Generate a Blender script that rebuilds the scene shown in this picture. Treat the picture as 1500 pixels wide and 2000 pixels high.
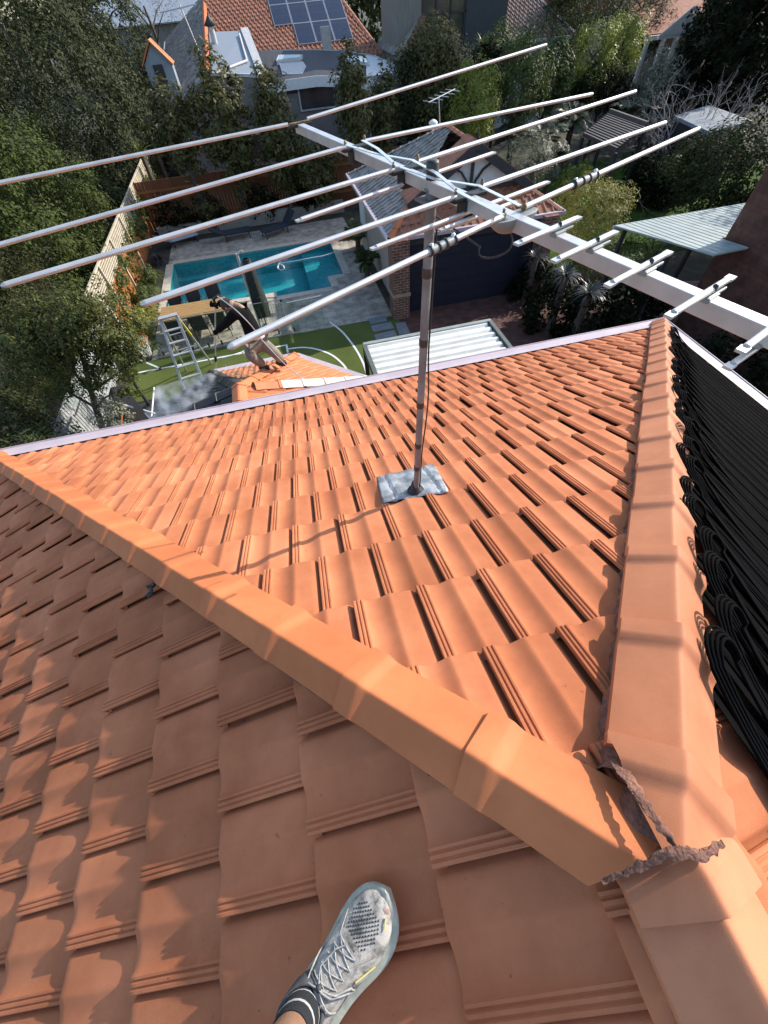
import bpy, bmesh, math, random
import numpy as np
from mathutils import Vector, Matrix

for _o in list(bpy.data.objects):
    bpy.data.objects.remove(_o)
SC = bpy.context.scene
COL = SC.collection
R = math.radians
random.seed(7)
RNG = np.random.default_rng(11)

# ---------------------------------------------------------------- camera, sky, sun, exposure
CW = np.array([-0.5848989824, 0.2814325668, 1.2214451502])
RW = np.array([[0.9692014963, -0.2408197345, -0.0515200455], [-0.2269606021, -0.7922456347, -0.5664236395], [0.0955894593, 0.5606716595, -0.8225022465]])          # world -> camera rows: right, down, forward
FPX = 748.0
cam_d = bpy.data.cameras.new('camera')
cam = bpy.data.objects.new('camera', cam_d)
COL.objects.link(cam)
SC.camera = cam
cam_d.sensor_fit = 'VERTICAL'
cam_d.sensor_height = 36.0
cam_d.sensor_width = 27.0
cam_d.lens = FPX / 2000.0 * 36.0
cam_d.clip_start = 0.02
cam_d.clip_end = 1000.0
_m = np.eye(4)
_m[:3, 0] = RW[0]; _m[:3, 1] = -RW[1]; _m[:3, 2] = -RW[2]; _m[:3, 3] = CW
cam.matrix_world = Matrix(_m.tolist())

SUN_AZ, SUN_EL = R(72.5), R(30.4)          # azimuth from +Y towards +X
SUN_DIR = np.array([math.sin(SUN_AZ) * math.cos(SUN_EL), math.cos(SUN_AZ) * math.cos(SUN_EL), math.sin(SUN_EL)])
world = bpy.data.worlds.new('World')
SC.world = world
world.use_nodes = True
_nt = world.node_tree
_sky = _nt.nodes.new('ShaderNodeTexSky')
_sky.sky_type = 'NISHITA'
_sky.sun_disc = False
_sky.sun_elevation = SUN_EL
_sky.sun_rotation = SUN_AZ
_bg = _nt.nodes['Background']
_bg.inputs['Strength'].default_value = 0.15
_nt.links.new(_sky.outputs['Color'], _bg.inputs['Color'])
sun_d = bpy.data.lights.new('sun', 'SUN')
sun_d.energy = 3.4
sun_d.angle = R(0.5)
sun_d.color = (1.0, 0.93, 0.84)
sun = bpy.data.objects.new('sun', sun_d)
COL.objects.link(sun)
sun.rotation_euler = Vector((-SUN_DIR).tolist()).to_track_quat('-Z', 'Y').to_euler()
SC.view_settings.view_transform = 'Standard'
SC.view_settings.look = 'None'
SC.view_settings.exposure = 0.96
SC.view_settings.gamma = 1.0
SC.cycles.max_bounces = 8
SC.cycles.volume_bounces = 3
SC.cycles.transparent_max_bounces = 16
SC.cycles.caustics_reflective = False
SC.cycles.caustics_refractive = False

# ---------------------------------------------------------------- helpers
GZ = -6.4                       # ground level; the apex of the near roof is the origin
PITCH = 0.44674057718
SP, CP, TP = math.sin(PITCH), math.cos(PITCH), math.tan(PITCH)
N_A = np.array([0, SP, CP]); N_B = np.array([-SP, 0, CP]); N_C = np.array([SP, 0, CP])


def V(*a):
    return np.array(a, float)


def ray(x, y):
    return RW.T @ np.array([(x - 750) / FPX, (y - 1000) / FPX, 1.0])


def gz(x, y, z=GZ):
    d = ray(x, y)
    return CW + d * ((z - CW[2]) / d[2])


def gy(x, y, Y):
    d = ray(x, y)
    return CW + d * ((Y - CW[1]) / d[1])


def gx(x, y, X):
    d = ray(x, y)
    return CW + d * ((X - CW[0]) / d[0])


def gp(x, y, n, k=0.0):
    d = ray(x, y)
    return CW + d * ((k - n @ CW) / (n @ d))


def depth(p):
    return float(RW[2] @ (np.asarray(p) - CW))


def unit(v):
    v = np.asarray(v, float)
    return v / max(1e-9, np.linalg.norm(v))


def tag(o, label=None, cat=None, group=None, kind=None):
    if label: o['label'] = label
    if cat: o['category'] = cat
    if group: o['group'] = group
    if kind: o['kind'] = kind
    return o


def empty(name, loc, label=None, cat=None, group=None, kind=None):
    o = bpy.data.objects.new(name, None)
    COL.objects.link(o)
    o.location = Vector([float(c) for c in loc])
    o.empty_display_size = 0.1
    tag(o, label, cat, group, kind)
    return o


def world_loc(o):
    p = Vector((0, 0, 0))
    while o is not None:
        p = p + o.location
        o = o.parent
    return p


def raw_obj(name, me, mat=None, parent=None, smooth=None):
    if mat is not None:
        me.materials.append(mat)
    o = bpy.data.objects.new(name, me)
    COL.objects.link(o)
    if parent is not None:
        o.parent = parent
        o.location = -world_loc(parent)
    return o


def quads_mesh(name, co, quads, smooth=False):
    """fast mesh of quads from numpy arrays"""
    me = bpy.data.meshes.new(name)
    n, f = len(co), len(quads)
    me.vertices.add(n)
    me.vertices.foreach_set('co', np.ascontiguousarray(co, np.float32).ravel())
    me.loops.add(f * 4)
    me.loops.foreach_set('vertex_index', np.ascontiguousarray(quads, np.int32).ravel())
    me.polygons.add(f)
    me.polygons.foreach_set('loop_start', np.arange(0, f * 4, 4, dtype=np.int32))
    me.polygons.foreach_set('loop_total', np.full(f, 4, np.int32))
    if smooth:
        me.polygons.foreach_set('use_smooth', np.ones(f, bool))
    me.update(calc_edges=True)
    me.validate()
    return me


class MB:
    """collects shapes, then links them as ONE mesh object; world coordinates"""

    def __init__(self):
        self.v, self.f, self.s = [], [], []

    def add(self, verts, faces, smooth=False):
        b = len(self.v)
        self.v.extend([tuple(float(c) for c in p) for p in verts])
        self.f.extend([tuple(b + i for i in fc) for fc in faces])
        self.s.extend([smooth] * len(faces))
        return self

    def box(self, c, s, rz=0.0, axes=None):
        c = np.asarray(c, float)
        if axes is None:
            ca, sa = math.cos(rz), math.sin(rz)
            axes = (V(ca, sa, 0), V(-sa, ca, 0), V(0, 0, 1))
        ax = [np.asarray(a, float) * (k / 2) for a, k in zip(axes, s)]
        vs = [c + i * ax[0] + j * ax[1] + k * ax[2] for k in (-1, 1) for j in (-1, 1) for i in (-1, 1)]
        return self.add(vs, [(0, 2, 3, 1), (4, 5, 7, 6), (0, 1, 5, 4), (2, 6, 7, 3), (0, 4, 6, 2), (1, 3, 7, 5)])

    def bar(self, a, b, w, h, up=(0, 0, 1)):
        a, b = np.asarray(a, float), np.asarray(b, float)
        d = unit(b - a)
        u = np.asarray(up, float)
        if abs(d @ u) > 0.98: u = V(0, 1, 0)
        sd = unit(np.cross(d, u)); u2 = np.cross(sd, d)
        return self.box((a + b) / 2, (np.linalg.norm(b - a), w, h), axes=(d, sd, u2))

    def tube(self, pts, r, n=8, caps=True, smooth=True):
        P = [np.asarray(p, float) for p in pts]
        m = len(P)
        rr = [r] * m if np.isscalar(r) else list(r)
        t0 = unit(P[1] - P[0])
        u = V(0, 0, 1) if abs(t0[2]) < 0.9 else V(1, 0, 0)
        u = unit(np.cross(np.cross(t0, u), t0))
        vs = []
        for i in range(m):
            t = unit(P[min(i + 1, m - 1)] - P[max(i - 1, 0)])
            u = unit(u - t * (u @ t))
            w = np.cross(t, u)
            for k in range(n):
                a = 2 * math.pi * k / n
                vs.append(P[i] + rr[i] * (math.cos(a) * u + math.sin(a) * w))
        fs = [(i * n + k, i * n + (k + 1) % n, (i + 1) * n + (k + 1) % n, (i + 1) * n + k) for i in range(m - 1) for k in range(n)]
        self.add(vs, fs, smooth)
        if caps:
            self.add([vs[k] for k in range(n)][::-1], [tuple(range(n))])
            self.add([vs[(m - 1) * n + k] for k in range(n)], [tuple(range(n))])
        return self

    def lathe(self, c, prof, n=16, axis=(0, 0, 1), smooth=True, closed=True):
        ax = unit(axis)
        u = unit(np.cross(ax, V(0, 1, 0) if abs(ax[1]) < 0.9 else V(1, 0, 0))); w = np.cross(ax, u)
        c = np.asarray(c, float)
        vs = [c + ax * z + r * (math.cos(2 * math.pi * k / n) * u + math.sin(2 * math.pi * k / n) * w) for r, z in prof for k in range(n)]
        m = len(prof)
        fs = [(i * n + k, i * n + (k + 1) % n, (i + 1) * n + (k + 1) % n, (i + 1) * n + k) for i in range(m - 1) for k in range(n)]
        self.add(vs, fs, smooth)
        if closed:
            self.add(vs[:n][::-1], [tuple(range(n))]); self.add(vs[-n:], [tuple(range(n))])
        return self

    def prism(self, poly, z0, z1):
        """vertical prism over a plan polygon (counter-clockwise)"""
        n = len(poly)
        vs = [(p[0], p[1], z0) for p in poly] + [(p[0], p[1], z1) for p in poly]
        fs = [tuple(range(n))[::-1], tuple(range(n, 2 * n))] + [(i, (i + 1) % n, n + (i + 1) % n, n + i) for i in range(n)]
        return self.add(vs, fs)

    def slab(self, poly, t, n=None):
        """flat polygon in space given a thickness t downwards along its normal"""
        P = [np.asarray(p, float) for p in poly]
        if n is None:
            n = unit(np.cross(P[1] - P[0], P[2] - P[0]))
        k = len(P)
        vs = P + [p - np.asarray(n) * t for p in P]
        fs = [tuple(range(k)), tuple(range(k, 2 * k))[::-1]] + [((i + 1) % k, i, k + i, k + (i + 1) % k) for i in range(k)]
        return self.add(vs, fs)

    def build(self, name, mat=None, parent=None, bevel=0.0, loc=None):
        me = bpy.data.meshes.new(name)
        me.from_pydata(self.v, [], self.f)
        me.polygons.foreach_set('use_smooth', np.array(self.s, bool))
        me.update()
        o = raw_obj(name, me, mat, parent)
        if parent is None and len(self.v):
            a = np.array(self.v)
            c = Vector(((a[:, 0].min() + a[:, 0].max()) / 2, (a[:, 1].min() + a[:, 1].max()) / 2, a[:, 2].min()))
            me.transform(Matrix.Translation(-c)); o.location = c
        if bevel:
            b = o.modifiers.new('bevel', 'BEVEL'); b.width = bevel; b.segments = 2; b.limit_method = 'ANGLE'
        return o


def copy_tree(o, parent=None):
    c = o.copy(); COL.objects.link(c)
    if parent is not None: c.parent = parent
    for ch in list(o.children): copy_tree(ch, c)
    return c


# ---------------------------------------------------------------- materials
def new_mat(name):
    m = bpy.data.materials.new(name); m.use_nodes = True
    return m, m.node_tree, m.node_tree.nodes['Principled BSDF']


def pm(name, c1, c2=None, rough=0.6, metal=0.0, scale=6.0, detail=6.0, bump=0.0, bscale=40.0, lo=0.35, hi=0.65, spec=None, speck=None, stretch=None, tilevar=0.0):
    """procedural material: two colours mixed by noise, a bump, optional dark specks (colour, scale, amount)"""
    m, t, p = new_mat(name)
    N, L = t.nodes.new, t.links.new
    tc = N('ShaderNodeTexCoord')
    src = tc.outputs['Object']
    if stretch:
        mp = N('ShaderNodeMapping'); mp.inputs['Scale'].default_value = stretch
        L(src, mp.inputs['Vector']); src = mp.outputs['Vector']
    c2 = c2 or tuple(c * 0.8 for c in c1)
    ns = N('ShaderNodeTexNoise'); ns.inputs['Scale'].default_value = scale; ns.inputs['Detail'].default_value = detail
    L(src, ns.inputs['Vector'])
    rp = N('ShaderNodeValToRGB')
    rp.color_ramp.elements[0].position = lo; rp.color_ramp.elements[1].position = hi
    rp.color_ramp.elements[0].color = (*c2, 1); rp.color_ramp.elements[1].color = (*c1, 1)
    L(ns.outputs['Fac'], rp.inputs['Fac'])
    out = rp.outputs['Color']
    if speck:
        sc, ssc, am = speck
        n2 = N('ShaderNodeTexNoise'); n2.inputs['Scale'].default_value = ssc; n2.inputs['Detail'].default_value = 3
        L(src, n2.inputs['Vector'])
        r2 = N('ShaderNodeValToRGB'); r2.color_ramp.elements[0].position = 1 - am - 0.05; r2.color_ramp.elements[1].position = 1 - am + 0.03
        L(n2.outputs['Fac'], r2.inputs['Fac'])
        mx = N('ShaderNodeMixRGB'); mx.inputs['Color2'].default_value = (*sc, 1)
        L(r2.outputs['Color'], mx.inputs['Fac']); L(out, mx.inputs['Color1']); out = mx.outputs['Color']
    if tilevar:
        at = N('ShaderNodeAttribute'); at.attribute_name = 'rnd'
        r4 = N('ShaderNodeValToRGB'); r4.color_ramp.elements[0].color = (1 - tilevar, 1 - tilevar * 1.1, 1 - tilevar * 1.3, 1); r4.color_ramp.elements[1].color = (1, 1, 1, 1)
        m4 = N('ShaderNodeMixRGB'); m4.blend_type = 'MULTIPLY'; m4.inputs['Fac'].default_value = 1
        L(at.outputs['Fac'], r4.inputs['Fac']); L(out, m4.inputs['Color1']); L(r4.outputs['Color'], m4.inputs['Color2']); out = m4.outputs['Color']
        # faint run-off streaks and grime
        n5 = N('ShaderNodeTexNoise'); n5.inputs['Scale'].default_value = 1.1; n5.inputs['Detail'].default_value = 9; n5.inputs['Roughness'].default_value = 0.72
        L(src, n5.inputs['Vector'])
        r5 = N('ShaderNodeValToRGB'); r5.color_ramp.elements[0].position = .38; r5.color_ramp.elements[1].position = .6; r5.color_ramp.elements[0].color = (.80, .77, .75, 1)
        m5 = N('ShaderNodeMixRGB'); m5.blend_type = 'MULTIPLY'; m5.inputs['Fac'].default_value = 1
        L(n5.outputs['Fac'], r5.inputs['Fac']); L(out, m5.inputs['Color1']); L(r5.outputs['Color'], m5.inputs['Color2']); out = m5.outputs['Color']
    L(out, p.inputs['Base Color'])
    p.inputs['Roughness'].default_value = rough
    p.inputs['Metallic'].default_value = metal
    if spec is not None: p.inputs['Specular IOR Level'].default_value = spec
    if bump:
        n3 = N('ShaderNodeTexNoise'); n3.inputs['Scale'].default_value = bscale; n3.inputs['Detail'].default_value = 6
        L(src, n3.inputs['Vector'])
        bp = N('ShaderNodeBump'); bp.inputs['Strength'].default_value = bump; bp.inputs['Distance'].default_value = 0.01
        L(n3.outputs['Fac'], bp.inputs['Height']); L(bp.outputs['Normal'], p.inputs['Normal'])
    return m


def brick_mat(name, c1, c2, mortar, w=0.24, h=0.086, axis='x', rough=0.85, msize=0.01, offs=0.5, sw=False):
    """brick / paver pattern in object space. axis: 'x' wall in XZ, 'y' wall in YZ, 'z' floor in XY"""
    m, t, p = new_mat(name)
    N, L = t.nodes.new, t.links.new
    tc = N('ShaderNodeTexCoord'); sx = N('ShaderNodeSeparateXYZ'); cb = N('ShaderNodeCombineXYZ')
    L(tc.outputs['Object'], sx.inputs[0])
    a, b = {'x': ('X', 'Z'), 'y': ('Y', 'Z'), 'z': ('X', 'Y')}[axis]
    L(sx.outputs[a], cb.inputs['X']); L(sx.outputs[b], cb.inputs['Y'])
    br = N('ShaderNodeTexBrick')
    br.inputs['Scale'].default_value = 1.0
    br.inputs['Brick Width'].default_value = w; br.inputs['Row Height'].default_value = h
    br.inputs['Mortar Size'].default_value = msize; br.inputs['Mortar Smooth'].default_value = 0.2
    br.inputs['Color1'].default_value = (*c1, 1); br.inputs['Color2'].default_value = (*c2, 1); br.inputs['Mortar'].default_value = (*mortar, 1)
    br.offset = offs
    L(cb.outputs[0], br.inputs['Vector'])
    ns = N('ShaderNodeTexNoise'); ns.inputs['Scale'].default_value = 3.0; ns.inputs['Detail'].default_value = 8
    L(tc.outputs['Object'], ns.inputs['Vector'])
    mx = N('ShaderNodeMixRGB'); mx.blend_type = 'MULTIPLY'; mx.inputs['Fac'].default_value = 0.75
    rp = N('ShaderNodeValToRGB'); rp.color_ramp.elements[0].position = 0.3; rp.color_ramp.elements[1].position = 0.62
    rp.color_ramp.elements[0].color = (0.34, 0.32, 0.3, 1)
    L(ns.outputs['Fac'], rp.inputs['Fac']); L(br.outputs['Color'], mx.inputs['Color1']); L(rp.outputs['Color'], mx.inputs['Color2'])
    L(mx.outputs['Color'], p.inputs['Base Color'])
    bp = N('ShaderNodeBump'); bp.inputs['Strength'].default_value = 0.5; bp.inputs['Distance'].default_value = 0.01; bp.invert = True
    L(br.outputs['Fac'], bp.inputs['Height']); L(bp.outputs['Normal'], p.inputs['Normal'])
    p.inputs['Roughness'].default_value = rough
    return m


def leaf_mat(name, c1, c2, rough=0.5, trans=0.25, spec=0.5):
    """leaves: colour varies leaf by leaf through a random face attribute"""
    m, t, p = new_mat(name)
    N, L = t.nodes.new, t.links.new
    at = N('ShaderNodeAttribute'); at.attribute_name = 'rnd'
    rp = N('ShaderNodeValToRGB')
    rp.color_ramp.elements[0].color = (*c2, 1); rp.color_ramp.elements[1].color = (*c1, 1)
    L(at.outputs['Fac'], rp.inputs['Fac']); L(rp.outputs['Color'], p.inputs['Base Color'])
    p.inputs['Roughness'].default_value = rough
    p.inputs['Specular IOR Level'].default_value = spec
    if trans:
        tr = N('ShaderNodeBsdfTranslucent'); mx = N('ShaderNodeMixShader'); mx.inputs['Fac'].default_value = trans
        L(rp.outputs['Color'], tr.inputs['Color'])
        out = t.nodes['Material Output']
        L(p.outputs[0], mx.inputs[1]); L(tr.outputs[0], mx.inputs[2]); L(mx.outputs[0], out.inputs['Surface'])
    return m


def leaf_obj(name, cen, nrm, size, mat, parent=None, aspect=2.0, along=None, jit=0.35):
    """one mesh of many leaves: cen (n,3), nrm (n,3) leaf normals"""
    n = len(cen)
    nrm = nrm + RNG.normal(0, jit, (n, 3)); nrm /= np.linalg.norm(nrm, axis=1)[:, None] + 1e-9
    ref = RNG.normal(0, 1, (n, 3)) if along is None else along + RNG.normal(0, 0.15, (n, 3))
    a = ref - nrm * np.sum(ref * nrm, 1)[:, None]; a /= np.linalg.norm(a, axis=1)[:, None] + 1e-9
    b = np.cross(nrm, a)
    s = (size * RNG.uniform(0.65, 1.3, n))[:, None]
    l, w = a * s * 0.5, b * s * 0.5 / aspect
    fold = nrm * s * 0.06
    co = np.empty((n, 4, 3))
    co[:, 0] = cen - l; co[:, 1] = cen + w + fold - l * 0.1; co[:, 2] = cen + l; co[:, 3] = cen - w + fold - l * 0.1
    quads = np.arange(n * 4).reshape(n, 4)
    me = quads_mesh(name, co.reshape(-1, 3), quads)
    at = me.attributes.new('rnd', 'FLOAT', 'FACE')
    at.data.foreach_set('value', RNG.uniform(0, 1, len(me.polygons)).astype(np.float32))
    return raw_obj(name, me, mat, parent)


def clump_points(c, r, nclump, per, crad, shell=0.55, zmin=None, bumps=0.25):
    """leaf centres in clumps spread through the outer part of an ellipsoid; returns centres and outward normals"""
    c, r = np.asarray(c, float), np.asarray(r, float)
    d = RNG.normal(0, 1, (nclump, 3)); d /= np.linalg.norm(d, axis=1)[:, None]
    k = RNG.uniform(shell, 1.0, nclump) ** 0.6 * (1 + bumps * np.sin(d[:, 0] * 5 + c[0]) * np.sin(d[:, 1] * 4.3 + c[1]) + RNG.normal(0, 0.06, nclump))
    k = np.minimum(k, 1.06)
    cc = c + d * r * k[:, None]
    cr = crad * RNG.uniform(0.6, 1.35, nclump)
    o = RNG.normal(0, 1, (nclump, per, 3)); o /= np.linalg.norm(o, axis=2)[:, :, None]
    o *= RNG.uniform(0.2, 1, (nclump, per, 1)) ** 0.5
    p = cc[:, None, :] + o * cr[:, None, None]
    nn = o * 0.8 + d[:, None, :] * 0.5 + V(0, 0, 0.45)
    p, nn = p.reshape(-1, 3), nn.reshape(-1, 3)
    if zmin is not None:
        keep = p[:, 2] > zmin; p, nn = p[keep], nn[keep]
    return p, nn

# ---------------------------------------------------------------- the near house: tiled hip roof
M = {}
M['tile'] = pm('terracotta tile', (0.62, 0.228, 0.108), (0.54, 0.184, 0.083), rough=0.8, scale=2.2, bump=0.3, bscale=420, speck=((0.22, 0.09, 0.05), 34, 0.24), spec=0.18, tilevar=0.17)
M['cap'] = pm('terracotta ridge cap', (0.60, 0.200, 0.074), (0.52, 0.162, 0.06), rough=0.68, scale=2.4, bump=0.16, bscale=420, speck=((0.18, 0.07, 0.04), 22, 0.16), spec=0.3, tilevar=0.001)
M['mortar'] = pm('old mortar', (0.27, 0.13, 0.088), (0.12, 0.055, 0.038), rough=0.95, scale=22, bump=1.0, bscale=90)
M['gutter'] = pm('mauve gutter metal', (0.50, 0.425, 0.45), (0.44, 0.37, 0.395), rough=0.5, scale=3, metal=0.0, speck=((0.2, 0.15, 0.13), 12, 0.12))
M['render'] = pm('house wall render', (0.4, 0.33, 0.27), (0.35, 0.29, 0.24), rough=0.9)
M['cap_pale'] = pm('paler terracotta ridge cap', (0.60, 0.238, 0.118), (0.52, 0.195, 0.092), rough=0.68, scale=2.4, bump=0.16, bscale=420, speck=((0.2, 0.08, 0.05), 22, 0.18), spec=0.3, tilevar=0.001)
TW, TG = 0.30, 0.4224

PROF = [(0.03, 0.005), (0.0, 0.0075), (0.0, 0.0225), (0.003, 0.026), (0.011, 0.026), (0.0145, 0.0205), (0.0175, 0.0205), (0.021, 0.0258), (0.029, 0.0258), (0.0325, 0.0195),
        (0.0355, 0.0195), (0.039, 0.025), (0.046, 0.025), (0.051, 0.0185), (0.060, 0.0125), (0.078, 0.0075), (0.10, 0.0055), (0.120, 0.0072), (0.138, 0.0115),
        (0.153, 0.0172), (0.165, 0.0215), (0.173, 0.0228), (0.181, 0.0215), (0.19, 0.0192), (0.205, 0.0172), (0.23, 0.0148), (0.255, 0.0122), (0.274, 0.0095), (0.285, 0.002), (0.295, -0.011), (0.318, -0.018)]


def tile_mesh(W, G, prof, th=0.027):
    """one interlocking tile: u across, v down the slope, h off the slope; the nose rests on the course below"""
    k = len(prof)
    u = np.array([p[0] for p in prof]) * W / 0.30
    h = np.array([p[1] for p in prof])
    vs = [(-0.03, 0), (G * 0.5, 0), (G - 0.035, 0), (G - 0.008, 0), (G, -0.0035), (G + 0.001, -0.010), (G - 0.001, -0.042)]
    crest = np.exp(-((u - 0.17) / 0.02) ** 2)
    co, q = [], []
    for i, (v, dz) in enumerate(vs):
        hh = h.copy()
        if v > G - 0.06:
            hh = hh - 0.0015 * crest * (1 if v > G - 0.03 else 0.4)
        base = th * min(max(v, 0), G) / G + dz
        if i == len(vs) - 1:
            hh = np.minimum(hh * 0 + 0.03, h)
        co += [(uu, v, a + base) for uu, a in zip(u, hh)]
    n = len(vs)
    for i in range(n - 1):
        for j in range(k - 1):
            q.append((i * k + j, i * k + j + 1, (i + 1) * k + j + 1, (i + 1) * k + j))
    return np.array(co), np.array(q)


def tile_slope(name, O, du, dn, nn, urange, nose0, rows, phase, cuts, parent, mat, W=TW, G=TG, prof=PROF, th=0.027, drop=0.05, jit=0.0026):
    """a slope of tiles: O origin, du across, dn down the slope, nn normal; nose0 = distance of row 0's nose; cuts = (point, outward normal)"""
    cuts = [(np.asarray(p_, float), unit(n_)) for p_, n_ in cuts]
    co, q = tile_mesh(W, G, prof, th)
    allc, allq = [], []
    b = 0
    for j in rows:
        for i in range(int(math.floor(urange[0] / W)) - 1, int(math.ceil(urange[1] / W)) + 1):
            uo = phase * W + (i + 0.5 * (j % 2)) * W
            vo = nose0 + (j - 1) * G
            cen = O + du * (uo + W / 2) + dn * (vo + G / 2)
            if any((cen - p) @ n > 0.36 for p, n in cuts): continue
            r1, r2, r3 = RNG.normal(0, jit, 3)
            c = co.copy()
            c[:, 2] += r1 + r2 * (c[:, 0] / W - 0.5) * 2 + r3 * 0.5
            c[:, 0] += r3; c[:, 1] += r2 * 1.5
            w = O + du * (c[:, :1] + uo) + dn * (c[:, 1:2] + vo) + nn * (c[:, 2:] - drop)
            allc.append(w); allq.append(q + b); b += len(w)
    me = quads_mesh(name, np.concatenate(allc), np.concatenate(allq))
    me.polygons.foreach_set('use_smooth', np.ones(len(me.polygons), bool))
    at = me.attributes.new('rnd', 'FLOAT', 'FACE')
    at.data.foreach_set('value', np.repeat(RNG.uniform(0, 1, len(allq)), len(q))[:len(me.polygons)].astype(np.float32))
    bm = bmesh.new(); bm.from_mesh(me)
    for p, n in cuts:
        bmesh.ops.bisect_plane(bm, geom=bm.verts[:] + bm.edges[:] + bm.faces[:], plane_co=Vector(p.tolist()), plane_no=Vector(unit(n).tolist()), clear_outer=True)
    bm.to_mesh(me); bm.free()
    me.set_sharp_from_angle(angle=R(38))
    return raw_obj(name, me, mat, parent)


EAVE = 5.24                                        # eave distance in plan
main = empty('tiled_house', (0, 0, GZ), 'near house with a large orange terracotta hip roof filling the lower half', 'house')
HL = V(1, 1, 0); HRn = V(-1, 1, 0)
OL = V(-0.03, -0.03, 0)
OR_ = V(-0.01, 0, 0)
dA = V(0, CP, -SP); dB = V(-CP, 0, -SP); dC = V(CP, 0, -SP)
tile_slope('roof_slope', V(0, 0, 0), V(1, 0, 0), dA, N_A, (-5.8, 5.8), 0.6722, range(-2, 13), -0.1991 / TW, [(OL, -HL), (OR_, V(1, -1, 0))], main, M['tile'])
tile_slope('roof_slope', V(0, 0, 0), V(0, 1, 0), dB, N_B, (-4.2, 5.8), 0.645, range(-2, 13), 0.16, [(OL, HL), (V(0, -4, 0), V(0, -1, 0)), (V(-0.02, 0, 0), V(1, 0, 0))], main, M['tile'])
tile_slope('roof_slope', V(0, 0, 0), V(0, -1, 0), dC, N_C, (-5.8, 4.2), 0.66, range(-2, 13), 0.3, [(OR_, V(-1, 1, 0)), (V(0, -4, 0), V(0, -1, 0)), (V(0.02, 0, 0), V(-1, 0, 0))], main, M['tile'])
# battens and sarking under the tiles, so nothing shows through
mb = MB()
E2 = EAVE - 0.05
zE = -E2 * TP - 0.10
mb.add([(0, 0, -0.1), (-E2, E2, zE), (E2, E2, zE), (-E2, -4, zE), (E2, -4, zE), (0, -4, -0.1)],
       [(0, 2, 1), (0, 1, 3, 5), (0, 5, 4, 2), (1, 2, 4, 3)])
mb.build('roof_deck', M['mortar'], main)

# ridge and hip caps: each one laps over the next one down
CAPW = 0.145


def cap_mesh(p0, p1, side, up, mat, w=CAPW, hgt=0.082, collar=0.075, flare=0.018, name='ridge_cap', parent=None, wneg=1.0):
    """p0 upper end, p1 lower end; the lower end carries the collar"""
    d = unit(p1 - p0); L = np.linalg.norm(p1 - p0)
    prof = []
    for s in (-1, -.75, -.5, -.3, -.18, -.12, -.08, -.04, 0, .04, .08, .12, .18, .3, .5, .75, 1):
        if s < 0: s = s * wneg
        a = abs(s)
        h = hgt - 0.100 * (math.sqrt(a * a + 0.0016) - math.sqrt(0.0016))
        prof.append((s * w, h))
    st = [(0, 0), (L * 0.5, 0.002), (L - collar - 0.045, 0.003), (L - collar - 0.03, 0.005), (L - collar - 0.016, 0.004 + flare * .45), (L - collar - 0.002, 0.004 + flare * .95), (L - collar + 0.012, 0.006 + flare), (L, 0.006 + flare)]
    th = 0.02
    vs, fs = [], []
    k = len(prof)
    for t, o in st:
        for x, h in prof:
            e = o * (1 + 0.25 * abs(x) / w)
            vs.append(p0 + d * t + side * (x * (1 + e * 1.8)) + up * (h + e))
    nst = len(st)
    fs = [(i * k + j, (i + 1) * k + j, (i + 1) * k + j + 1, i * k + j + 1) for i in range(nst - 1) for j in range(k - 1)]
    base = len(vs)
    for i in (0, nst - 1):
        for j in range(k):
            vs.append(vs[i * k + j] - up * th)
    for j in range(k - 1):
        fs.append((j, j + 1, base + j + 1, base + j))
        a = (nst - 1) * k
        fs.append((a + j + 1, a + j, base + k + j, base + k + j + 1))
    # side returns
    b2 = len(vs)
    for i in range(nst):
        vs.append(vs[i * k] - up * th); vs.append(vs[i * k + k - 1] - up * th)
    for i in range(nst - 1):
        fs.append((i * k, b2 + 2 * i, b2 + 2 * i + 2, (i + 1) * k))
        fs.append((i * k + k - 1, (i + 1) * k + k - 1, b2 + 2 * i + 3, b2 + 2 * i + 1))
    me = bpy.data.meshes.new(name)
    me.from_pydata([tuple(v) for v in vs], [], fs)
    me.polygons.foreach_set('use_smooth', np.ones(len(me.polygons), bool))
    bm = bmesh.new(); bm.from_mesh(me); bmesh.ops.recalc_face_normals(bm, faces=bm.faces[:]); bm.to_mesh(me); bm.free()
    me.set_sharp_from_angle(angle=R(40))
    return raw_obj(name, me, mat, parent)


def cap_run(P0, P1, side, up, first, sp, end, parent, mat, start=-0.1, **kw):
    d = unit(P1 - P0)
    joints = [start] + list(np.arange(first, end - 0.1, sp)) + [end]
    trim = kw.pop('trim', None)
    for i in range(len(joints) - 1):
        a, b = joints[i] - (0.02 if i else 0), joints[i + 1]
        off = up * RNG.normal(0, 0.0015) + side * RNG.normal(0, 0.003)
        up2 = unit(up + side * RNG.normal(0, 0.012))
        o = cap_mesh(P0 + d * a + off, P0 + d * b + off, side, up2, mat, parent=parent, **kw)
        if i == 0 and trim is not None:
            bm = bmesh.new(); bm.from_mesh(o.data)
            for tp, tn in trim:
                bmesh.ops.bisect_plane(bm, geom=bm.verts[:] + bm.edges[:] + bm.faces[:], plane_co=Vector(tp.tolist()), plane_no=Vector(tn.tolist()), clear_outer=True)
            bm.to_mesh(o.data); bm.free()


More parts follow.
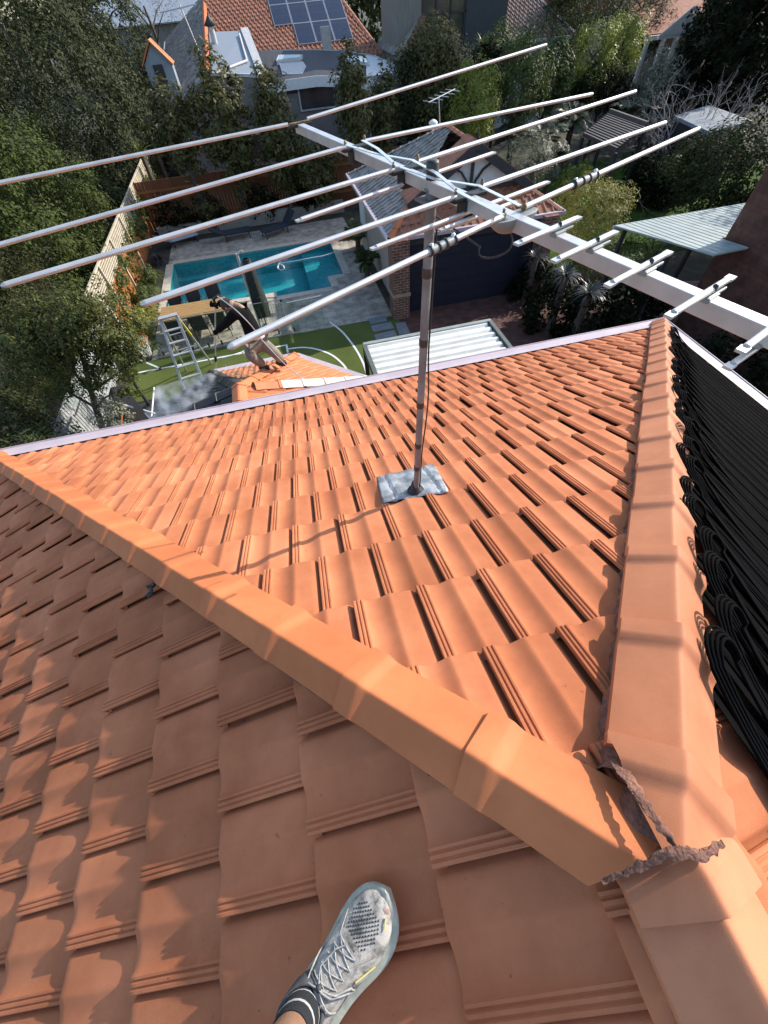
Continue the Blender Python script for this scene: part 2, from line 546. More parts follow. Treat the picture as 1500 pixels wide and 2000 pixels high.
TQ = TP
upL = unit(N_A + N_B); upR = unit(N_A + N_C)
L0, L1 = V(-0.055, -0.06, 0.0), V(-EAVE, EAVE, -EAVE * TQ)
dL = unit(L1 - L0); sL = unit(np.cross(dL, upL)); upL = np.cross(sL, dL)
R0, R1 = V(-0.035, 0.0, 0.0), V(EAVE, EAVE, -EAVE * TQ)
dR = unit(R1 - R0); sR = unit(np.cross(dR, upR)); upR = np.cross(sR, dR)
lenH = EAVE * math.sqrt(2 + TQ * TQ)
_pj = gp(1312, 1662, N_B, 0.085); _pl = gp(1165, 1728, N_B, 0.0); _pr = gp(1420, 1642, N_C, 0.02)
def _vplane(a, b, away):
    n = unit(np.cross(V(0, 0, 1), b - a))
    return (a, n if n @ (away - a) < 0 else -n)
cap_run(L0, L1, sL, upL, 0.5, 0.475, lenH + 0.02, main, M['cap'], start=-0.09, wneg=0.7, trim=[_vplane(_pj + dL * .01, _pl + dL * .03, L1)])
cap_run(R0, R1, sR, upR, 0.2, 0.465, lenH + 0.02, main, M['cap_pale'], start=-0.22, trim=[_vplane(_pj, _pr, R1), _vplane(gp(1197, 1483, N_A, .03), gp(1309, 1662, N_A, .1), R1)])
cap_run(V(-0.01, 0.015, -0.028), V(-0.01, -4, -0.028), V(-1, 0, 0), V(0, 0, 1), 0.125, 0.46, 4.0, main, M['cap_pale'], start=0.0, hgt=0.07)

# mortar bedding under the cap edges
mb = MB()
def bedding(P0, d, side, up, L, wneg=1.0):
    for sg in (1, -1):
        w = CAPW * (wneg if sg < 0 else 1); up_o = up * ((1 - wneg) * .09 if sg < 0 else 0); P0 = P0 + up_o
        n = int(L / 0.025)
        pts = []
        for i in range(n + 1):
            p = P0 + d * (L * i / n)
            j1, j2 = RNG.uniform(-0.006, 0.008, 2)
            pts.append((p + side * sg * (w - 0.03) + up * -0.01, p + side * sg * (w - 0.008 + j1) + up * (-0.034 + j2), p + side * sg * (w - 0.002 + j1) + up * (-0.085)))
        b = [q for t in pts for q in t]
        mb.add(b, [(3 * i + k, 3 * i + k + 1, 3 * i + k + 4, 3 * i + k + 3) for i in range(n) for k in range(2)], True)
bedding(L0 + dL * .26, dL, sL, upL, lenH - .26, wneg=.7); bedding(R0 + dR * .12, dR, sR, upR, lenH - .12); bedding(V(-0.01, 0.05, -0.028), V(0, -1, 0), V(-1, 0, 0), V(0, 0, 1), 4)
mb.build('mortar_bedding', M['mortar'], main)


def crumb_strip(pts, w, up, h=0.012):
    """irregular broken bead of mortar along a polyline"""
    m = MB()
    P = [np.asarray(p, float) for p in pts]
    S = []
    for a, b in zip(P[:-1], P[1:]):
        k = max(2, int(np.linalg.norm(b - a) / 0.008))
        S += [a + (b - a) * i / k for i in range(k)]
    S.append(P[-1])
    rows = []
    for i, p in enumerate(S):
        t = unit(S[min(i + 1, len(S) - 1)] - S[max(i - 1, 0)])
        sd = unit(np.cross(t, up))
        f = i / (len(S) - 1)
        ww = w(f) if callable(w) else w
        rows.append([p + sd * (x * ww + RNG.normal(0, 0.0026)) + up * (hh * h + RNG.normal(0, 0.0009)) for x, hh in ((-1, -1.5), (-0.8, 0.4), (-0.3, 1), (0.3, 0.85), (0.85, 0.3), (1, -1.5))])
    k = 6
    m.add([q for r_ in rows for q in r_], [(i * k + j, (i + 1) * k + j, (i + 1) * k + j + 1, i * k + j + 1) for i in range(len(rows) - 1) for j in range(k - 1)], True)
    return m


# gutters
def gutter(name, a, b, out, parent):
    """a-b along the eave (top inner edge), out = outward direction"""
    d = unit(b - a)
    m = MB()
    prof = [(-0.06, 0.03), (0.0, 0.005), (0.05, -0.006), (0.15, -0.004), (0.157, 0.006), (0.166, 0.006), (0.171, -0.004), (0.168, -0.03), (0.14, -0.11), (0.0, -0.12)]
    n = 40
    vs = []
    for i in range(n + 1):
        p = a + (b - a) * i / n
        wv = RNG.normal(0, 0.0012)
        ca = 0
        for k, (x, z) in enumerate(prof):
            xx = x
            p2 = p + (d * (xx * (1 if i == n else -1)) if i in (0, n) else 0)
            vs.append(p2 + out * xx + V(0, 0, z + (wv if 0 < k < 4 else 0)))
    k = len(prof)
    m.add(vs, [(i * k + j, (i + 1) * k + j, (i + 1) * k + j + 1, i * k + j + 1) for i in range(n) for j in range(k - 1)], False)
    o = m.build(name, M['gutter'], parent)
    bm = bmesh.new(); bm.from_mesh(o.data); bmesh.ops.recalc_face_normals(bm, faces=bm.faces[:]); bm.to_mesh(o.data); bm.free()
    return o
ZG = -EAVE * TP + 0.005
gutter('gutter', V(-EAVE, EAVE, ZG), V(EAVE, EAVE, ZG), V(0, 1, 0), main)
gutter('gutter', V(EAVE, -4, ZG), V(EAVE, EAVE, ZG), V(1, 0, 0), main)
gutter('gutter', V(-EAVE, -4, ZG), V(-EAVE, EAVE, ZG), V(-1, 0, 0), main)
mb = MB(); mb.prism([(-4.7, -3.98), (4.7, -3.98), (4.7, 4.7), (-4.7, 4.7)], GZ, ZG - 0.2)
mb.build('wall', M['render'], main)
mb = MB(); mb.prism([(-EAVE + .02, -3.99), (EAVE - .02, -3.99), (EAVE - .02, EAVE - .02), (-EAVE + .02, EAVE - .02)], ZG - 0.16, ZG - 0.125)
mb.build('eave_lining', pm('eave lining', (0.3, 0.27, 0.25)), main)
# broken mortar where the hips meet the ridge
seam = [gp(x, y, N_A, k) for x, y, k in ((1203, 1478, .035), (1215, 1500, .06), (1250, 1555, .09), (1285, 1608, .105), (1312, 1640, .105), (1322, 1662, .1))]
crumb_strip(seam, lambda f: 0.017 * (1 - f) ** .8 + 0.005, unit(V(0, 0.2, 1)), 0.001).build('mortar_joint', M['mortar'], main)
seam = [gp(x, y, N_A, k) for x, y, k in ((1175, 1722, .04), (1215, 1707, .06), (1262, 1690, .08), (1300, 1668, .1), (1330, 1665, .105), (1375, 1672, .085), (1412, 1645, .07))]
crumb_strip(seam, lambda f: 0.003 + 0.0075 * math.sin(f * 2.8), unit(V(0, -0.2, 1)), 0.001).build('mortar_joint', M['mortar'], main)

# mortar packed under the meeting caps
mb = MB(); n1, n2 = 26, 14; vs = []
for i in range(n2 + 1):
    for j in range(n1):
        a, b = 2 * math.pi * j / n1, math.pi * i / n2
        q = 1 + RNG.normal(0, .02)
        vs.append(V(-.015, .035, -.032) + q * V(.10 * math.cos(a) * math.sin(b), .085 * math.sin(a) * math.sin(b), .07 * math.cos(b)))
mb.add(vs, [(i * n1 + j, i * n1 + (j + 1) % n1, (i + 1) * n1 + (j + 1) % n1, (i + 1) * n1 + j) for i in range(n2) for j in range(n1)], True)
mb.build('mortar_bed', M['mortar'], main)

# ---------------------------------------------------------------- television antenna on the near roof
M['alu'] = pm('weathered aluminium', (0.62, 0.62, 0.62), (0.52, 0.52, 0.52), rough=0.42, metal=0.55, scale=18, bump=0.02, bscale=300, speck=((0.3, 0.3, 0.3), 60, 0.14))
M['alu_shiny'] = pm('bright aluminium strap', (0.72, 0.76, 0.76), (0.55, 0.5, 0.42), rough=0.35, metal=0.7, scale=14, lo=0.3, hi=0.5)
M['galv'] = pm('rusty galvanised mast', (0.24, 0.24, 0.245), (0.165, 0.155, 0.155), rough=0.6, metal=0.3, scale=9, bump=0.2, bscale=80, speck=((0.2, 0.1, 0.07), 25, 0.22))
M['black'] = pm('black plastic', (0.02, 0.02, 0.022), (0.012, 0.012, 0.012), rough=0.5)
M['rust'] = pm('rusted screw terminal', (0.4, 0.28, 0.12), (0.12, 0.08, 0.05), rough=0.7, metal=0.4, scale=60)
M['greyplastic'] = pm('grey antenna housing', (0.27, 0.29, 0.28), (0.2, 0.22, 0.21), rough=0.5, scale=12)
M['lead'] = pm('lead flashing', (0.42, 0.44, 0.46), (0.2, 0.215, 0.23), rough=0.5, metal=0.35, scale=9, bump=0.7, bscale=30, lo=0.4, hi=0.6)

mast_b = gp(812, 960, N_A, 0.0)
ant = empty('television_antenna', mast_b, 'large aluminium roof antenna with many white rods on a rusty mast above the tiles', 'antenna')
mast_t = V(mast_b[0] + 0.025, mast_b[1] - 0.006, 0.845)
_mast_at = lambda z: mast_b + (mast_t - mast_b) * ((z - mast_b[2]) / (mast_t[2] - mast_b[2]))
MB().tube([mast_b - V(0, 0, 0.1), mast_t - V(0, 0, 0.07)], 0.0185, 20).build('mast', M['galv'], ant)
MB().lathe(mast_t - V(0, 0, 0.075), [(0.0205, 0), (0.0205, 0.072), (0.018, 0.078), (0.004, 0.079)], 20).build('mast_cap', M['black'], ant)
for z in (0.52, 0.23, -0.12, -0.42, -0.62):
    p = _mast_at(z)
    MB().lathe(p, [(0.0192, -0.018), (0.0202, -0.015), (0.0202, 0.015), (0.0192, 0.018)], 18).build('tape_band', pm('brown tape', (0.05, 0.035, 0.03), rough=0.5), ant)
cp = []
for i, z in enumerate(np.linspace(0.66, -0.84, 40)):
    a = 0.35 + 0.25 * math.sin(z * 9)
    bow = 0.008 + 0.014 * max(0, math.sin((z + 0.5) * 4.2)) ** 2
    cp.append(_mast_at(z) + V(math.cos(a) * (0.0185 + bow), -math.sin(a) * (0.0185 + bow) * 0.8, 0))
MB().tube(cp, 0.0042, 8).build('cable', M['black'], ant)
# flashing over the tiles and rubber boot
fu = [gp(x, y, N_A, 0.0) for x, y in ((735, 932), (748, 981), (876, 960), (849, 907))]
mb = MB(); nu, nv = 34, 14; vs = []
def tile_h(u):
    f = ((u + 0.1991) / TW + 0.0) % 1.0
    return np.interp(f * 0.30, [p[0] for p in PROF[1:]], [p[1] for p in PROF[1:]])
for j in range(nv + 1):
    for i in range(nu + 1):
        a, b = i / nu, j / nv
        p = (fu[0] * (1 - a) + fu[3] * a) * (1 - b) + (fu[1] * (1 - a) + fu[2] * a) * b
        h = 0.006 + 0.5 * (tile_h(p[0] + 0.03) - 0.012) + RNG.normal(0, 0.0012) - 0.01 * (b > 0.97) - 0.004 * (a < .03 or a > .97)
        vs.append(p + N_A * h)
mb.add(vs, [(j * (nu + 1) + i, (j + 1) * (nu + 1) + i, (j + 1) * (nu + 1) + i + 1, j * (nu + 1) + i + 1) for j in range(nv) for i in range(nu)], True)
o = mb.build('lead_flashing', M['lead'], ant); md = o.modifiers.new('thickness', 'SOLIDIFY'); md.thickness = 0.003
MB().lathe(mast_b + N_A * 0.0, [(0.058, 0), (0.058, 0.012), (0.05, 0.018), (0.05, 0.026), (0.04, 0.03), (0.038, 0.042), (0.03, 0.046), (0.028, 0.07), (0.022, 0.085), (0.0188, 0.088)], 24, axis=unit(N_A + V(0, 0, 1))).build('rubber_boot', M['black'], ant)

ZB = 0.785
b0, b1 = gz(583, 249, ZB), gz(1500, 651, ZB)
bd = unit(b1 - b0)
b1 = b1 + bd * 0.12
perp = unit(V(-bd[1], bd[0], 0)); perp = perp if perp[0] > 0 else -perp
BOOM = 0.033
mb = MB(); mb.bar(b0, b1, BOOM, BOOM); mb.build('boom', M['alu'], ant, bevel=0.0015)
def boom_at(p):
    return b0 + bd * ((np.asarray(p) - b0) @ bd)
ZE = ZB + 0.024


def flat_end(m, p, d, r):
    """crimped end of a rod with its rivet hole"""
    m.box(p + d * 0.009, (0.02, r * 2.3, r * 0.75), axes=(d, unit(np.cross(V(0, 0, 1), d)), V(0, 0, 1)))


RD = 0.0069
def rod_from(inner, out, name='rod', r=RD, ztop=ZE, ang=None, Lmax=None, both=False):
    a = gz(*inner, ztop) if len(inner) == 2 else np.asarray(inner)
    c = gz(*out, ztop)
    d = c - a
    if ang is not None:                       # keep the rod at the given plan angle, tilt it to follow the photo
        h = V(math.cos(ang), math.sin(ang), 0)
        nrm = unit(np.cross(h, V(0, 0, 1)))
        c = gp(out[0], out[1], nrm, nrm @ a)
        d = c - a
    if Lmax: c = a + unit(d) * Lmax
    m = MB(); d = unit(c - a)
    m.tube([a, a + (c - a) * 0.5, c], r, 12)
    m.tube([c, c + d * 0.006, c + d * 0.012], [r, r * 0.8, r * 0.35], 12)
    m.build(name, M['alu'], ant)
    return a, c


PA = math.atan2(perp[1], perp[0])
inn = {}
inn['1R'] = rod_from((600, 232), (1065, 88), ang=PA + 0.05)
inn['1L'] = rod_from((562, 243), (0, 357), ang=PA + math.pi - 0.02, Lmax=1.42)
inn['2L'] = rod_from((675, 287), (0, 478), ang=PA + math.pi + 0.02, Lmax=1.36)
inn['2R'] = rod_from((712, 276), (1155, 184), ang=PA)
inn['3L'] = rod_from((769, 331), (12, 556))
inn['3R'] = rod_from((816, 316), (1240, 179))
inn['4L'] = rod_from((890, 384), (285, 592))
inn['4R'] = rod_from((941, 365), (1298, 240))
inn['5L'] = rod_from((983, 422), (455, 675))
inn['5R'] = rod_from((1023, 405), (1363, 252))
# loading coils on the front pair
for a, b, (x0, y0), (x1, y1) in ((*inn['5L'], (888, 468), (834.5, 491)), (*inn['5R'], (1113, 360), (1155, 338.7))):
    d = unit(b - a)
    t0, t1 = (gz(x0, y0, ZE) - a) @ d, (gz(x1, y1, ZE) - a) @ d
    m = MB(); m.lathe(a + d * t0, [(0.0098, 0), (0.0098, t1 - t0)], 14, axis=d); m.build('coil_sleeve', M['greyplastic'], ant)
    for f in (0.02, 0.36, 0.64, 0.95):
        MB().lathe(a + d * (t0 + (t1 - t0) * f), [(0.0095, -0.004), (0.0125, -0.003), (0.0125, 0.003), (0.0095, 0.004)], 14, axis=d).build('coil_band', M['black'], ant)
    for f in (0.06, 0.9):
        c = a + d * (t0 + (t1 - t0) * f); MB().lathe(c, [(0.005, 0), (0.005, 0.0145), (0.001, 0.016)], 8).build('coil_screw', M['alu_shiny'], ant)


def short_rod(p, q, z, r=RD, name='director'):
    a, c = gz(*p, z), gz(*q, z); d = unit(c - a)
    m = MB(); m.tube([a, c], r, 12); flat_end(m, c, d, r); flat_end(m, a, -d, r)
    m.build(name, M['alu'], ant)
    return a, c
short_rod((588, 429), (960, 300), ZB - 0.02, RD * 0.95)
short_rod((735, 483), (1064, 358), ZB - 0.022, RD * 0.95)
short_rod((868, 447), (1000, 397), ZB - 0.03, RD)
for p, q in (((1018, 473), (1123, 428)), ((1091, 506), (1194, 457)), ((1196, 553), (1299, 497)), ((1315, 612), (1421, 546)), ((1456, 679), (1556, 603)), ((1430, 712), (1530, 642))):
    low = p == (1430, 712)
    a, c = short_rod(p, q, ZB + (0.03 if not low else -0.03))
    mid = boom_at((a + c) / 2)
    d = unit(c - a)
    m = MB(); m.box(mid + V(0, 0, 0.018 if not low else -0.02) + d * 0.018, (0.07, 0.012, 0.007), axes=(d, unit(np.cross(V(0, 0, 1), d)), V(0, 0, 1)))
    m.box(mid + V(0, 0, 0.016 if not low else -0.018), (0.04, 0.02, 0.01), axes=(d, unit(np.cross(V(0, 0, 1), d)), V(0, 0, 1)))
    m.build('director_clip', M['greyplastic'], ant, bevel=0.002)
    m = MB(); m.lathe(mid + V(0, 0, 0.03 if not low else -0.02), [(0.005, 0), (0.005, 0.009), (0.001, 0.011)], 8); m.build('rivet', M['black'], ant)
# insulator blocks under each driven pair
for k in ('2', '3', '4'):
    a, b = inn[k + 'L'][0], inn[k + 'R'][0]
    mid = boom_at((a + b) / 2)
    m = MB(); m.box(V(mid[0], mid[1], ZB + 0.014), (np.linalg.norm(a - b) + 0.02, 0.03, 0.013), axes=(perp, bd, V(0, 0, 1)))
    m.box(V(mid[0], mid[1], ZB - 0.012), (0.05, 0.04, 0.045), axes=(perp, bd, V(0, 0, 1)))
    m.build('insulator', M['black'], ant, bevel=0.003)
    for q in (a, b): MB().lathe(q + V(0, 0, 0.002), [(0.005, 0), (0.006, 0.008), (0.004, 0.016), (0.001, 0.018)], 8).build('terminal', M['rust'], ant)
a, b = inn['1L'][0], inn['1R'][0]; mid = boom_at((a + b) / 2)
m = MB(); m.box(V(mid[0], mid[1], ZB + 0.012), (0.115, 0.022, 0.012), axes=(perp, bd, V(0, 0, 1))); m.build('insulator', M['black'], ant, bevel=0.002)
m = MB(); m.box(V(mid[0], mid[1], ZB + 0.021), (0.10, 0.012, 0.004), axes=(perp, bd, V(0, 0, 1))); m.build('saddle_bracket', M['rust'], ant)
# boat-shaped feed housing at the front pair
a, b = inn['5L'][0], inn['5R'][0]; mid = boom_at((a + b) / 2)
vs, fs = [], []
for t in np.linspace(-1, 1, 15):
    ww = 0.026 * math.sqrt(max(0.03, 1 - abs(t) ** 2.6)); dd = 0.034 * (1 - abs(t) ** 2.5) + 0.008
    for k in range(9):
        al = math.pi * k / 8
        vs.append(V(mid[0], mid[1], ZB + 0.016) + perp * (t * 0.082) + bd * (ww * math.cos(al)) - V(0, 0, dd * math.sin(al)))
for i in range(14):
    for k in range(8): fs.append((i * 9 + k, (i + 1) * 9 + k, (i + 1) * 9 + k + 1, i * 9 + k + 1))
    fs.append((i * 9, i * 9 + 8, (i + 1) * 9 + 8, (i + 1) * 9))
fs += [tuple(range(9)), tuple(range(14 * 9, 15 * 9))[::-1]]
MB().add(vs, fs).build('feed_housing', M['greyplastic'], ant, bevel=0.002)
for q in (a, b):
    MB().lathe(q + V(0, 0, -0.006), [(0.007, 0), (0.008, 0.006), (0.008, 0.013), (0.004, 0.014), (0.004, 0.022), (0.001, 0.023)], 10).build('terminal', M['rust'], ant)
q0 = mid + V(0, 0, -0.03)
MB().tube([q0 + V(-.045 * (1 - math.cos(t)) + .012 * math.sin(2 * t), -.02 * math.sin(t), -.035 * math.sin(t) - .006 * t) for t in np.linspace(0, math.pi, 12)] + [_mast_at(0.70) + V(0.02, -0.01, 0)], 0.0028, 6).build('cable_loop', M['black'], ant)
# crossed phasing straps
def strap(pts, dz):
    m = MB()
    P = [gz(x, y, ZE + h) for x, y, h in pts]
    for p, q in zip(P[:-1], P[1:]): m.bar(p, q, 0.0125, 0.0022)
    m.build('phasing_strap', M['alu_shiny'], ant)
strap([(676, 283, .012), (738, 301, .016), (808, 313, .012)], 0)
strap([(708, 274, .016), (737, 290, .022), (778, 326, .014)], 0)
strap([(806, 313, .014), (851, 337, .024), (898, 376, .014)], 0)
strap([(779, 325, .012), (851, 350, .014), (937, 363, .012)], 0)
strap([(898, 376, .016), (982, 420, .016)], 0)
strap([(934, 362, .016), (1016, 402, .016)], 0)
# clamp that holds the boom on the mast
pm_ = _mast_at(ZB)
m = MB(); m.box(pm_ + V(0.0, 0.004, -0.038), (0.085, 0.075, 0.008), axes=(perp, bd, V(0, 0, 1)))
m.box(pm_ + perp * 0.022 + V(0, 0, -0.02), (0.012, 0.06, 0.04), axes=(perp, bd, V(0, 0, 1)))
m.build('clamp_plate', M['galv'], ant, bevel=0.002)
m = MB()
up_ = [pm_ + perp * 0.045 * 1 + bd * s * 0.022 + V(0, 0, -0.01) for s in (-1, 1)]
m.tube([up_[0], pm_ - perp * 0.012 - bd * 0.024 - V(0, 0, .01), pm_ - perp * 0.024 - V(0, 0, .01), pm_ - perp * 0.012 + bd * 0.024 - V(0, 0, .01), up_[1]], 0.004, 8)
m.build('clamp_bolt', M['galv'], ant)

# a scrap of torn black tar paper caught under the hip cap
pt_ = gp(297, 1153, N_B, 0.02); mb = MB(); rg_ = np.random.default_rng(4); vs = []
for j in range(5):
    for i in range(8):
        vs.append(pt_ + V(0, 1, 0) * (i - 3.5) * .012 + V(CP, 0, SP) * (j - 2) * .014 + N_B * (.012 + .012 * math.sin(i * 1.3 + j)) + rg_.normal(0, .004, 3))
mb.add(vs, [(j * 8 + i, (j + 1) * 8 + i, (j + 1) * 8 + i + 1, j * 8 + i + 1) for j in range(4) for i in range(7) if (i * 5 + j * 3) % 7], True)
o = mb.build('tar_scrap', M['black']); md = o.modifiers.new('t', 'SOLIDIFY'); md.thickness = .003
tag(o, 'crumpled black scrap stuck under the left hip caps on the shaded slope', 'scrap')

# ---------------------------------------------------------------- black pool heating tubes on the right slope
M['rubber'] = pm('black pool heating tube', (0.0045, 0.0045, 0.005), (0.003, 0.003, 0.003), rough=0.85, spec=0.03)
solar = empty('pool_heating_mat', V(2.6, 0.0, -2.6 * TP), 'black pool heating tubes looped over the right roof slope', 'solar heater')


def on_c(x, y, h):
    """point over the right slope, at plan x, y and height h off the tiles"""
    return V(x, y, -x * TP) + N_C * h


def band_mesh(lines, r, n=6):
    m = MB()
    for P in lines: m.tube(P, r, n, caps=False)
    return m
loops, strips = [], []
S = 0.165
nl = int(4.75 / S)
for i in range(nl):
    x0 = 0.42 + i * S
    lift = 0.04 + 0.07 * RNG.uniform()
    ytip = x0 - 0.02 + RNG.uniform(-0.05, 0.04)
    skew = RNG.uniform(-0.01, 0.02)
    for k in range(8):
        rad = S / 2 - 0.003 - k * 0.0106
        if rad < 0.01: continue
        if k > 3:
            for sg in (-1, 1):
                loops.append([on_c(x0 + S / 2 + sg * rad, yy, 0.012 + RNG.normal(0, .001)) for yy in (-4, -2, ytip - .4, ytip - .09)])
            continue
        P = []
        lx, ly = x0 + S / 2, ytip - rad
        for yy in np.linspace(-4, ytip - 0.62, 7): P.append(on_c(lx - rad * 0.98, yy, 0.012 + RNG.normal(0, 0.001)))
        for f in np.linspace(0, 1, 7)[1:]:
            P.append(on_c(lx - rad * (0.98 + 0.2 * f) + skew * f, ytip - 0.62 + f * 0.52, 0.012 + lift * f * f * 0.7 + 0.004 * k * f))
        for a in np.linspace(0.12, math.pi - 0.12, 12):
            P.append(on_c(lx - rad * 1.1 * math.cos(a) + skew, ytip - 0.1 + (rad * 1.5) * math.sin(a), 0.012 + lift * 0.7 + 0.03 * math.sin(a) + 0.004 * k))
        for f in np.linspace(1, 0, 7)[:-1]:
            P.append(on_c(lx + rad * (0.98 + 0.2 * f) + skew * f, ytip - 0.62 + f * 0.52, 0.012 + lift * f * f * 0.5 + 0.004 * k * f))
        for yy in np.linspace(ytip - 0.62, -4, 7): P.append(on_c(lx + rad * 0.98, yy, 0.012 + RNG.normal(0, 0.001)))
        loops.append(P)
web = MB()
for i in range(nl):
    x0 = 0.42 + i * S; yt_ = x0 - 0.02 - 0.13
    web.box(on_c(x0 + S / 2, (yt_ - 4) / 2, 0.008), (S * 1.0, yt_ + 4, 0.002), axes=(dC, V(0, 1, 0), N_C))
web.build('rubber_web', M['rubber'], solar)
m = band_mesh(loops, 0.0060, 6)
m.build('tube_loop', M['rubber'], solar)
m = MB()
for y in (-0.6, -2.2):
    m.bar(on_c(max(y + 0.9, 0.42), y, 0.021), on_c(5.1, y, 0.021), 0.02, 0.003, up=N_C)
m.build('spacer_strip', M['rubber'], solar)

# ---------------------------------------------------------------- ground, court, deck, pool
GROUND = MB()
GROUND.add([(-160, -60, GZ - 0.02), (200, -60, GZ - 0.02), (200, 260, GZ - 0.02), (-160, 260, GZ - 0.02)], [(0, 1, 2, 3)])
M['soil'] = pm('garden soil', (0.065, 0.055, 0.04), (0.035, 0.032, 0.022), rough=0.95, scale=1.2, bump=0.8, bscale=12, speck=((0.05, 0.08, 0.02), 2.0, 0.4))
PX0, PX1, PY0, PY1 = -5.78, 1.62, 16.95, 21.75          # pool outline
PXS, PYS = 0.95, 17.9                                   # the step in its outline
# ground as one sheet with the pool cut out of it
HX = [-160, PX0, -1.35, PXS, PX1, 200]
HY = [-60, PY0, PYS, 19.05, PY1, 260]


def sheet_without(xs, ys, z, inside):
    m = MB()
    for i in range(len(xs) - 1):
        for j in range(len(ys) - 1):
            if inside((xs[i] + xs[i + 1]) / 2, (ys[j] + ys[j + 1]) / 2): continue
            m.add([(xs[i], ys[j], z), (xs[i + 1], ys[j], z), (xs[i + 1], ys[j + 1], z), (xs[i], ys[j + 1], z)], [(0, 1, 2, 3)])
    return m


def in_pool(x, y):
    return PX0 < x < PX1 and PY0 < y < PY1 and not (x > PXS and y < PYS) and not (x < -1.35 and y < 17.3)


HY = [-60, PY0, 17.3, PYS, PY1, 260]
tag(sheet_without(HX, HY, GZ - 0.02, in_pool).build('ground', M['soil']), kind='structure')
M['paver'] = brick_mat('stone paver', (0.50, 0.44, 0.35), (0.40, 0.34, 0.27), (0.25, 0.21, 0.17), w=0.8, h=0.4, axis='z', msize=0.008)
DX = [-6.0, PX0, -1.35, PXS, PX1, 2.75]
DY = [14.0, PY0, 17.3, PYS, PY1, 24.2]
tag(sheet_without(DX, DY, GZ, in_pool).build('pool_deck', M['paver']), kind='structure')
# pool shell
pool_poly = [(PX0, 17.3), (-1.35, 17.3), (-1.35, PY0), (PXS, PY0), (PXS, PYS), (PX1, PYS), (PX1, PY1), (PX0, PY1)]


def pool_mat():
    m, t, p = new_mat('pool plaster')
    N, L = t.nodes.new, t.links.new
    tc = N('ShaderNodeTexCoord'); vo = N('ShaderNodeTexVoronoi'); vo.feature = 'DISTANCE_TO_EDGE'; vo.inputs['Scale'].default_value = 3.2
    ns = N('ShaderNodeTexNoise'); ns.inputs['Scale'].default_value = 2.2; ns.inputs['Detail'].default_value = 4
    av = N('ShaderNodeMixRGB'); av.inputs['Fac'].default_value = 0.25
    L(tc.outputs['Object'], ns.inputs['Vector']); L(tc.outputs['Object'], av.inputs['Color1']); L(ns.outputs['Color'], av.inputs['Color2']); L(av.outputs[0], vo.inputs['Vector'])
    n2 = N('ShaderNodeTexNoise'); n2.inputs['Scale'].default_value = 9; n2.inputs['Detail'].default_value = 5; L(tc.outputs['Object'], n2.inputs['Vector'])
    r = N('ShaderNodeValToRGB'); r.color_ramp.elements[0].color = (0.06, 0.30, 0.31, 1); r.color_ramp.elements[1].color = (0.12, 0.42, 0.42, 1)
    r.color_ramp.elements[0].position = .35; r.color_ramp.elements[1].position = .65
    L(n2.outputs['Fac'], r.inputs['Fac'])
    n3 = N('ShaderNodeTexNoise'); n3.inputs['Scale'].default_value = 5.5; n3.inputs['Detail'].default_value = 2; L(tc.outputs['Object'], n3.inputs['Vector'])
    r3 = N('ShaderNodeValToRGB'); r3.color_ramp.elements[0].position = .70; r3.color_ramp.elements[1].position = .74; L(n3.outputs['Fac'], r3.inputs['Fac'])
    mx = N('ShaderNodeMixRGB'); mx.inputs['Color2'].default_value = (0.03, 0.06, 0.05, 1)
    L(r3.outputs['Color'], mx.inputs['Fac']); L(r.outputs['Color'], mx.inputs['Color1'])
    L(mx.outputs['Color'], p.inputs['Base Color']); p.inputs['Roughness'].default_value = 0.8
    return m


def water_mat():
    m, t, p = new_mat('pool water')
    N, L = t.nodes.new, t.links.new
    t.nodes.remove(p)
    tr = N('ShaderNodeBsdfTransparent'); tr.inputs['Color'].default_value = (0.45, 0.84, 0.88, 1)
    gl = N('ShaderNodeBsdfGlossy'); gl.inputs['Roughness'].default_value = 0.03; gl.inputs['Color'].default_value = (1, 1, 1, 1)
    fr = N('ShaderNodeFresnel'); fr.inputs['IOR'].default_value = 1.33
    mx = N('ShaderNodeMixShader')
    tc = N('ShaderNodeTexCoord'); ns = N('ShaderNodeTexNoise'); ns.inputs['Scale'].default_value = 5; ns.inputs['Detail'].default_value = 4; ns.inputs['Distortion'].default_value = 1.0
    bp = N('ShaderNodeBump'); bp.inputs['Strength'].default_value = 0.35; bp.inputs['Distance'].default_value = 0.03
    L(tc.outputs['Object'], ns.inputs['Vector']); L(ns.outputs['Fac'], bp.inputs['Height'])
    L(bp.outputs['Normal'], gl.inputs['Normal']); L(bp.outputs['Normal'], fr.inputs['Normal'])
    ge = N('ShaderNodeNewGeometry'); mu = N('ShaderNodeMath'); mu.operation = 'SUBTRACT'; mu.use_clamp = True; L(fr.outputs[0], mu.inputs[0]); L(ge.outputs['Backfacing'], mu.inputs[1])
    L(mu.outputs[0], mx.inputs['Fac']); L(tr.outputs[0], mx.inputs[1]); L(gl.outputs[0], mx.inputs[2])
    L(mx.outputs[0], t.nodes['Material Output'].inputs['Surface'])
    return m


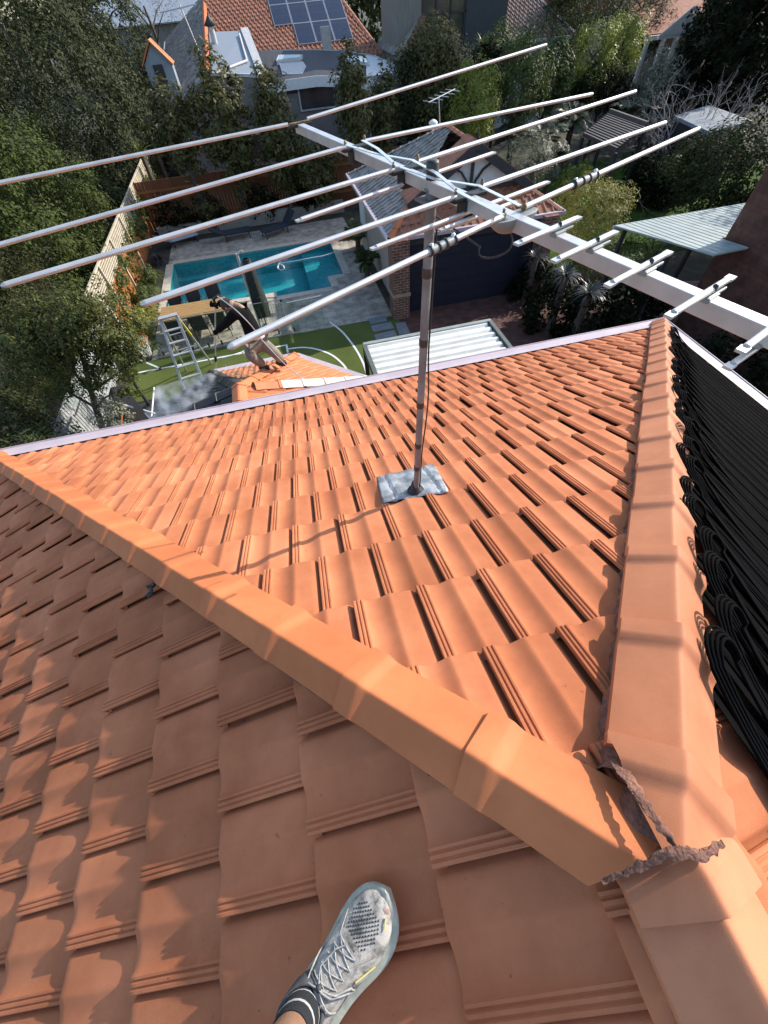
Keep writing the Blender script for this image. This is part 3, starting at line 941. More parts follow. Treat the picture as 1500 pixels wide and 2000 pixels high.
mb = MB(); k = len(pool_poly); ZBOT = GZ - 0.8
mb.add([(x, y, GZ - 0.005) for x, y in pool_poly] + [(x, y, ZBOT) for x, y in pool_poly], [(i, (i + 1) % k, k + (i + 1) % k, k + i) for i in range(k)] + [tuple(range(k, 2 * k))])
M['plaster'] = pool_mat()
tag(mb.build('pool_shell', M['plaster']), kind='structure')
mb = MB(); mb.prism([(PX1 - 1.5, PYS + .01), (PX1 - .01, PYS + .01), (PX1 - .01, PY1 - .01), (PX1 - 1.5, PY1 - .01)], ZBOT, GZ - 0.42)
mb.prism([(PX0 + .01, PY1 - 0.5), (PX1 - 1.5, PY1 - 0.5), (PX1 - 1.5, PY1 - .01), (PX0 + .01, PY1 - .01)], ZBOT, GZ - 0.55)
tag(mb.build('pool_bench_floor', M['plaster']), kind='structure')
mb = MB(); mb.add([(x, y, GZ - 0.09) for x, y in pool_poly], [tuple(range(k))])
tag(mb.build('pool_water', water_mat()), kind='structure')
# coping stones round the pool
mb = MB()
cpw = 0.32
for ei, ((x0, y0), (x1, y1)) in enumerate(zip(pool_poly, pool_poly[1:] + pool_poly[:1])):
    d = unit(V(x1 - x0, y1 - y0, 0)); o_ = V(d[1], -d[0], 0)
    L_ = math.hypot(x1 - x0, y1 - y0); n = max(1, round(L_ / 0.6))
    for i in range(n):
        c = V(x0, y0, GZ + 0.012 + .003 * (ei % 2)) + d * (L_ * (i + 0.5) / n) + o_ * (cpw / 2 - 0.03)
        mb.box(c, (L_ / n - 0.008, cpw, 0.03), axes=(d, o_, V(0, 0, 1)))
tag(mb.build('pool_coping', pm('pale coping stone', (0.52, 0.46, 0.37), (0.43, 0.38, 0.30), rough=0.8, scale=5, bump=.2)), kind='structure')

# synthetic turf court
M['turf'] = pm('synthetic turf', (0.105, 0.13, 0.036), (0.08, 0.103, 0.026), rough=0.95, scale=1.0, bump=0.5, bscale=300, spec=0.1)
mb = MB(); mb.add([(-6.6, 4.4, GZ + 0.004), (2.9, 4.4, GZ + 0.004), (2.9, 14.0, GZ + 0.004), (-6.6, 14.0, GZ + 0.004)], [(0, 1, 2, 3)])
tag(mb.build('turf_court_ground', M['turf']), kind='structure')
M['line'] = pm('white court line', (0.75, 0.75, 0.72), (0.65, 0.66, 0.62), rough=0.9, scale=8)
mb = MB()
def ground_line(pts, w=0.07, z=GZ + 0.009):
    P = [np.asarray(p) for p in pts]
    vs = []
    for i, p in enumerate(P):
        t = unit(P[min(i + 1, len(P) - 1)] - P[max(i - 1, 0)]); s = V(-t[1], t[0], 0) * w / 2
        vs += [V(p[0], p[1], z) + s, V(p[0], p[1], z) - s]
    mb.add(vs, [(2 * i, 2 * i + 1, 2 * i + 3, 2 * i + 2) for i in range(len(P) - 1)])
ground_line([(-6.4, 13.38), (-5.62, 13.38)]); 
ground_line([(-5.7, 13.38), (-1.26, 13.38)])
ground_line([(-1.29, 13.35), (-1.29, 12.9)])
def gcurve(px):
    P = [gz(x, y) for x, y in px]; out = []
    for i in range(len(P) - 1):
        p0, p1, p2, p3 = P[max(i - 1, 0)], P[i], P[i + 1], P[min(i + 2, len(P) - 1)]
        for t in np.linspace(0, 1, 7)[:-1]:
            out.append(0.5 * ((2 * p1) + (p2 - p0) * t + (2 * p0 - 5 * p1 + 4 * p2 - p3) * t * t + (3 * p1 - p0 - 3 * p2 + p3) * t ** 3))
    return out + [P[-1]]
ground_line(gcurve([(562, 682), (590, 679), (617, 682), (645, 692), (664, 706), (677, 722), (684, 745), (684, 775)]))
ground_line(gcurve([(644, 629), (668, 648), (690, 675), (704, 698), (714, 722), (718, 750), (716, 790)]))
ground_line(gcurve([(255, 699), (282, 707), (311, 719)]))
ground_line(gcurve([(220, 818), (260, 834)]))
tag(mb.build('court_lines_ground', M['line']), kind='structure')
mb = MB(); M['drive'] = brick_mat('red brick paving', (0.15, 0.06, 0.042), (0.10, 0.042, 0.03), (0.06, 0.035, 0.03), w=0.24, h=0.12, axis='z', msize=0.006)
mb.add([(2.9, 4.4, GZ + 0.002), (10.5, 4.4, GZ + 0.002), (10.5, 14.4, GZ + 0.002), (2.9, 14.4, GZ + 0.002)], [(0, 1, 2, 3)])
tag(mb.build('driveway_paving', M['drive']), kind='structure')
mb = MB(); mb.add([(9.5, 15.0, GZ + 0.001), (26, 15.0, GZ + 0.001), (26, 27, GZ + 0.001), (9.5, 27, GZ + 0.001)], [(0, 1, 2, 3)])
M['lawn'] = pm('lawn', (0.07, 0.13, 0.02), (0.035, 0.065, 0.012), rough=0.95, scale=1.5, bump=1.0, bscale=60, spec=0.1)
tag(mb.build('lawn', M['lawn']), kind='structure')
mb = MB(); mb.add([(9.6, 10.2, GZ + 0.006), (14.5, 8.4, GZ + 0.006), (15.5, 12.2, GZ + 0.006), (12.2, 13.2, GZ + 0.006)], [(0, 1, 2, 3)])
tag(mb.build('brick_path', brick_mat('pink brick path', (0.34, 0.2, 0.15), (0.28, 0.16, 0.12), (0.18, 0.13, 0.1), w=0.24, h=0.12, axis='z')), kind='structure')
# slate steps set in the turf
M['slate'] = pm('blue slate', (0.20, 0.21, 0.23), (0.15, 0.16, 0.175), rough=0.7, scale=6, bump=.3)
for q, lab in (([(718, 622), (752, 616), (757, 626), (724, 633)], 'bluestone slab in the turf beside the brick pier, farthest of the stack of three'),
               ([(724, 636), (763, 628), (770, 640), (729, 648)], 'bluestone slab in the turf, middle of the stack of three by the pier'),
               ([(730, 654), (770, 644), (776, 655), (735, 663)], 'bluestone slab in the turf, nearest of the stack of three to the house roof'),
               ([(772, 631), (791, 628), (801, 650), (780, 654)], 'lone bluestone slab turned sideways next to the red driveway')):
    P = [gz(x, y, GZ + 0.03) for x, y in q]
    tag(MB().slab(P[::-1], 0.03, V(0, 0, 1)).build('paving_slab', M['slate'], bevel=0.004), lab, 'paving slab', 'bluestone slabs in the turf')

# ---------------------------------------------------------------- fences, garage, carport
M['orange_wood'] = pm('orange stained timber', (0.42, 0.165, 0.045), (0.30, 0.11, 0.03), rough=0.75, scale=3, stretch=(2, 2, 14), bump=.15)
M['lattice'] = pm('pale lattice timber', (0.55, 0.48, 0.36), (0.42, 0.36, 0.27), rough=0.8, scale=4)
M['brickwall'] = brick_mat('red brick', (0.24, 0.09, 0.055), (0.17, 0.062, 0.04), (0.36, 0.31, 0.25), axis='x')
M['brickwall_y'] = brick_mat('red brick side', (0.24, 0.09, 0.055), (0.17, 0.062, 0.04), (0.36, 0.31, 0.25), axis='y')
M['white'] = pm('white paint', (0.75, 0.75, 0.73), (0.66, 0.66, 0.64), rough=0.6)
M['darkdoor'] = pm('navy garage door', (0.016, 0.018, 0.032), (0.012, 0.013, 0.024), rough=0.6)
M['darkpaint'] = pm('charcoal paint', (0.04, 0.04, 0.043), (0.03, 0.03, 0.032), rough=0.6)
M['dull_wood'] = pm('stained fence timber', (0.24, 0.085, 0.035), (0.16, 0.055, 0.022), rough=0.8, scale=3, stretch=(14, 2, 1))
XF = -7.05
fence = empty('boundary_fence', (XF, 22, GZ), 'long orange slatted fence topped with pale lattice along the left boundary', 'fence')
zl, zt = -5.15, -4.38
mb = MB()
for i, z in enumerate(np.arange(GZ + 0.08, zl - 0.02, 0.105)): mb.box((XF, 27.2, z), (0.025, 25.4, 0.088))
mb.build('board_panel', M['orange_wood'], fence)
mb = MB()
for y in np.arange(14.5, 40.0, 0.085): mb.box((XF, y, (zl + zt) / 2), (0.008, 0.034, zt - zl - 0.04))
for z in np.arange(zl + 0.05, zt - 0.03, 0.085): mb.box((XF + 0.009, 27.2, z), (0.008, 25.4, 0.034))
mb.build('lattice_panel', M['lattice'], fence)
mb = MB(); mb.box((XF, 27.2, zt), (0.07, 25.5, 0.045)); mb.build('top_rail', M['lattice'], fence)
mb = MB(); mb.box((XF + 0.01, 27.2, zl), (0.06, 25.5, 0.06)); mb.build('middle_rail', M['orange_wood'], fence)
for y in np.arange(14.5, 40, 2.4): MB().box((XF + 0.05, y, (GZ + zt) / 2), (0.07, 0.09, zt - GZ)).build('post', M['lattice'], fence)
low = empty('slatted_fence', (XF, 11, GZ), 'silvery grey slatted fence under the small dark tree by the gutter', 'fence')
mb = MB()
for y in np.arange(7.5, 14.4, 0.13): mb.box((XF, y, GZ + .75), (.03, .10, 1.5))
mb.build('slat_panel', pm('silvery timber', (.36, .37, .36), (.24, .25, .25), rough=.8, scale=6), low)
for z in (GZ + .3, GZ + 1.2): MB().box((XF + .04, 10.95, z), (.05, 6.9, .08)).build('rail', bpy.data.materials['silvery timber'], low)
back = empty('timber_fence', (0, 26.3, GZ), 'shaded reddish timber fence behind the pool under the tree row', 'fence')
mb = MB()
for x in np.arange(XF + 0.1, 9.0, 0.155): mb.box((x, 26.3 + RNG.normal(0, 0.004), GZ + 1.0), (0.146, 0.02, 2.0))
mb.build('board_panel', M['dull_wood'], back)
for z in (GZ + 0.5, GZ + 1.6): MB().bar((XF, 26.27, z), (9, 26.27, z), 0.05, 0.09).build('rail', M['orange_wood'], back)
mb = MB(); mb.box((-1.8, 25.0, GZ + 0.25), (9.5, 0.25, 0.5)); tag(mb.build('garden_wall', pm('pale rendered garden wall', (0.30, 0.27, 0.22), rough=.9)), 'low pale rendered wall behind the dark sun loungers', 'wall')

# garage with half-timbered gable
gar = empty('garage', (5.7, 17.5, GZ), 'brick garage with navy door and half timbered gable beside the pool', 'garage')
X0, X1, Y0, Y1, ZE_ = 2.75, 8.65, 14.0, 20.9, -3.9
wx0, wx1, wy0, wy1 = 3.05, 8.35, 14.35, 20.6
mb = MB(); mb.box((wx0 + 0.1, (wy0 + wy1) / 2, (GZ + ZE_) / 2), (0.2, wy1 - wy0, ZE_ - GZ)); mb.build('wall', M['render'], gar)
mb = MB(); mb.box((wx1 - 0.1, (wy0 + wy1) / 2, (GZ + ZE_) / 2), (0.2, wy1 - wy0, ZE_ - GZ)); mb.build('wall', M['brickwall_y'], gar)
mb = MB(); mb.box(((wx0 + wx1) / 2, wy1 - 0.1, (GZ + ZE_) / 2), (wx1 - wx0 - .42, 0.2, ZE_ - GZ)); mb.build('wall', M['brickwall'], gar)
PWX = 3.32
mb = MB(); mb.box((PWX - 0.29, 14.0, (GZ + ZE_) / 2), (0.58, 0.62, ZE_ - GZ - 0.01)); mb.build('brick_pier', M['brickwall'], gar)
mb = MB(); mb.box((PWX - 0.29, 14.0, GZ + 0.83), (0.64, 0.68, 0.09)); mb.build('pier_band', pm('sandstone band', (0.4, 0.31, 0.2)), gar)
mb = MB(); mb.box((8.2, 14.0, (GZ + ZE_) / 2), (0.5, 0.62, ZE_ - GZ - 0.01)); mb.build('brick_pier', M['brickwall'], gar)
mb = MB(); mb.box(((PWX + 7.95) / 2, 14.12, (GZ + ZE_ - 0.3) / 2), (7.95 - PWX, 0.06, ZE_ - GZ - 0.3))
for i in range(5): mb.box(((PWX + 7.95) / 2, 14.085, GZ + 0.25 + i * 0.42), (7.95 - PWX - .1, 0.02, 0.36))
mb.build('garage_door', M['darkdoor'], gar)
mb = MB(); mb.box(((PWX + 7.95) / 2, 14.05, ZE_ - 0.16), (7.95 - PWX, 0.1, 0.28)); mb.build('lintel', M['darkpaint'], gar)
RX, ZR, YF, YB = 5.72, -2.15, 15.05, 17.45
M['oldtile'] = pm('old grey brown tile', (0.40, 0.36, 0.32), (0.24, 0.215, 0.19), rough=0.85, scale=4, bump=.5, bscale=50, speck=((0.3, 0.12, 0.06), 5, 0.2))
M['redtile'] = pm('weathered red tile', (0.36, 0.145, 0.075), (0.24, 0.095, 0.055), rough=0.8, scale=5, bump=.4, bscale=50, speck=((0.1, 0.07, 0.05), 6, 0.25))
SIMPLE = [(0.0, 0.0), (0.0, 0.03), (0.03, 0.034), (0.06, 0.03), (0.085, 0.01), (0.16, 0.0), (0.26, 0.0), (0.30, 0.0)]


def roof_plane(name, eave_a, eave_b, up_pt, cutpts, parent, mat, W=0.26, G=0.34, prof=SIMPLE, jit=0.002, th=0.02):
    """tile a plane through eave line a-b and a point up the slope; cutpts = [(point, outward normal)]"""
    a, b, u = (np.asarray(p, float) for p in (eave_a, eave_b, up_pt))
    du = unit(b - a)
    n = unit(np.cross(b - a, u - a)); n = n if n[2] > 0 else -n
    dn = np.cross(n, du); dn = dn if dn[2] < 0 else -dn
    if np.dot(np.cross(du, dn), n) < 0: du, a, b = -du, b, a
    O = a
    Ls = abs((u - a) @ dn)
    rows = range(-int(math.ceil(Ls / G)), 1)
    return tile_slope(name, O, du, dn, n, (0, np.linalg.norm(b - a)), 0.0, rows, 0.0, cutpts, parent, mat, W=W, G=G, prof=prof, th=th, drop=0.0, jit=jit)


def vcut(p, q, inside):
    """vertical cutting plane through p and q keeping the side of `inside`"""
    p, q, c = (np.asarray(x, float) for x in (p, q, inside))
    n = V(q[1] - p[1], -(q[0] - p[0]), 0)
    if n @ (c - p) > 0: n = -n
    return (p, n)


def caps_line(p, q, parent, mat, sp=0.38, w=0.11, h=0.06, name='hip_cap'):
    """a run of simple ridge caps drawn as one part"""
    p, q = np.asarray(p, float), np.asarray(q, float)
    d = unit(q - p); s = unit(np.cross(d, V(0, 0, 1))); u = np.cross(s, d)
    L_ = np.linalg.norm(q - p); n = max(1, int(L_ / sp)); st = L_ / n
    m = MB()
    for i in range(n):
        a, b = p + d * (i * st), p + d * ((i + 1) * st + 0.03)
        vs = []
        for e, o in ((a, 0.0), (b - d * 0.06, 0.002), (b - d * 0.055, 0.014), (b, 0.014)):
            for x in (-1, -0.5, -0.12, 0.12, 0.5, 1): vs.append(e + s * x * w * (1 + o) + u * (h * (1 - abs(x) ** 1.1 * 0.9) + o))
        for x in (-1, 1): vs.append(b + s * x * w * 1.01 - u * 0.05)
        m.add(vs, [(r * 6 + c, r * 6 + c + 1, (r + 1) * 6 + c + 1, (r + 1) * 6 + c) for r in range(3) for c in range(5)] + [(18, 19, 20, 21, 22, 23, 25, 24)], False)
    return m.build(name, mat, parent)


C = (RX, 17, 0)
e = [V(X0, Y0, ZE_), V(X1, Y0, ZE_), V(X1, Y1, ZE_), V(X0, Y1, ZE_)]
rF, rB = V(RX, YF, ZR), V(RX, YB, ZR)
gl, gr = V(X0 + 1.05, Y0 + 1.05, ZE_ + 0.62), V(X1 - 1.05, Y0 + 1.05, ZE_ + 0.62)
roof_plane('roof_slope', e[3], e[0], rF, [vcut(rB, e[3], (X0, YF, 0)), vcut(e[0], gl, (X0, YF, 0)), (rF, V(0, -1, 0)) if False else vcut(rF, rB, (X0, YF, 0))], gar, M['oldtile'], jit=.003)
roof_plane('roof_slope', e[1], e[2], rF, [vcut(rB, e[2], (X1, YF, 0)), vcut(e[1], gr, (X1, YF, 0)), vcut(rF, rB, (X1, YF, 0))], gar, M['redtile'], jit=.003)
for o in list(gar.children)[-2:]:
    bm = bmesh.new(); bm.from_mesh(o.data)
    # keep the part above the front hip only behind the gable face
    geo = bm.verts[:] + bm.edges[:] + bm.faces[:]
    bmesh.ops.bisect_plane(bm, geom=geo, plane_co=Vector((RX, Y0 + 0.72, 0)), plane_no=Vector((0, 1, 0)))
    bmesh.ops.delete(bm, geom=[f for f in bm.faces if f.calc_center_median().y < Y0 + 0.72 and f.calc_center_median().z > ZE_ + 0.66], context='FACES')
    bm.to_mesh(o.data); bm.free()
roof_plane('roof_slope', e[0], e[1], (RX, Y0 + 1.05, ZE_ + 0.62), [vcut(e[0], gl, (RX, Y0 + .3, 0)), vcut(e[1], gr, (RX, Y0 + .3, 0)), (V(0, Y0 + 1.05, 0), V(0, 1, 0))], gar, M['redtile'], jit=.003)
roof_plane('roof_slope', e[2], e[3], rB, [vcut(e[2], rB, (RX, Y1 - .3, 0)), vcut(e[3], rB, (RX, Y1 - .3, 0))], gar, M['oldtile'], jit=.003)
caps_line(rF - V(0, .35, 0), rB, gar, M['redtile'], name='ridge_capping'); caps_line(rB, e[3], gar, M['oldtile']); caps_line(gl, e[0], gar, M['cap']); caps_line(gr, e[1], gar, M['redtile']); caps_line(rB, e[2], gar, M['redtile'])
# the gable: white panel, black barge boards and curved braces
YG = Y0 + 1.0
mb = MB(); mb.slab([(gl[0] + .1, YG, gl[2] + 0.02), (gr[0] - .1, YG, gl[2] + 0.02), (RX, YG, ZR - 0.05)], 0.05, V(0, -1, 0)); mb.build('gable_panel', M['white'], gar)
for s_ in (-1, 1):
    lo = V(RX + s_ * 2.15, YG - 0.28, gl[2] - 0.14); hi = V(RX, YG - 0.28, ZR - 0.02)
    MB().bar(lo, hi, 0.05, 0.24).build('barge_board', M['darkpaint'], gar)
    mid = (lo + hi) / 2
    mb = MB(); mb.slab([lo + V(0, 0, .1), hi + V(0, 0, .1), hi + V(0, .9, .1), lo + V(0, .9, .1)] if s_ > 0 else [hi + V(0, 0, .1), lo + V(0, 0, .1), lo + V(0, .9, .1), hi + V(0, .9, .1)], 0.05)
    mb.build('verge', M['redtile'], gar)
mb = MB()
zb, zt_ = gl[2] + 0.05, ZR - 0.15
mb.box((RX, YG - 0.075, (zb + zt_) / 2 + .02), (0.09, 0.05, zt_ - zb)); mb.box((RX, YG - 0.075, zb), (3.4, 0.05, 0.1))
for s_ in (-1, 1):
    P = [V(RX + s_ * 0.06, YG - 0.07, zb), V(RX + s_ * 0.16, YG - 0.07, zb + 0.22), V(RX + s_ * 0.36, YG - 0.07, zb + 0.46), V(RX + s_ * 0.66, YG - 0.07, zb + 0.62)]
    for p, q in zip(P[:-1], P[1:]): mb.bar(p, q, 0.05, 0.07, up=(0, 1, 0))
mb.build('timber_brace', M['darkpaint'], gar)
MB().lathe(V(RX, YG - 0.28, ZR - 0.05), [(0.03, -0.25), (0.05, -0.2), (0.03, -0.1), (0.045, 0.1), (0.02, 0.25), (0.035, 0.3), (0.005, 0.42)], 10).build('finial', M['darkpaint'], gar)
for a, b, o_ in ((e[0], e[1], V(0, -1, 0)), (e[3], e[0], V(-1, 0, 0)), (e[1], e[2], V(1, 0, 0))):
    mb = MB(); d = unit(b - a); mb.bar(a + o_ * 0.05 - V(0, 0, .03) - d * .1, b + o_ * 0.05 - V(0, 0, .03) + d * .1, 0.16, 0.10); mb.build('gutter', M['gutter'], gar)
MB().tube([(2.95, 14.9, -4.0), (2.95, 14.9, -4.25), (2.98, 14.9, -4.4), (2.98, 14.9, GZ)], 0.045, 10).build('downpipe', M['white'], gar)
mb = MB(); mb.box((3.02, 20.0, GZ + 1.05), (0.06, 0.9, 2.1)); mb.build('side_door', M['white'], gar)

# carport with white corrugated roof against the house
cpt = empty('carport', (2.3, 7.4, GZ), 'small carport roof of white ribbed sheets tucked under the house gutter', 'carport')
zc = -4.0
mb = MB(); n = 60; vs = []
for j in range(n + 1):
    y = 5.6 + (8.55 - 5.6) * j / n
    f = (y / 0.215) % 1.0
    h = 0.045 if f < 0.32 else (0.045 * (1 - (f - .32) / .1) if f < 0.42 else (0 if f < .9 else 0.045 * (f - .9) / .1))
    vs += [(0.78, y, zc + 0.045 - h), (3.78, y, zc + 0.045 - h)]
mb.add(vs, [(2 * j, 2 * j + 1, 2 * j + 3, 2 * j + 2) for j in range(n)]); mb.build('sheet_roof', pm('white ribbed sheet', (0.72, 0.72, 0.66), (0.62, 0.62, 0.56), rough=.5, scale=3, speck=((.3, .28, .22), 9, .12)), cpt)
mb = MB(); mb.bar((0.7, 8.6, zc), (3.9, 8.6, zc), 0.10, 0.14); mb.build('front_beam', pm('grey green frame', (0.28, 0.31, 0.28)), cpt)
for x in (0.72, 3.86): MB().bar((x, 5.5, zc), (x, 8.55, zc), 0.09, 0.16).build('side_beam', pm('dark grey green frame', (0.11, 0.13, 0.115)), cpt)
for x in (0.72, 3.86): MB().box((x, 8.5, (GZ + zc) / 2), (0.09, 0.09, zc - GZ)).build('post', M['darkpaint'], cpt)

# low bay roof under the eave, half pressure cleaned
bay = empty('bay_roof', (-1.85, 6.3, GZ), 'low hipped bay roof below the gutter, half bright orange and half dirty', 'roof')
BC = V(-1.88, 6.3, -2.9); ze = -3.72
oct_ = [V(-4.1, 5.3, ze), V(-4.1, 6.68, ze), V(-2.72, 8.18, ze), V(-0.92, 8.25, ze), V(0.4, 6.95, ze), V(0.4, 5.3, ze)]
M['wet'] = pm('dirty wet tile', (0.05, 0.042, 0.038), (0.025, 0.022, 0.02), rough=0.5, scale=6, bump=.5, bscale=60, speck=((0.25, 0.09, 0.04), 4, 0.22))
M['half'] = pm('half cleaned tile', (0.55, 0.19, 0.07), (0.2, 0.11, 0.06), rough=0.6, scale=4.5, bump=.4, bscale=60, lo=.42, hi=.58)
M['clean'] = pm('fresh cleaned tile', (0.62, 0.20, 0.07), (0.52, 0.165, 0.06), rough=0.6, scale=4, bump=.3, bscale=80)
mats = [M['wet'], M['wet'], M['half'], M['clean'], M['clean']]
RB = V(-1.88, 5.0, -2.9)
for i in range(5):
    a, b = oct_[i], oct_[i + 1]
    cen = (a + b) / 2
    p1 = RB if i in (0, 4) else BC
    cuts = []
    if i == 0: cuts = [vcut(BC, b, cen), vcut(BC, RB, cen)]
    elif i == 4: cuts = [vcut(BC, a, cen), vcut(BC, RB, cen)]
    else: cuts = [vcut(BC, a, cen), vcut(BC, b, cen)]
    roof_plane('roof_slope', a, b, BC, cuts, bay, mats[i], W=0.24, G=0.33, prof=[(u_, h_ * 1.1) for u_, h_ in PROF[1:]])
up_ = V(0, 0, 0.03)
caps_line(BC + up_, oct_[1] + up_, bay, M['wet'], sp=.42, w=.13, h=.07); caps_line(BC + up_, oct_[2] + up_, bay, M['wet'], sp=.42, w=.13, h=.07)
caps_line(BC + up_, oct_[3] + up_, bay, M['clean'], sp=.42, w=.13, h=.07)
caps_line(BC + up_ + .25 * unit(oct_[4] - BC), BC + up_ + .62 * (oct_[4] - BC) * .45, bay, M['clean'], sp=.42, w=.13, h=.075)
caps_line(BC + up_ + .28 * (oct_[4] - BC), oct_[4] + up_, bay, pm('white limed cap', (0.72, 0.66, 0.62), (0.6, 0.45, 0.36), rough=.8, scale=7), sp=.42, w=.13, h=.07)
caps_line(RB + up_, BC + up_, bay, M['clean'], sp=.42, w=.13, h=.075, name='ridge_capping')
for i in range(1, 4 + 1):
    a, b = oct_[i], oct_[(i + 1) % 6] if i < 5 else oct_[0]
    o_ = unit(np.cross(b - a, V(0, 0, 1))); o_ = o_ if o_ @ ((a + b) / 2 - BC) > 0 else -o_
    MB().bar(a + o_ * 0.06 - V(0, 0, .02), b + o_ * 0.06 - V(0, 0, .02), 0.15, 0.1).build('gutter', M['gutter'] if i > 1 else M['darkpaint'], bay)
mb = MB(); mb.prism([(p[0] + (BC[0] - p[0]) * .14, p[1] + (6.3 - p[1]) * .14) for p in oct_[::-1]], GZ, ze - 0.1); mb.build('wall', M['brickwall'], bay)

# ---------------------------------------------------------------- houses behind the garden
M['greywall'] = pm('grey rendered wall', (0.20, 0.185, 0.175), (0.17, 0.158, 0.15), rough=0.9, scale=1.5)
M['zinc'] = pm('blue grey metal roof', (0.30, 0.335, 0.365), (0.25, 0.28, 0.31), rough=0.5, metal=0.2, scale=2, stretch=(1, 14, 1))
M['darkroof'] = pm('dark ribbed metal roof', (0.05, 0.053, 0.058), (0.035, 0.037, 0.04), rough=0.7, metal=0.0, scale=2, stretch=(16, 1, 1))
M['glass'] = pm('window glass', (0.05, 0.055, 0.06), (0.03, 0.032, 0.035), rough=0.12, scale=1.2, spec=0.8)
M['trim'] = pm('pale grey trim', (0.52, 0.52, 0.51), (0.44, 0.44, 0.43), rough=0.6)
M['concrete'] = pm('pale concrete', (0.42, 0.40, 0.37), (0.34, 0.32, 0.30), rough=0.85, scale=6)
M['solarcell'] = None


def solar_mat():
    m, t, p = new_mat('solar panel cells')
    N, L = t.nodes.new, t.links.new
    tc = N('ShaderNodeTexCoord'); br = N('ShaderNodeTexBrick'); br.offset = 0
    br.inputs['Scale'].default_value = 1; br.inputs['Brick Width'].default_value = 0.105; br.inputs['Row Height'].default_value = 0.8
    br.inputs['Mortar Size'].default_value = 0.006
    br.inputs['Color1'].default_value = (0.008, 0.011, 0.028, 1); br.inputs['Color2'].default_value = (0.010, 0.013, 0.032, 1); br.inputs['Mortar'].default_value = (0.07, 0.08, 0.11, 1)
    L(tc.outputs['UV'], br.inputs['Vector']); L(br.outputs['Color'], p.inputs['Base Color']); p.inputs['Roughness'].default_value = 0.12
    return m


M['solarcell'] = solar_mat()
bg = empty('large_house', (1.5, 36, GZ), 'big house behind the tree row with orange tiled roof, solar panels and curved roof', 'house')
YW = 33.0
# left gabled wing
gA, gL_ = V(-2.42, YW, -1.74), V(-5.95, YW, -3.6)
gRt = V(0.35, YW, -3.2)
mb = MB(); mb.slab([(-5.8, YW, GZ), (0.3, YW, GZ), (0.3, YW, -2.5), (-2.42, YW, -1.95), (-5.8, YW, -3.75)], 0.25, V(0, -1, 0)); mb.build('wall', M['greywall'], bg)
_rr = gy(398, -12, 47.0); bk = _rr - gA
roof_plane('roof_slope', gL_ + bk, gL_ - bk * .02, gA, [vcut(gA, _rr, (-5, 36, 0))], bg, M['oldtile'], jit=.004)
caps_line(gA - bk * .02, _rr, bg, M['cap'], w=.15, h=.12, name='hip_cap')
mb = MB(); mb.bar(gL_ - V(0, .33, 0.05), gA - V(0, .33, 0.05), 0.04, 0.22); mb.build('barge_board', M['trim'], bg)
mb = MB(); mb.bar(gL_ + bk + V(-.05, 0, -.05), gL_ - V(.05, .3, .05), 0.12, 0.1); mb.build('gutter', M['trim'], bg)
mb = MB(); mb.box((-5.7, 40, (GZ - 3.75) / 2), (0.2, 13.6, -3.75 - GZ)); mb.build('side_wall', M['greywall'], bg)
# flat roofed box at its right
zf = -2.25
mb = MB(); mb.slab([(-2.35, YW - .02, zf + .06), (0.35, YW - .02, zf + .06), (0.35, YW - .02, GZ), (-2.35, YW - .02, GZ)][::-1], 0.2, V(0, -1, 0))
mb.box((0.27, 37, (zf + .06 + GZ) / 2), (0.2, 7.5, zf + .06 - GZ)); mb.build('box_wall', M['greywall'], bg)
_fr = [gy(408, 62, 38.4), gy(478, 60, 38.4), gy(514, 152, YW + .05), gy(415, 148, YW + .05)]
MB().slab(_fr[::-1], .06, unit(np.cross(_fr[2] - _fr[3], _fr[0] - _fr[3]))).build('flat_roof', M['zinc'], bg)
_q = V(0, 0, .07)
MB().bar(_fr[1] + _q, _fr[2] + _q, .45, .12).bar(_fr[2] + _q, _fr[3] + _q, .2, .12).build('parapet_cap', M['trim'], bg)
MB().tube([gy(468, 70, 37.7) + _q, gy(483, 122, 34.6) + _q, gy(425, 145, 33.4) + _q], 0.06, 8).build('roof_pipe', M['trim'], bg)
f0 = gy(423, 85, 38.5)
f0 = gy(420, 84, 36.9); f1 = gy(413, 52, 36.9); MB().tube([f0 - V(0, 0, .3), V(f0[0], 36.9, f1[2])], 0.15, 14).build('flue', M['trim'], bg)
MB().lathe(V(f0[0], 36.9, f1[2]), [(0.17, 0), (0.36, 0.05), (0.05, 0.4)], 14).build('flue_cowl', M['darkpaint'], bg)
# orange roof behind, rising away
oe0, oe1 = V(-2.8, 38.6, -2.45), V(8.6, 38.6, -2.45)
oup = V(0, 46.5, 0.9)
M['orangetile'] = pm('orange house tile', (0.40, 0.16, 0.085), (0.24, 0.11, 0.07), rough=0.8, scale=7, bump=.4, bscale=40, speck=((0.42, 0.32, 0.24), 12, 0.25))
roof_plane('roof_slope', oe0, oe1, oup, [vcut(gA, _rr, (3, 40, 0)), vcut((8.6, 38.6, 0), (6.2, 46.5, 0), (0, 42, 0))], bg, M['orangetile'], W=.3, G=.36, prof=[(0, 0), (0, .05), (.04, .06), (.08, .05), (.11, .012), (.2, 0), (.3, 0)], jit=.004)
caps_line(V(8.6, 38.6, -2.42), V(6.2, 46.5, 0.93), bg, M['orangetile'], w=.14)
mb = MB(); mb.box((3.2, 38.75, (GZ - 2.55) / 2), (10.6, .2, -2.55 - GZ)); mb.box((8.4, 44, (GZ - 2.6) / 2), (.2, 10, -2.6 - GZ)); mb.build('rear_wall', M['greywall'], bg)
nO = unit(np.cross(oe1 - oe0, oup - oe0)); nO = nO if nO[2] > 0 else -nO
dO = unit(oup - V(0, 38.6, -2.45))


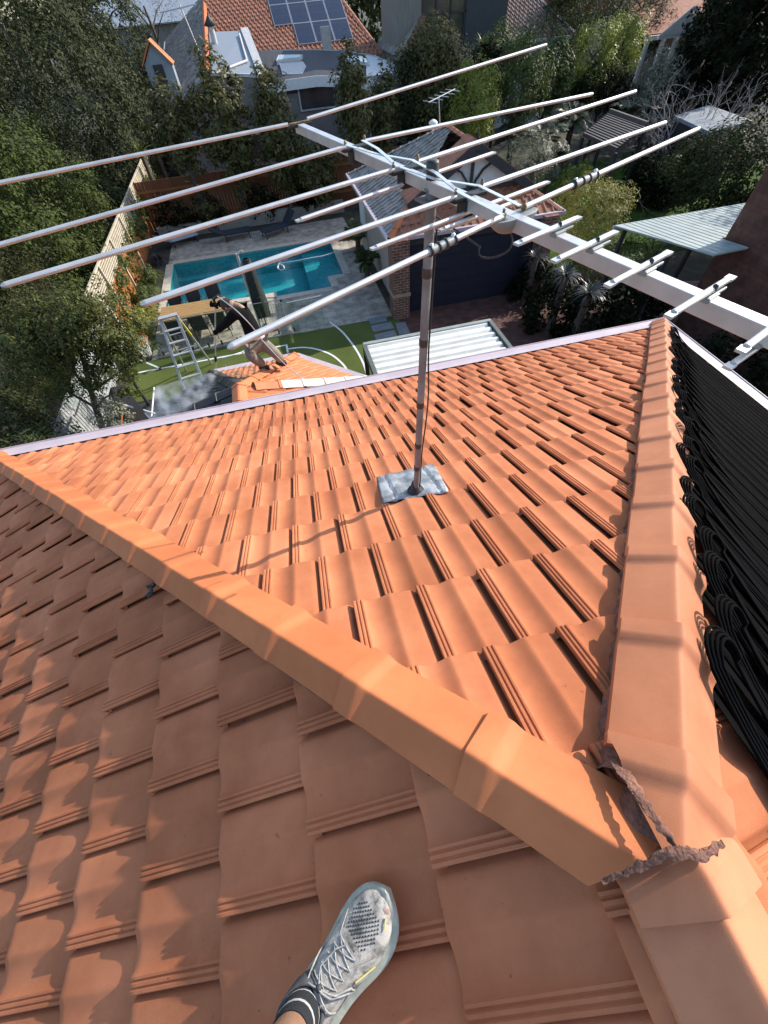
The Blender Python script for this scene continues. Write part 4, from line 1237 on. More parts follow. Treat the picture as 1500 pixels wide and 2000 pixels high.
def on_roof(x, y, k):
    return gp(x, y, nO, nO @ oe0 + k)
_bl, _br, _tl = on_roof(583, 87, .1), on_roof(690, 73, .1), on_roof(574, 46, .1)
PWd = (_br[0] - _bl[0]) / 3; PHt = abs((_tl - _bl) @ dO)
for rw, cl in [(0, 0), (0, 1), (0, 2)] + [(r_, c_) for r_ in (1, 2) for c_ in (-1, 0, 1, 2)]:
    w, h = PWd - .03, PHt - .03
    pc = _bl + V(1, 0, 0) * (PWd * (cl + .5)) + dO * (PHt * (rw + .5))
    mb = MB(); c = [pc + V(1, 0, 0) * (sx * w / 2) + dO * (sy * h / 2) for sx, sy in ((-1, -1), (1, -1), (1, 1), (-1, 1))]
    mb.slab(c, 0.04, nO)
    fr = mb.build('solar_panel', M['alu'], bg)
    me = bpy.data.meshes.new('panel_cells'); k_ = 0.03
    c2 = [pc + nO * 0.006 + V(1, 0, 0) * (sx * (w / 2 - k_)) + dO * (sy * (h / 2 - k_)) for sx, sy in ((-1, -1), (1, -1), (1, 1), (-1, 1))]
    me.from_pydata([tuple(p) for p in c2], [], [(0, 1, 2, 3)])
    uv = me.uv_layers.new(name='UVMap')
    for li, q in zip(range(4), ((0, 0), (w, 0), (w, h), (0, h))): uv.data[li].uv = q
    raw_obj('panel_cells', me, M['solarcell'], fr)
p = on_roof(640, 85, 0)
mb = MB(); b_ = gy(640, 100, 38.2); mb.box((b_[0], 38.2, -1.85), (0.55, 0.5, 1.6)); mb.build('chimney', M['concrete'], bg, bevel=.02)
b_ = gy(558, 92, 38.6); mb = MB(); mb.box((b_[0], 38.6, -2.3), (0.8, 0.6, 0.9)); mb.build('roof_vent', M['concrete'], bg, bevel=.02)
# curved roof extension
mb = MB(); ns = 26; vs = []
xs = np.linspace(0.42, 9.0, ns)
_pf = [gy(x, y, Y) for x, y, Y in ((517, 168, 32.7), (560, 157, 32.7), (620, 149, 32.7), (680, 151, 32.7), (740, 160, 32.9), (785, 164, 33.6), (797, 155, 34.6))]
_pb = [gy(x, y, Y) for x, y, Y in ((505, 102, 37.4), (560, 99, 37.4), (620, 98, 37.4), (680, 101, 37.3), (735, 111, 37.0), (775, 127, 36.2), (799, 147, 35.2))]
_t = np.linspace(0, 6, ns)
_ip = lambda P, k: np.interp(_t, range(7), [p[k] for p in P])
xs, yf, zarc = _ip(_pf, 0), _ip(_pf, 1), _ip(_pf, 2)
xb_, yb, zb_ = _ip(_pb, 0), _ip(_pb, 1), _ip(_pb, 2)
for x, z, y0_, x1_, y1_, z1_ in zip(xs, zarc, yf, xb_, yb, zb_):
    vs += [(x, y0_, z), (x1_, y1_, z1_), (x, y0_, z - .34), (x1_, y1_, z1_ - .3)]
half = 15
for nm, a, b, mt in (('curved_roof', 0, half, M['darkroof']), ('white_roof', half, ns - 1, M['white'])):
    mb = MB(); vv = vs[a * 4:(b + 1) * 4]; c_ = b - a
    mb.add(vv, [(4 * i, 4 * i + 4, 4 * i + 5, 4 * i + 1) for i in range(c_)] + [(4 * i + 1, 4 * i + 5, 4 * i + 7, 4 * i + 3) for i in range(c_)], False); mb.build(nm, mt, bg)
mb = MB(); mb.add([(x, y - .02, z + .03 - d_) for x, y, z in zip(xs, yf, zarc) for d_ in (0, .42)], [(2 * i, 2 * i + 1, 2 * i + 3, 2 * i + 2) for i in range(ns - 1)]); o = mb.build('fascia', M['white'], bg); md = o.modifiers.new('t', 'SOLIDIFY'); md.thickness = .06
mb = MB(); mb.add([(x, y, z + .05 - d_) for x, y, z in zip(xb_, yb + .05, zb_) for d_ in (0, .6)], [(2 * i, 2 * i + 1, 2 * i + 3, 2 * i + 2) for i in range(ns - 1)]); mb.build('back_flashing', M['trim'], bg)
mb = MB(); mb.box((4.6, YW + .1, (GZ - 3.0) / 2), (8.3, .2, -3.0 - GZ)); mb.build('extension_wall', M['greywall'], bg)
mb = MB(); mb.box((6.9, YW + .0, -3.15), (3.4, .12, .95))
for z in np.arange(-3.6, -2.7, .16): mb.box((6.9, YW - .07, z), (3.4, .025, .14))
mb.build('weatherboards', pm('grey weatherboard', (0.33, 0.345, 0.36), (0.29, 0.3, 0.31), rough=.7), bg)
for x0_, x1_, z0_, z1_ in ((2.2, 4.6, -3.75, -2.75), (4.8, 6.0, -6.2, -4.3), (6.3, 7.4, -6.2, -4.2), (-1.6, -.4, -5.6, -4.4)):
    fr = MB().box(((x0_ + x1_) / 2, YW - .04, (z0_ + z1_) / 2), (x1_ - x0_, .1, z1_ - z0_)).build('window', M['trim'], bg)
    MB().box(((x0_ + x1_) / 2, YW - .1, (z0_ + z1_) / 2), (x1_ - x0_ - .16, .02, z1_ - z0_ - .16)).build('pane', M['glass'], fr)
def on_curved(px, py):
    """front-back mix that lands on the curved roof at pixel height py"""
    f = np.clip((np.interp(px, (517, 680, 797), (160, 151, 158)) - py) / np.interp(px, (517, 680, 797), (58, 50, 20)), 0, 1)
    a, b = gy(px, np.interp(px, (517, 680, 797), (160, 151, 158)), 32.7), gy(px, np.interp(px, (517, 680, 797), (101, 101, 140)), 37.3)
    return a + (b - a) * f
for q4 in (((541, 128), (588, 123), (592, 116), (545, 117)), ((675, 127), (722, 133), (716, 118), (678, 116))):
    P4 = [on_curved(*q) + V(0, 0, .16) for q in q4]
    o = MB().slab(P4, .18, V(0, 0, 1)).build('skylight', M['trim'], bg)
    c4 = sum(P4) / 4
    MB().slab([p + (c4 - p) * .15 + V(0, 0, .02) for p in P4], .015, V(0, 0, 1)).build('pane', pm('skylight glass', (0.35, .42, .4), rough=.15), o)
P4 = [on_curved(*q) + V(0, 0, .05) for q in ((552, 148), (608, 146), (592, 124), (546, 128))]
MB().slab(P4, .03, V(0, 0, 1)).build('roof_sheet', M['trim'], bg)
MB().tube([(0.15, YW - .3, -2.9), (0.15, YW - .3, -2.3)], 0.14, 10).build('rain_head', M['trim'], bg)
# antenna at its gable
ta = empty('television_antenna', (-3.0, 35.5, -1.6), 'thin distant antenna on the old brown roof beside the flat roofed box', 'antenna')
MB().tube([(-2.6, 35, -1.75), (-3.0, 35, 0.35)], 0.03, 8).build('mast', M['alu'], ta)
MB().tube([(-4.1, 35, 0.15), (-2.2, 35, 0.3)], 0.03, 8).build('boom', M['alu'], ta)

# small gabled shed far left with orange tiles
sh = empty('gabled_shed', (-5.0, 35, GZ), 'tiny blue grey weatherboard gable with orange tile cap beside the far trees', 'shed')
a0, a1 = gy(297, 92, 34), gy(285, 165, 34)
mb = MB(); cx_, zt2 = -4.95, -0.75
mb.slab([(-5.65, 34, GZ), (-4.25, 34, GZ), (-4.25, 34, -1.45), (cx_, 34, zt2), (-5.65, 34, -1.45)], .9, V(0, -1, 0)); mb.build('wall', pm('blue grey weatherboard', (0.30, .34, .37), (.26, .3, .33), rough=.7), sh)
for s_ in (-1, 1):
    MB().slab([(cx_, 33.8, zt2 + .1), (cx_ + s_ * .8, 33.8, -1.5), (cx_ + s_ * .8, 34.9, -1.5), (cx_, 34.9, zt2 + .1)], .06).build('roof_slope', M['cap'], sh)
o = MB().box((-5.0, 33.97, -1.85), (.5, .06, .75)).build('window', M['darkpaint'], sh); MB().box((-5.0, 33.93, -1.85), (.4, .02, .64)).build('pane', M['glass'], o)
MB().bar((-5.3, 33.9, -2.3), (-4.4, 33.9, -2.2), .06, .06).build('rail', M['white'], sh)

# timber clad tower house
M['cladding_light'] = pm('pale vertical timber cladding', (0.22, 0.21, 0.18), (0.15, 0.14, 0.12), rough=.85, scale=2.5, stretch=(9, 9, .6))
M['cladding_dark'] = pm('dark vertical timber cladding', (0.055, 0.06, 0.065), (0.035, 0.038, 0.042), rough=.8, scale=2.5, stretch=(9, 9, .6))
tw = empty('timber_tower', (13, 40, GZ), 'tall timber clad house block with one large dark window at top centre', 'house')
YT = 36.0
xa, xb, xc, xd = gy(795, 60, YT)[0] - .6, gy(822, 60, YT)[0], gy(908, 60, YT)[0], gy(985, 60, YT)[0]
for nm, u0, u1, mt in (('light_cladding', xa, xb, 'cladding_light'), ('dark_cladding', xc, xd, 'cladding_dark')):
    MB().box(((u0 + u1) / 2, YT + 2, (GZ + 2.5) / 2), (u1 - u0, 4, 2.5 - GZ)).build(nm, M[mt], tw)
MB().box(((xb + xc) / 2, YT + 2.2, (GZ + 2.5) / 2), (xc - xb, 3.9, 2.5 - GZ)).build('wall', M['darkpaint'], tw)
wf = MB()
for x in np.linspace(xb + .05, xc - .05, 4): wf.box((x, YT + .1, -.2), (.08, .1, 4.3))
for z in (-2.3, -.9, .6, 2): wf.box(((xb + xc) / 2, YT + .1, z), (xc - xb, .1, .08))
w_ = wf.build('window_frame', M['darkpaint'], tw)
MB().box(((xb + xc) / 2, YT + .17, -.2), (xc - xb - .1, .03, 4.2)).build('pane', pm('amber mottled window glass', (0.13, 0.115, 0.07), (0.03, 0.035, 0.035), rough=.12, scale=.9, spec=.8), w_)  # pane colour mottled between amber and near black
lw = empty('red_tiled_wing', (9.0, 36, GZ), 'small dark red tiled roof tucked left of the timber tower', 'house')
q = [gy(735, 98, 35.6), gy(800, 100, 34.8)]
mb = MB(); mb.prism([(8.9, 34.6), (10.6, 34.6), (10.6, 40), (8.9, 40)], GZ, -2.35); mb.build('wall', M['greywall'], lw)
M['deepred'] = pm('dark red tile', (0.23, 0.085, 0.05), (0.12, 0.055, 0.04), rough=.8, scale=5, bump=.4, bscale=40)
roof_plane('roof_slope', (8.7, 40.5, -2.3), (8.7, 34.3, -2.3), (10.2, 37, -1.1), [((10.2, 0, 0), V(1, 0, 0)), vcut((8.7, 34.3, 0), (10.2, 35.8, 0), (8.7, 38, 0))], lw, M['oldtile'])
roof_plane('roof_slope', (8.7, 34.3, -2.3), (10.8, 34.3, -2.3), (10, 35.8, -1.1), [vcut((8.7, 34.3, 0), (10.2, 35.8, 0), (10.2, 34.5, 0)), ((10.7, 0, 0), V(1, 0, 0))], lw, M['deepred'])
MB().bar((8.6, 34.25, -2.36), (10.8, 34.25, -2.36), .12, .14).build('gutter', M['trim'], lw)
# tiled house right of the tower
rh = empty('brown_tiled_house', (19, 40, GZ), 'brown tiled hip roof right of the dark timber tower', 'house')
mb = MB(); mb.prism([(16.0, 36.5), (20.6, 36.5), (20.6, 46), (16.0, 46)], GZ, -2.35); mb.build('wall', M['white'], rh)
roof_plane('roof_slope', (15.6, 36.1, -2.3), (21.0, 36.1, -2.3), (18, 44, 1.2), [vcut((21.0, 36.1, 0), (17.4, 44, 0), (16, 40, 0)), ((15.6, 0, 0), V(-1, 0, 0))], rh, pm('brown tile', (0.25, 0.17, 0.135), (0.15, 0.105, 0.09), rough=.8, scale=6, bump=.3, bscale=40), W=.3, G=.36, prof=[(0, 0), (0, .05), (.04, .06), (.08, .05), (.11, .012), (.2, 0), (.3, 0)])
caps_line((21.0, 36.1, -2.25), (17.4, 44, 1.25), rh, M['oldtile'], w=.14)
MB().bar((15.5, 36.0, -2.4), (21.1, 36.0, -2.4), .14, .14).build('gutter', M['trim'], rh)
MB().tube([V(19.4, 37.3, -1.8), V(19.4, 37.3, -1.0)], .06, 8).build('vent_pipe', M['darkpaint'], rh)
fh = empty('red_brick_house', (29, 50, GZ), 'far red walled house with cream fascia at the top edge', 'house')
mb = MB(); mb.prism([(22.5, 47), (36, 47), (36, 58), (22.5, 58)], GZ, -1.2); mb.build('wall', pm('red painted wall', (0.28, .1, .06), (.22, .08, .05), rough=.8), fh)
MB().bar((22.0, 46.6, -1.1), (36.5, 46.6, -1.1), .3, .35).build('fascia', pm('cream fascia', (.6, .56, .42)), fh)
MB().slab([(22, 46.5, -.9), (36.5, 46.5, -.9), (36.5, 54, 1.2), (22, 54, 1.2)], .1).build('roof_slope', M['oldtile'], fh)
MB().tube([V(25, 47, -.7), V(25, 47, .9)], .05, 6).build('mast', M['darkpaint'], fh)
# veranda house at the upper right
vh = empty('veranda_house', (33, 36, GZ), 'white gabled veranda house half hidden by the dark upper right trees', 'house')
p0_ = gy(1330, 30, 36); zv = p0_[2] - .5
mb = MB(); mb.prism([(27.5, 37.5), (38, 37.5), (38, 46), (27.5, 46)], GZ, zv); mb.build('wall', pm('pale grey wall', (.34, .34, .35), (.28, .28, .29), rough=.8), vh)  # wall in a pale grey, faintly mottled
MB().slab([(26, 35.4, zv - .1), (39, 35.4, zv - .1), (39, 43, zv + 2.6), (26, 43, zv + 2.6)], .12).build('roof_slope', M['redtile'], vh)
gx_ = p0_[0]
mb = MB(); mb.slab([(gx_ - 1.6, 35.1, zv - .2), (gx_ + 1.6, 35.1, zv - .2), (gx_, 35.1, zv + .75)], .08, V(0, -1, 0)); mb.build('gable_panel', M['white'], vh)
for s_ in (-1, 1): MB().bar((gx_ + s_ * 1.9, 35.0, zv - .25), (gx_, 35.0, zv + .85), .06, .2).build('barge_board', M['white'], vh)
MB().bar((26, 35.2, zv - .25), (39, 35.2, zv - .25), .15, .2).build('gutter', M['white'], vh)
for x, y in ((1255, 110), (1290, 95), (1340, 100), (1312, 100)):
    b_ = gy(x, y, 35.6); MB().box((b_[0], 35.6, (GZ + zv) / 2), (.22, .22, zv - GZ - .4)).build('post', M['white'], vh)
# neighbour's brick house and its green metal roof
nb = empty('brick_house', (14, 6, GZ), 'dark brick house wall filling the right edge', 'house')
NX = 11.35; NY = 10.0
mb = MB(); mb.prism([(NX, -6), (20, -6), (20, NY), (NX, NY)], GZ, -1.75); mb.build('wall', brick_mat('dark red brick', (0.15, 0.062, 0.042), (0.11, 0.046, 0.033), (0.09, 0.05, 0.042), axis='y', w=.23, h=.12), nb)  # dark brick with mortar nearly as dark
mb = MB(); mb.bar((NX - .12, -6, -1.7), (NX - .12, NY + .1, -1.7), .12, .14); mb.build('gutter', M['trim'], nb)
MB().slab([(NX - .15, NY + .1, -1.65), (NX - .15, -6, -1.65), (15.7, -6, .2), (15.7, NY + .1, .2)], .1).build('roof_slope', M['oldtile'], nb)
MB().slab([(20.4, -6, -1.65), (20.4, NY + .1, -1.65), (15.7, NY + .1, .2), (15.7, -6, .2)], .1).build('roof_slope', M['oldtile'], nb)
gm = empty('metal_roofed_shed', (13, 11, GZ), 'pale green metal skillion roof beside the brick wall', 'shed')
c = [V(9.73, 12.55, -4.0), V(9.9, 8.9, -3.55), V(17.5, 8.9, -3.55), V(17.5, 12.58, -4.0)]
c = [gz(1200, 440, -4.0), gz(1395, 497, -3.62)]
c = [c[0], c[1], V(17.5, c[1][1], -3.62), V(17.5, c[0][1], -4.0)]
zg_ = lambda y: c[0][2] + (c[1][2] - c[0][2]) * (y - c[0][1]) / (c[1][1] - c[0][1])
pl_ = [(c[0][0], c[0][1]), (c[1][0], c[1][1]), (11.28, c[1][1] + .05), (11.28, 10.08), (17.5, 10.08), (17.5, c[0][1])]
mb = MB()
mb.slab([V(x, y, zg_(y)) for x, y in (pl_[0], pl_[1], pl_[2], (11.28, c[0][1]))], .04, V(0, .12, 1)); mb.slab([V(x, y, zg_(y)) for x, y in ((11.284, c[0][1]), (11.284, 10.08), (17.5, 10.08), (17.5, c[0][1]))], .04, V(0, .12, 1))
for x in np.arange(c[0][0] + .3, 17.4, .2):
    y1_ = 10.1 if x > 11.25 else (c[1][1] + .03 if x > c[1][0] else np.interp(x, (c[0][0], c[1][0]), (c[0][1], c[1][1])))
    if c[0][1] - y1_ > .1: mb.bar(V(x, c[0][1], zg_(c[0][1]) + .004), V(x, y1_, zg_(y1_) + .004), .025, .012)
mb.build('sheet_roof', pm('pale green metal', (0.40, 0.45, 0.42), (0.34, 0.39, 0.36), rough=.5, scale=2, speck=((.2, .22, .2), 9, .15)), gm)
for x in (c[0][0] + .3, 13, 17):
    for y in (c[0][1] - .2, 10.3): MB().box((x, y, (GZ - 4) / 2), (.1, .1, -4 - GZ)).build('post', M['darkpaint'], gm)
MB().bar(c[0] - V(0, 0, .09), c[3] - V(0, 0, .09), .08, .12).build('gutter', M['trim'], gm)
# dark slatted pergola, grey shed
pg = empty('pergola', (14.5, 20, GZ), 'dark slatted pergola roof among the tree ferns', 'pergola')
Pq = [gz(1190, 222, -3.6), gz(1262, 248, -3.6), gz(1205, 292, -3.6), gz(1140, 262, -3.6)]
for i in range(13):
    f = i / 12
    MB().bar(Pq[0] * (1 - f) + Pq[3] * f, Pq[1] * (1 - f) + Pq[2] * f, .1, .12).build('slat', pm('dark brown slat', (.07, .055, .05), (.05, .04, .035)) if i == 0 else bpy.data.materials['dark brown slat'], pg)
for q in Pq: MB().box((q[0], q[1], (GZ - 3.7) / 2), (.12, .12, -3.7 - GZ)).build('post', M['darkpaint'], pg)
MB().bar(Pq[0] + V(0, 0, .1), Pq[1] + V(0, 0, .1), .12, .14).build('beam', pm('brown beam', (.14, .11, .095)), pg)
gs = empty('grey_shed', (20, 21, GZ), 'blue grey shed roof behind the bare branches on the right', 'shed')
Pq = [gz(1318, 226, -3.8), gz(1385, 205, -3.8), gz(1470, 235, -3.8), gz(1388, 258, -3.8)]
MB().slab(Pq[::-1], .12, V(0, 0, 1)).build('sheet_roof', M['zinc'], gs)
mb = MB(); cc_ = sum(Pq) / 4; mb.prism([tuple((q + (cc_ - q) * .06)[:2]) for q in Pq], GZ, -3.95) ; mb.build('wall', M['darkpaint'], gs)
# distant suburb
fb = empty('pale_roofed_house', (-5, 75, GZ), 'pale grey roof at the very top between the far trees and the orange roof', 'house')
mb = MB(); mb.prism([(-14, 66), (0, 66), (0, 80), (-14, 80)], GZ, -1.5); mb.build('wall', M['greywall'], fb)
MB().slab([(-14.5, 65.5, -1.4), (.5, 65.5, -1.4), (.5, 73, .4), (-14.5, 73, .4)], .1).build('roof_slope', M['zinc'], fb)

# ---------------------------------------------------------------- trees and plants
M['bark'] = pm('bark', (0.11, 0.085, 0.065), (0.06, 0.048, 0.038), rough=.95, scale=5, bump=1, bscale=20)
M['palebark'] = pm('pale bare bark', (0.42, 0.36, 0.33), (0.26, 0.22, 0.2), rough=.9, scale=5)
LM = {
    'dark': leaf_mat('dark evergreen leaf', (0.06, 0.073, 0.026), (0.02, 0.028, 0.01), rough=.6, spec=.1),
    'grey': leaf_mat('grey green leaf', (0.078, 0.09, 0.042), (0.024, 0.032, 0.013), rough=.6, spec=.1),
    'green': leaf_mat('bright green leaf', (0.085, 0.108, 0.028), (0.028, 0.042, 0.009), rough=.6, spec=.12),
    'olive': leaf_mat('olive soft leaf', (0.095, 0.088, 0.04), (0.036, 0.038, 0.015), rough=.7, spec=.08),
    'magnolia': leaf_mat('glossy olive leaf', (0.136, 0.124, 0.044), (0.056, 0.06, 0.0176), rough=.5, spec=.22),
    'black': leaf_mat('deep shade leaf', (0.016, 0.022, 0.010), (0.006, 0.009, 0.004), rough=.7, trans=.1, spec=.04),  # near-black leaf colour with the deep shade put into it
    'lime': leaf_mat('lime green leaf', (0.30, 0.33, 0.045), (0.15, 0.19, 0.025), rough=.5, trans=.35),
    'mid': leaf_mat('mid green leaf', (0.112, 0.144, 0.036), (0.056, 0.08, 0.0192), rough=.55, spec=.25),
    'yellow': leaf_mat('yellow green leaf', (0.34, 0.31, 0.07), (0.18, 0.19, 0.04), rough=.55, trans=.35),
    'pale': leaf_mat('pale grey green leaf', (0.27, 0.27, 0.19), (0.12, 0.13, 0.08), rough=.55),
    'fern': leaf_mat('fern frond', (0.12, 0.125, 0.06), (0.06, 0.07, 0.035), rough=.5),
    'strap': leaf_mat('strap leaf', (0.16, 0.19, 0.05), (0.07, 0.09, 0.025), rough=.45),
    'darkstrap': leaf_mat('dark strap leaf', (0.085, 0.08, 0.075), (0.035, 0.035, 0.032), rough=.35),
}


def trunk_mb(mb, base, top, r0, r1, limbs=4, spread=1.0, crown=None):
    base, top = np.asarray(base, float), np.asarray(top, float)
    P = [base + (top - base) * f + RNG.normal(0, .03 * np.linalg.norm(top - base) * .3, 3) * (0 < f < 1) for f in np.linspace(0, 1, 6)]
    mb.tube(P, list(np.linspace(r0, r1, 6)), 8)
    for i in range(limbs):
        f = RNG.uniform(.45, .95); s = base + (top - base) * f
        a = RNG.uniform(0, 2 * math.pi)
        e = s + V(math.cos(a) * spread, math.sin(a) * spread, spread * RNG.uniform(.3, 1.0))
        mid = (s + e) / 2 + V(0, 0, .1 * spread)
        mb.tube([s, mid, e], [r1 * .9, r1 * .6, r1 * .2], 6)


def tree(name, label, c, r, kind, n, per=45, crad=.5, leaf=.14, cat='tree', group=None, shell=.5, aspect=2.0, trunk=True, zmin=None, bumps=.22, extra=()):
    c = np.asarray(c, float)
    t = empty(name, (c[0], c[1], GZ), label, cat, group)
    if trunk:
        mb = MB(); h = c[2] - GZ
        trunk_mb(mb, (c[0], c[1], GZ), (c[0], c[1], c[2] + r[2] * .35), max(.05, h * .035), max(.025, h * .014), limbs=7, spread=max(r[0], r[1]) * .6)
        mb.build('trunk' if trunk is True else trunk, M['bark'], t)
    ps, ns_ = [], []
    for cc, rr, k in [(c, r, n)] + list(extra):
        p, nn = clump_points(cc, rr, k, per, crad, shell=shell, zmin=GZ + .05 if zmin is None else zmin, bumps=bumps)
        ps.append(p); ns_.append(nn)
    leaf_obj('crown' if trunk else 'foliage', np.concatenate(ps), np.concatenate(ns_), leaf, LM[kind], t, aspect=aspect)
    return t


def pix_tree(name, label, px, py, rpx, rpy, Y, kind, n, depth_r=None, **kw):
    c = gy(px, py, Y); k = depth(c) / FPX
    return tree(name, label, c, (rpx * k, depth_r or rpx * k, rpy * k), kind, n, **kw)


# big evergreens along the left boundary
tree('evergreen_tree', 'huge grey green tree filling the upper left corner beyond the fence', (-11.6, 33.5, -2.4), (6.2, 6.5, 5.4), 'grey', 680, per=140, crad=.72, leaf=.15, zmin=GZ + .3)
tree('evergreen_tree', 'dense bright green tree below the huge grey one, left of the lattice fence', (-10.6, 19.3, -3.4), (3.7, 4.3, 3.7), 'green', 640, per=120, crad=.48, leaf=.115, zmin=GZ + .3)
tree('evergreen_tree', 'dark tree at the far left edge, behind the bright green one', (-17.5, 26.0, -1.6), (5.5, 6.5, 5.2), 'dark', 400, per=75, crad=.8, leaf=.19)
tree('feathery_tree', 'soft olive brown feathery tree on the left edge, below the bright green tree', (-9.9, 13.2, -4.1), (2.6, 2.7, 2.4), 'olive', 380, per=110, crad=.42, leaf=.085, aspect=4, zmin=GZ + .2)
tree('feathery_tree', 'dark shrubby tree at the left edge, just above the gutter', (-9.2, 9.0, -4.9), (2.3, 2.4, 1.6), 'dark', 230, per=80, crad=.42, leaf=.10, zmin=GZ + .1)
tree('bush', 'dim leafy bush against the lattice, between the bright green tree and the feathery one', (-8.1, 23.5, -4.9), (1.0, 2.6, 1.6), 'dark', 150, per=60, crad=.4, leaf=.14, cat='bush', trunk=False)
tree('evergreen_tree', 'dim evergreen behind the huge left one, nearest the tiny gabled shed', (-8.6, 43, -1.2), (2.6, 3, 4.2), 'grey', 220, per=90, crad=.6, leaf=.17, zmin=GZ + .3)
tree('bare_grey_tree', 'grey twiggy tree at the top, between the huge left tree and the brown roof', (-6.6, 50, -1.0), (3.6, 3, 3.0), 'grey', 110, per=40, crad=.6, leaf=.12, aspect=5, bumps=.4)
# small dark tree with a visible forked trunk, by the near gutter
T4 = empty('small_tree', gy(200, 850, 9.6) * V(1, 1, 0) + V(0, 0, GZ), 'small dark leafed tree with bare forked trunk beside the gutter, under the hoop', 'tree')
mb = MB()
tb = gy(205, 850, 9.6)
mb.tube([V(tb[0] + .05, tb[1], GZ), tb, gy(188, 800, 9.6), gy(178, 765, 9.55), gy(165, 715, 9.5), gy(150, 665, 9.45)], [.10, .085, .075, .06, .045, .02], 8)
for pts, r0 in ((((180, 770), (150, 735), (120, 700), (95, 660)), .04), (((178, 765), (215, 740), (245, 715), (262, 690)), .035), (((186, 795), (140, 770), (100, 735), (60, 690)), .04), (((172, 740), (190, 700), (200, 650), (195, 615)), .035), (((188, 805), (200, 780), (225, 765), (255, 755)), .03), (((150, 735), (135, 690), (130, 640)), .025)):
    P = [gy(x, y, 9.5 + .25 * RNG.normal()) for x, y in pts]
    mb.tube(P, list(np.linspace(r0, .008, len(P))), 6)
mb.build('trunk', M['bark'], T4)
ps, ns_ = [], []
for (x, y, rx, ry, k) in ((100, 640, 95, 62, 120), (200, 655, 70, 62, 80), (60, 700, 66, 55, 50), (160, 720, 75, 42, 46), (235, 690, 38, 40, 24), (150, 590, 52, 34, 26), (255, 745, 34, 20, 10), (110, 755, 60, 30, 22)):
    c = gy(x, y, 9.6 + RNG.normal() * .2); kk = depth(c) / FPX
    p, nn = clump_points(c, (rx * kk, .75, ry * kk), k, 75, .19, shell=.2)
    ps.append(p); ns_.append(nn)
LM['small'] = leaf_mat('small dark leaf', (0.11, 0.12, 0.028), (0.04, 0.052, 0.012), rough=.55, spec=.25)
leaf_obj('crown', np.concatenate(ps), np.concatenate(ns_), .062, LM['small'], T4, aspect=1.8)
tree('flowering_shrub', 'pale flowering shrub at the trunk foot by the near gutter', gy(222, 815, 9.3), (.42, .42, .55), 'pale', 40, per=50, crad=.16, leaf=.06, cat='shrub', trunk=False)
tree('strappy_plant', 'light green strappy tuft beside the left gutter end', gy(62, 858, 8.6), (.35, .35, .28), 'strap', 14, per=16, crad=.2, leaf=.3, aspect=9, cat='plant', trunk=False)

# tree row in front of the big house
g_ = 'glossy trees in a row before the timber fence'
for px, py, rx, ry, Y, n, lab in ((345, 260, 46, 68, 25.4, 80, 'dim glossy tree leftmost in the row before the grey gable wall'),
                                  (435, 245, 54, 98, 25.2, 140, 'tallest glossy tree of the row, in front of the grey box wall'),
                                  (537, 250, 46, 80, 25.0, 110, 'glossy tree of the row left of the strip window'),
                                  (688, 205, 32, 72, 25.0, 85, 'slim glossy tree before the weatherboards and the antenna tip'),
                                  (748, 215, 30, 60, 26.6, 65, 'small glossy tree beside the white curved roof end'),
                                  (612, 330, 55, 60, 25.0, 70, 'low shaded tree of the row, behind the antenna boom')):
    pix_tree('magnolia_tree', lab, px, py, rx, ry, Y, 'magnolia', n, per=48, crad=.34, leaf=.19, group=g_, shell=.25, aspect=2.1, depth_r=1.0)
pix_tree('hedge_tree', 'large rounded dark tree under the timber tower window', 850, 165, 62, 78, 28, 'magnolia', 260, per=70, crad=.45, leaf=.17, depth_r=2.2)
pix_tree('hedge_tree', 'darker tall tree between the curved roof end and the rounded one', 800, 215, 40, 80, 29, 'dark', 130, per=60, crad=.45, leaf=.17, depth_r=1.8)
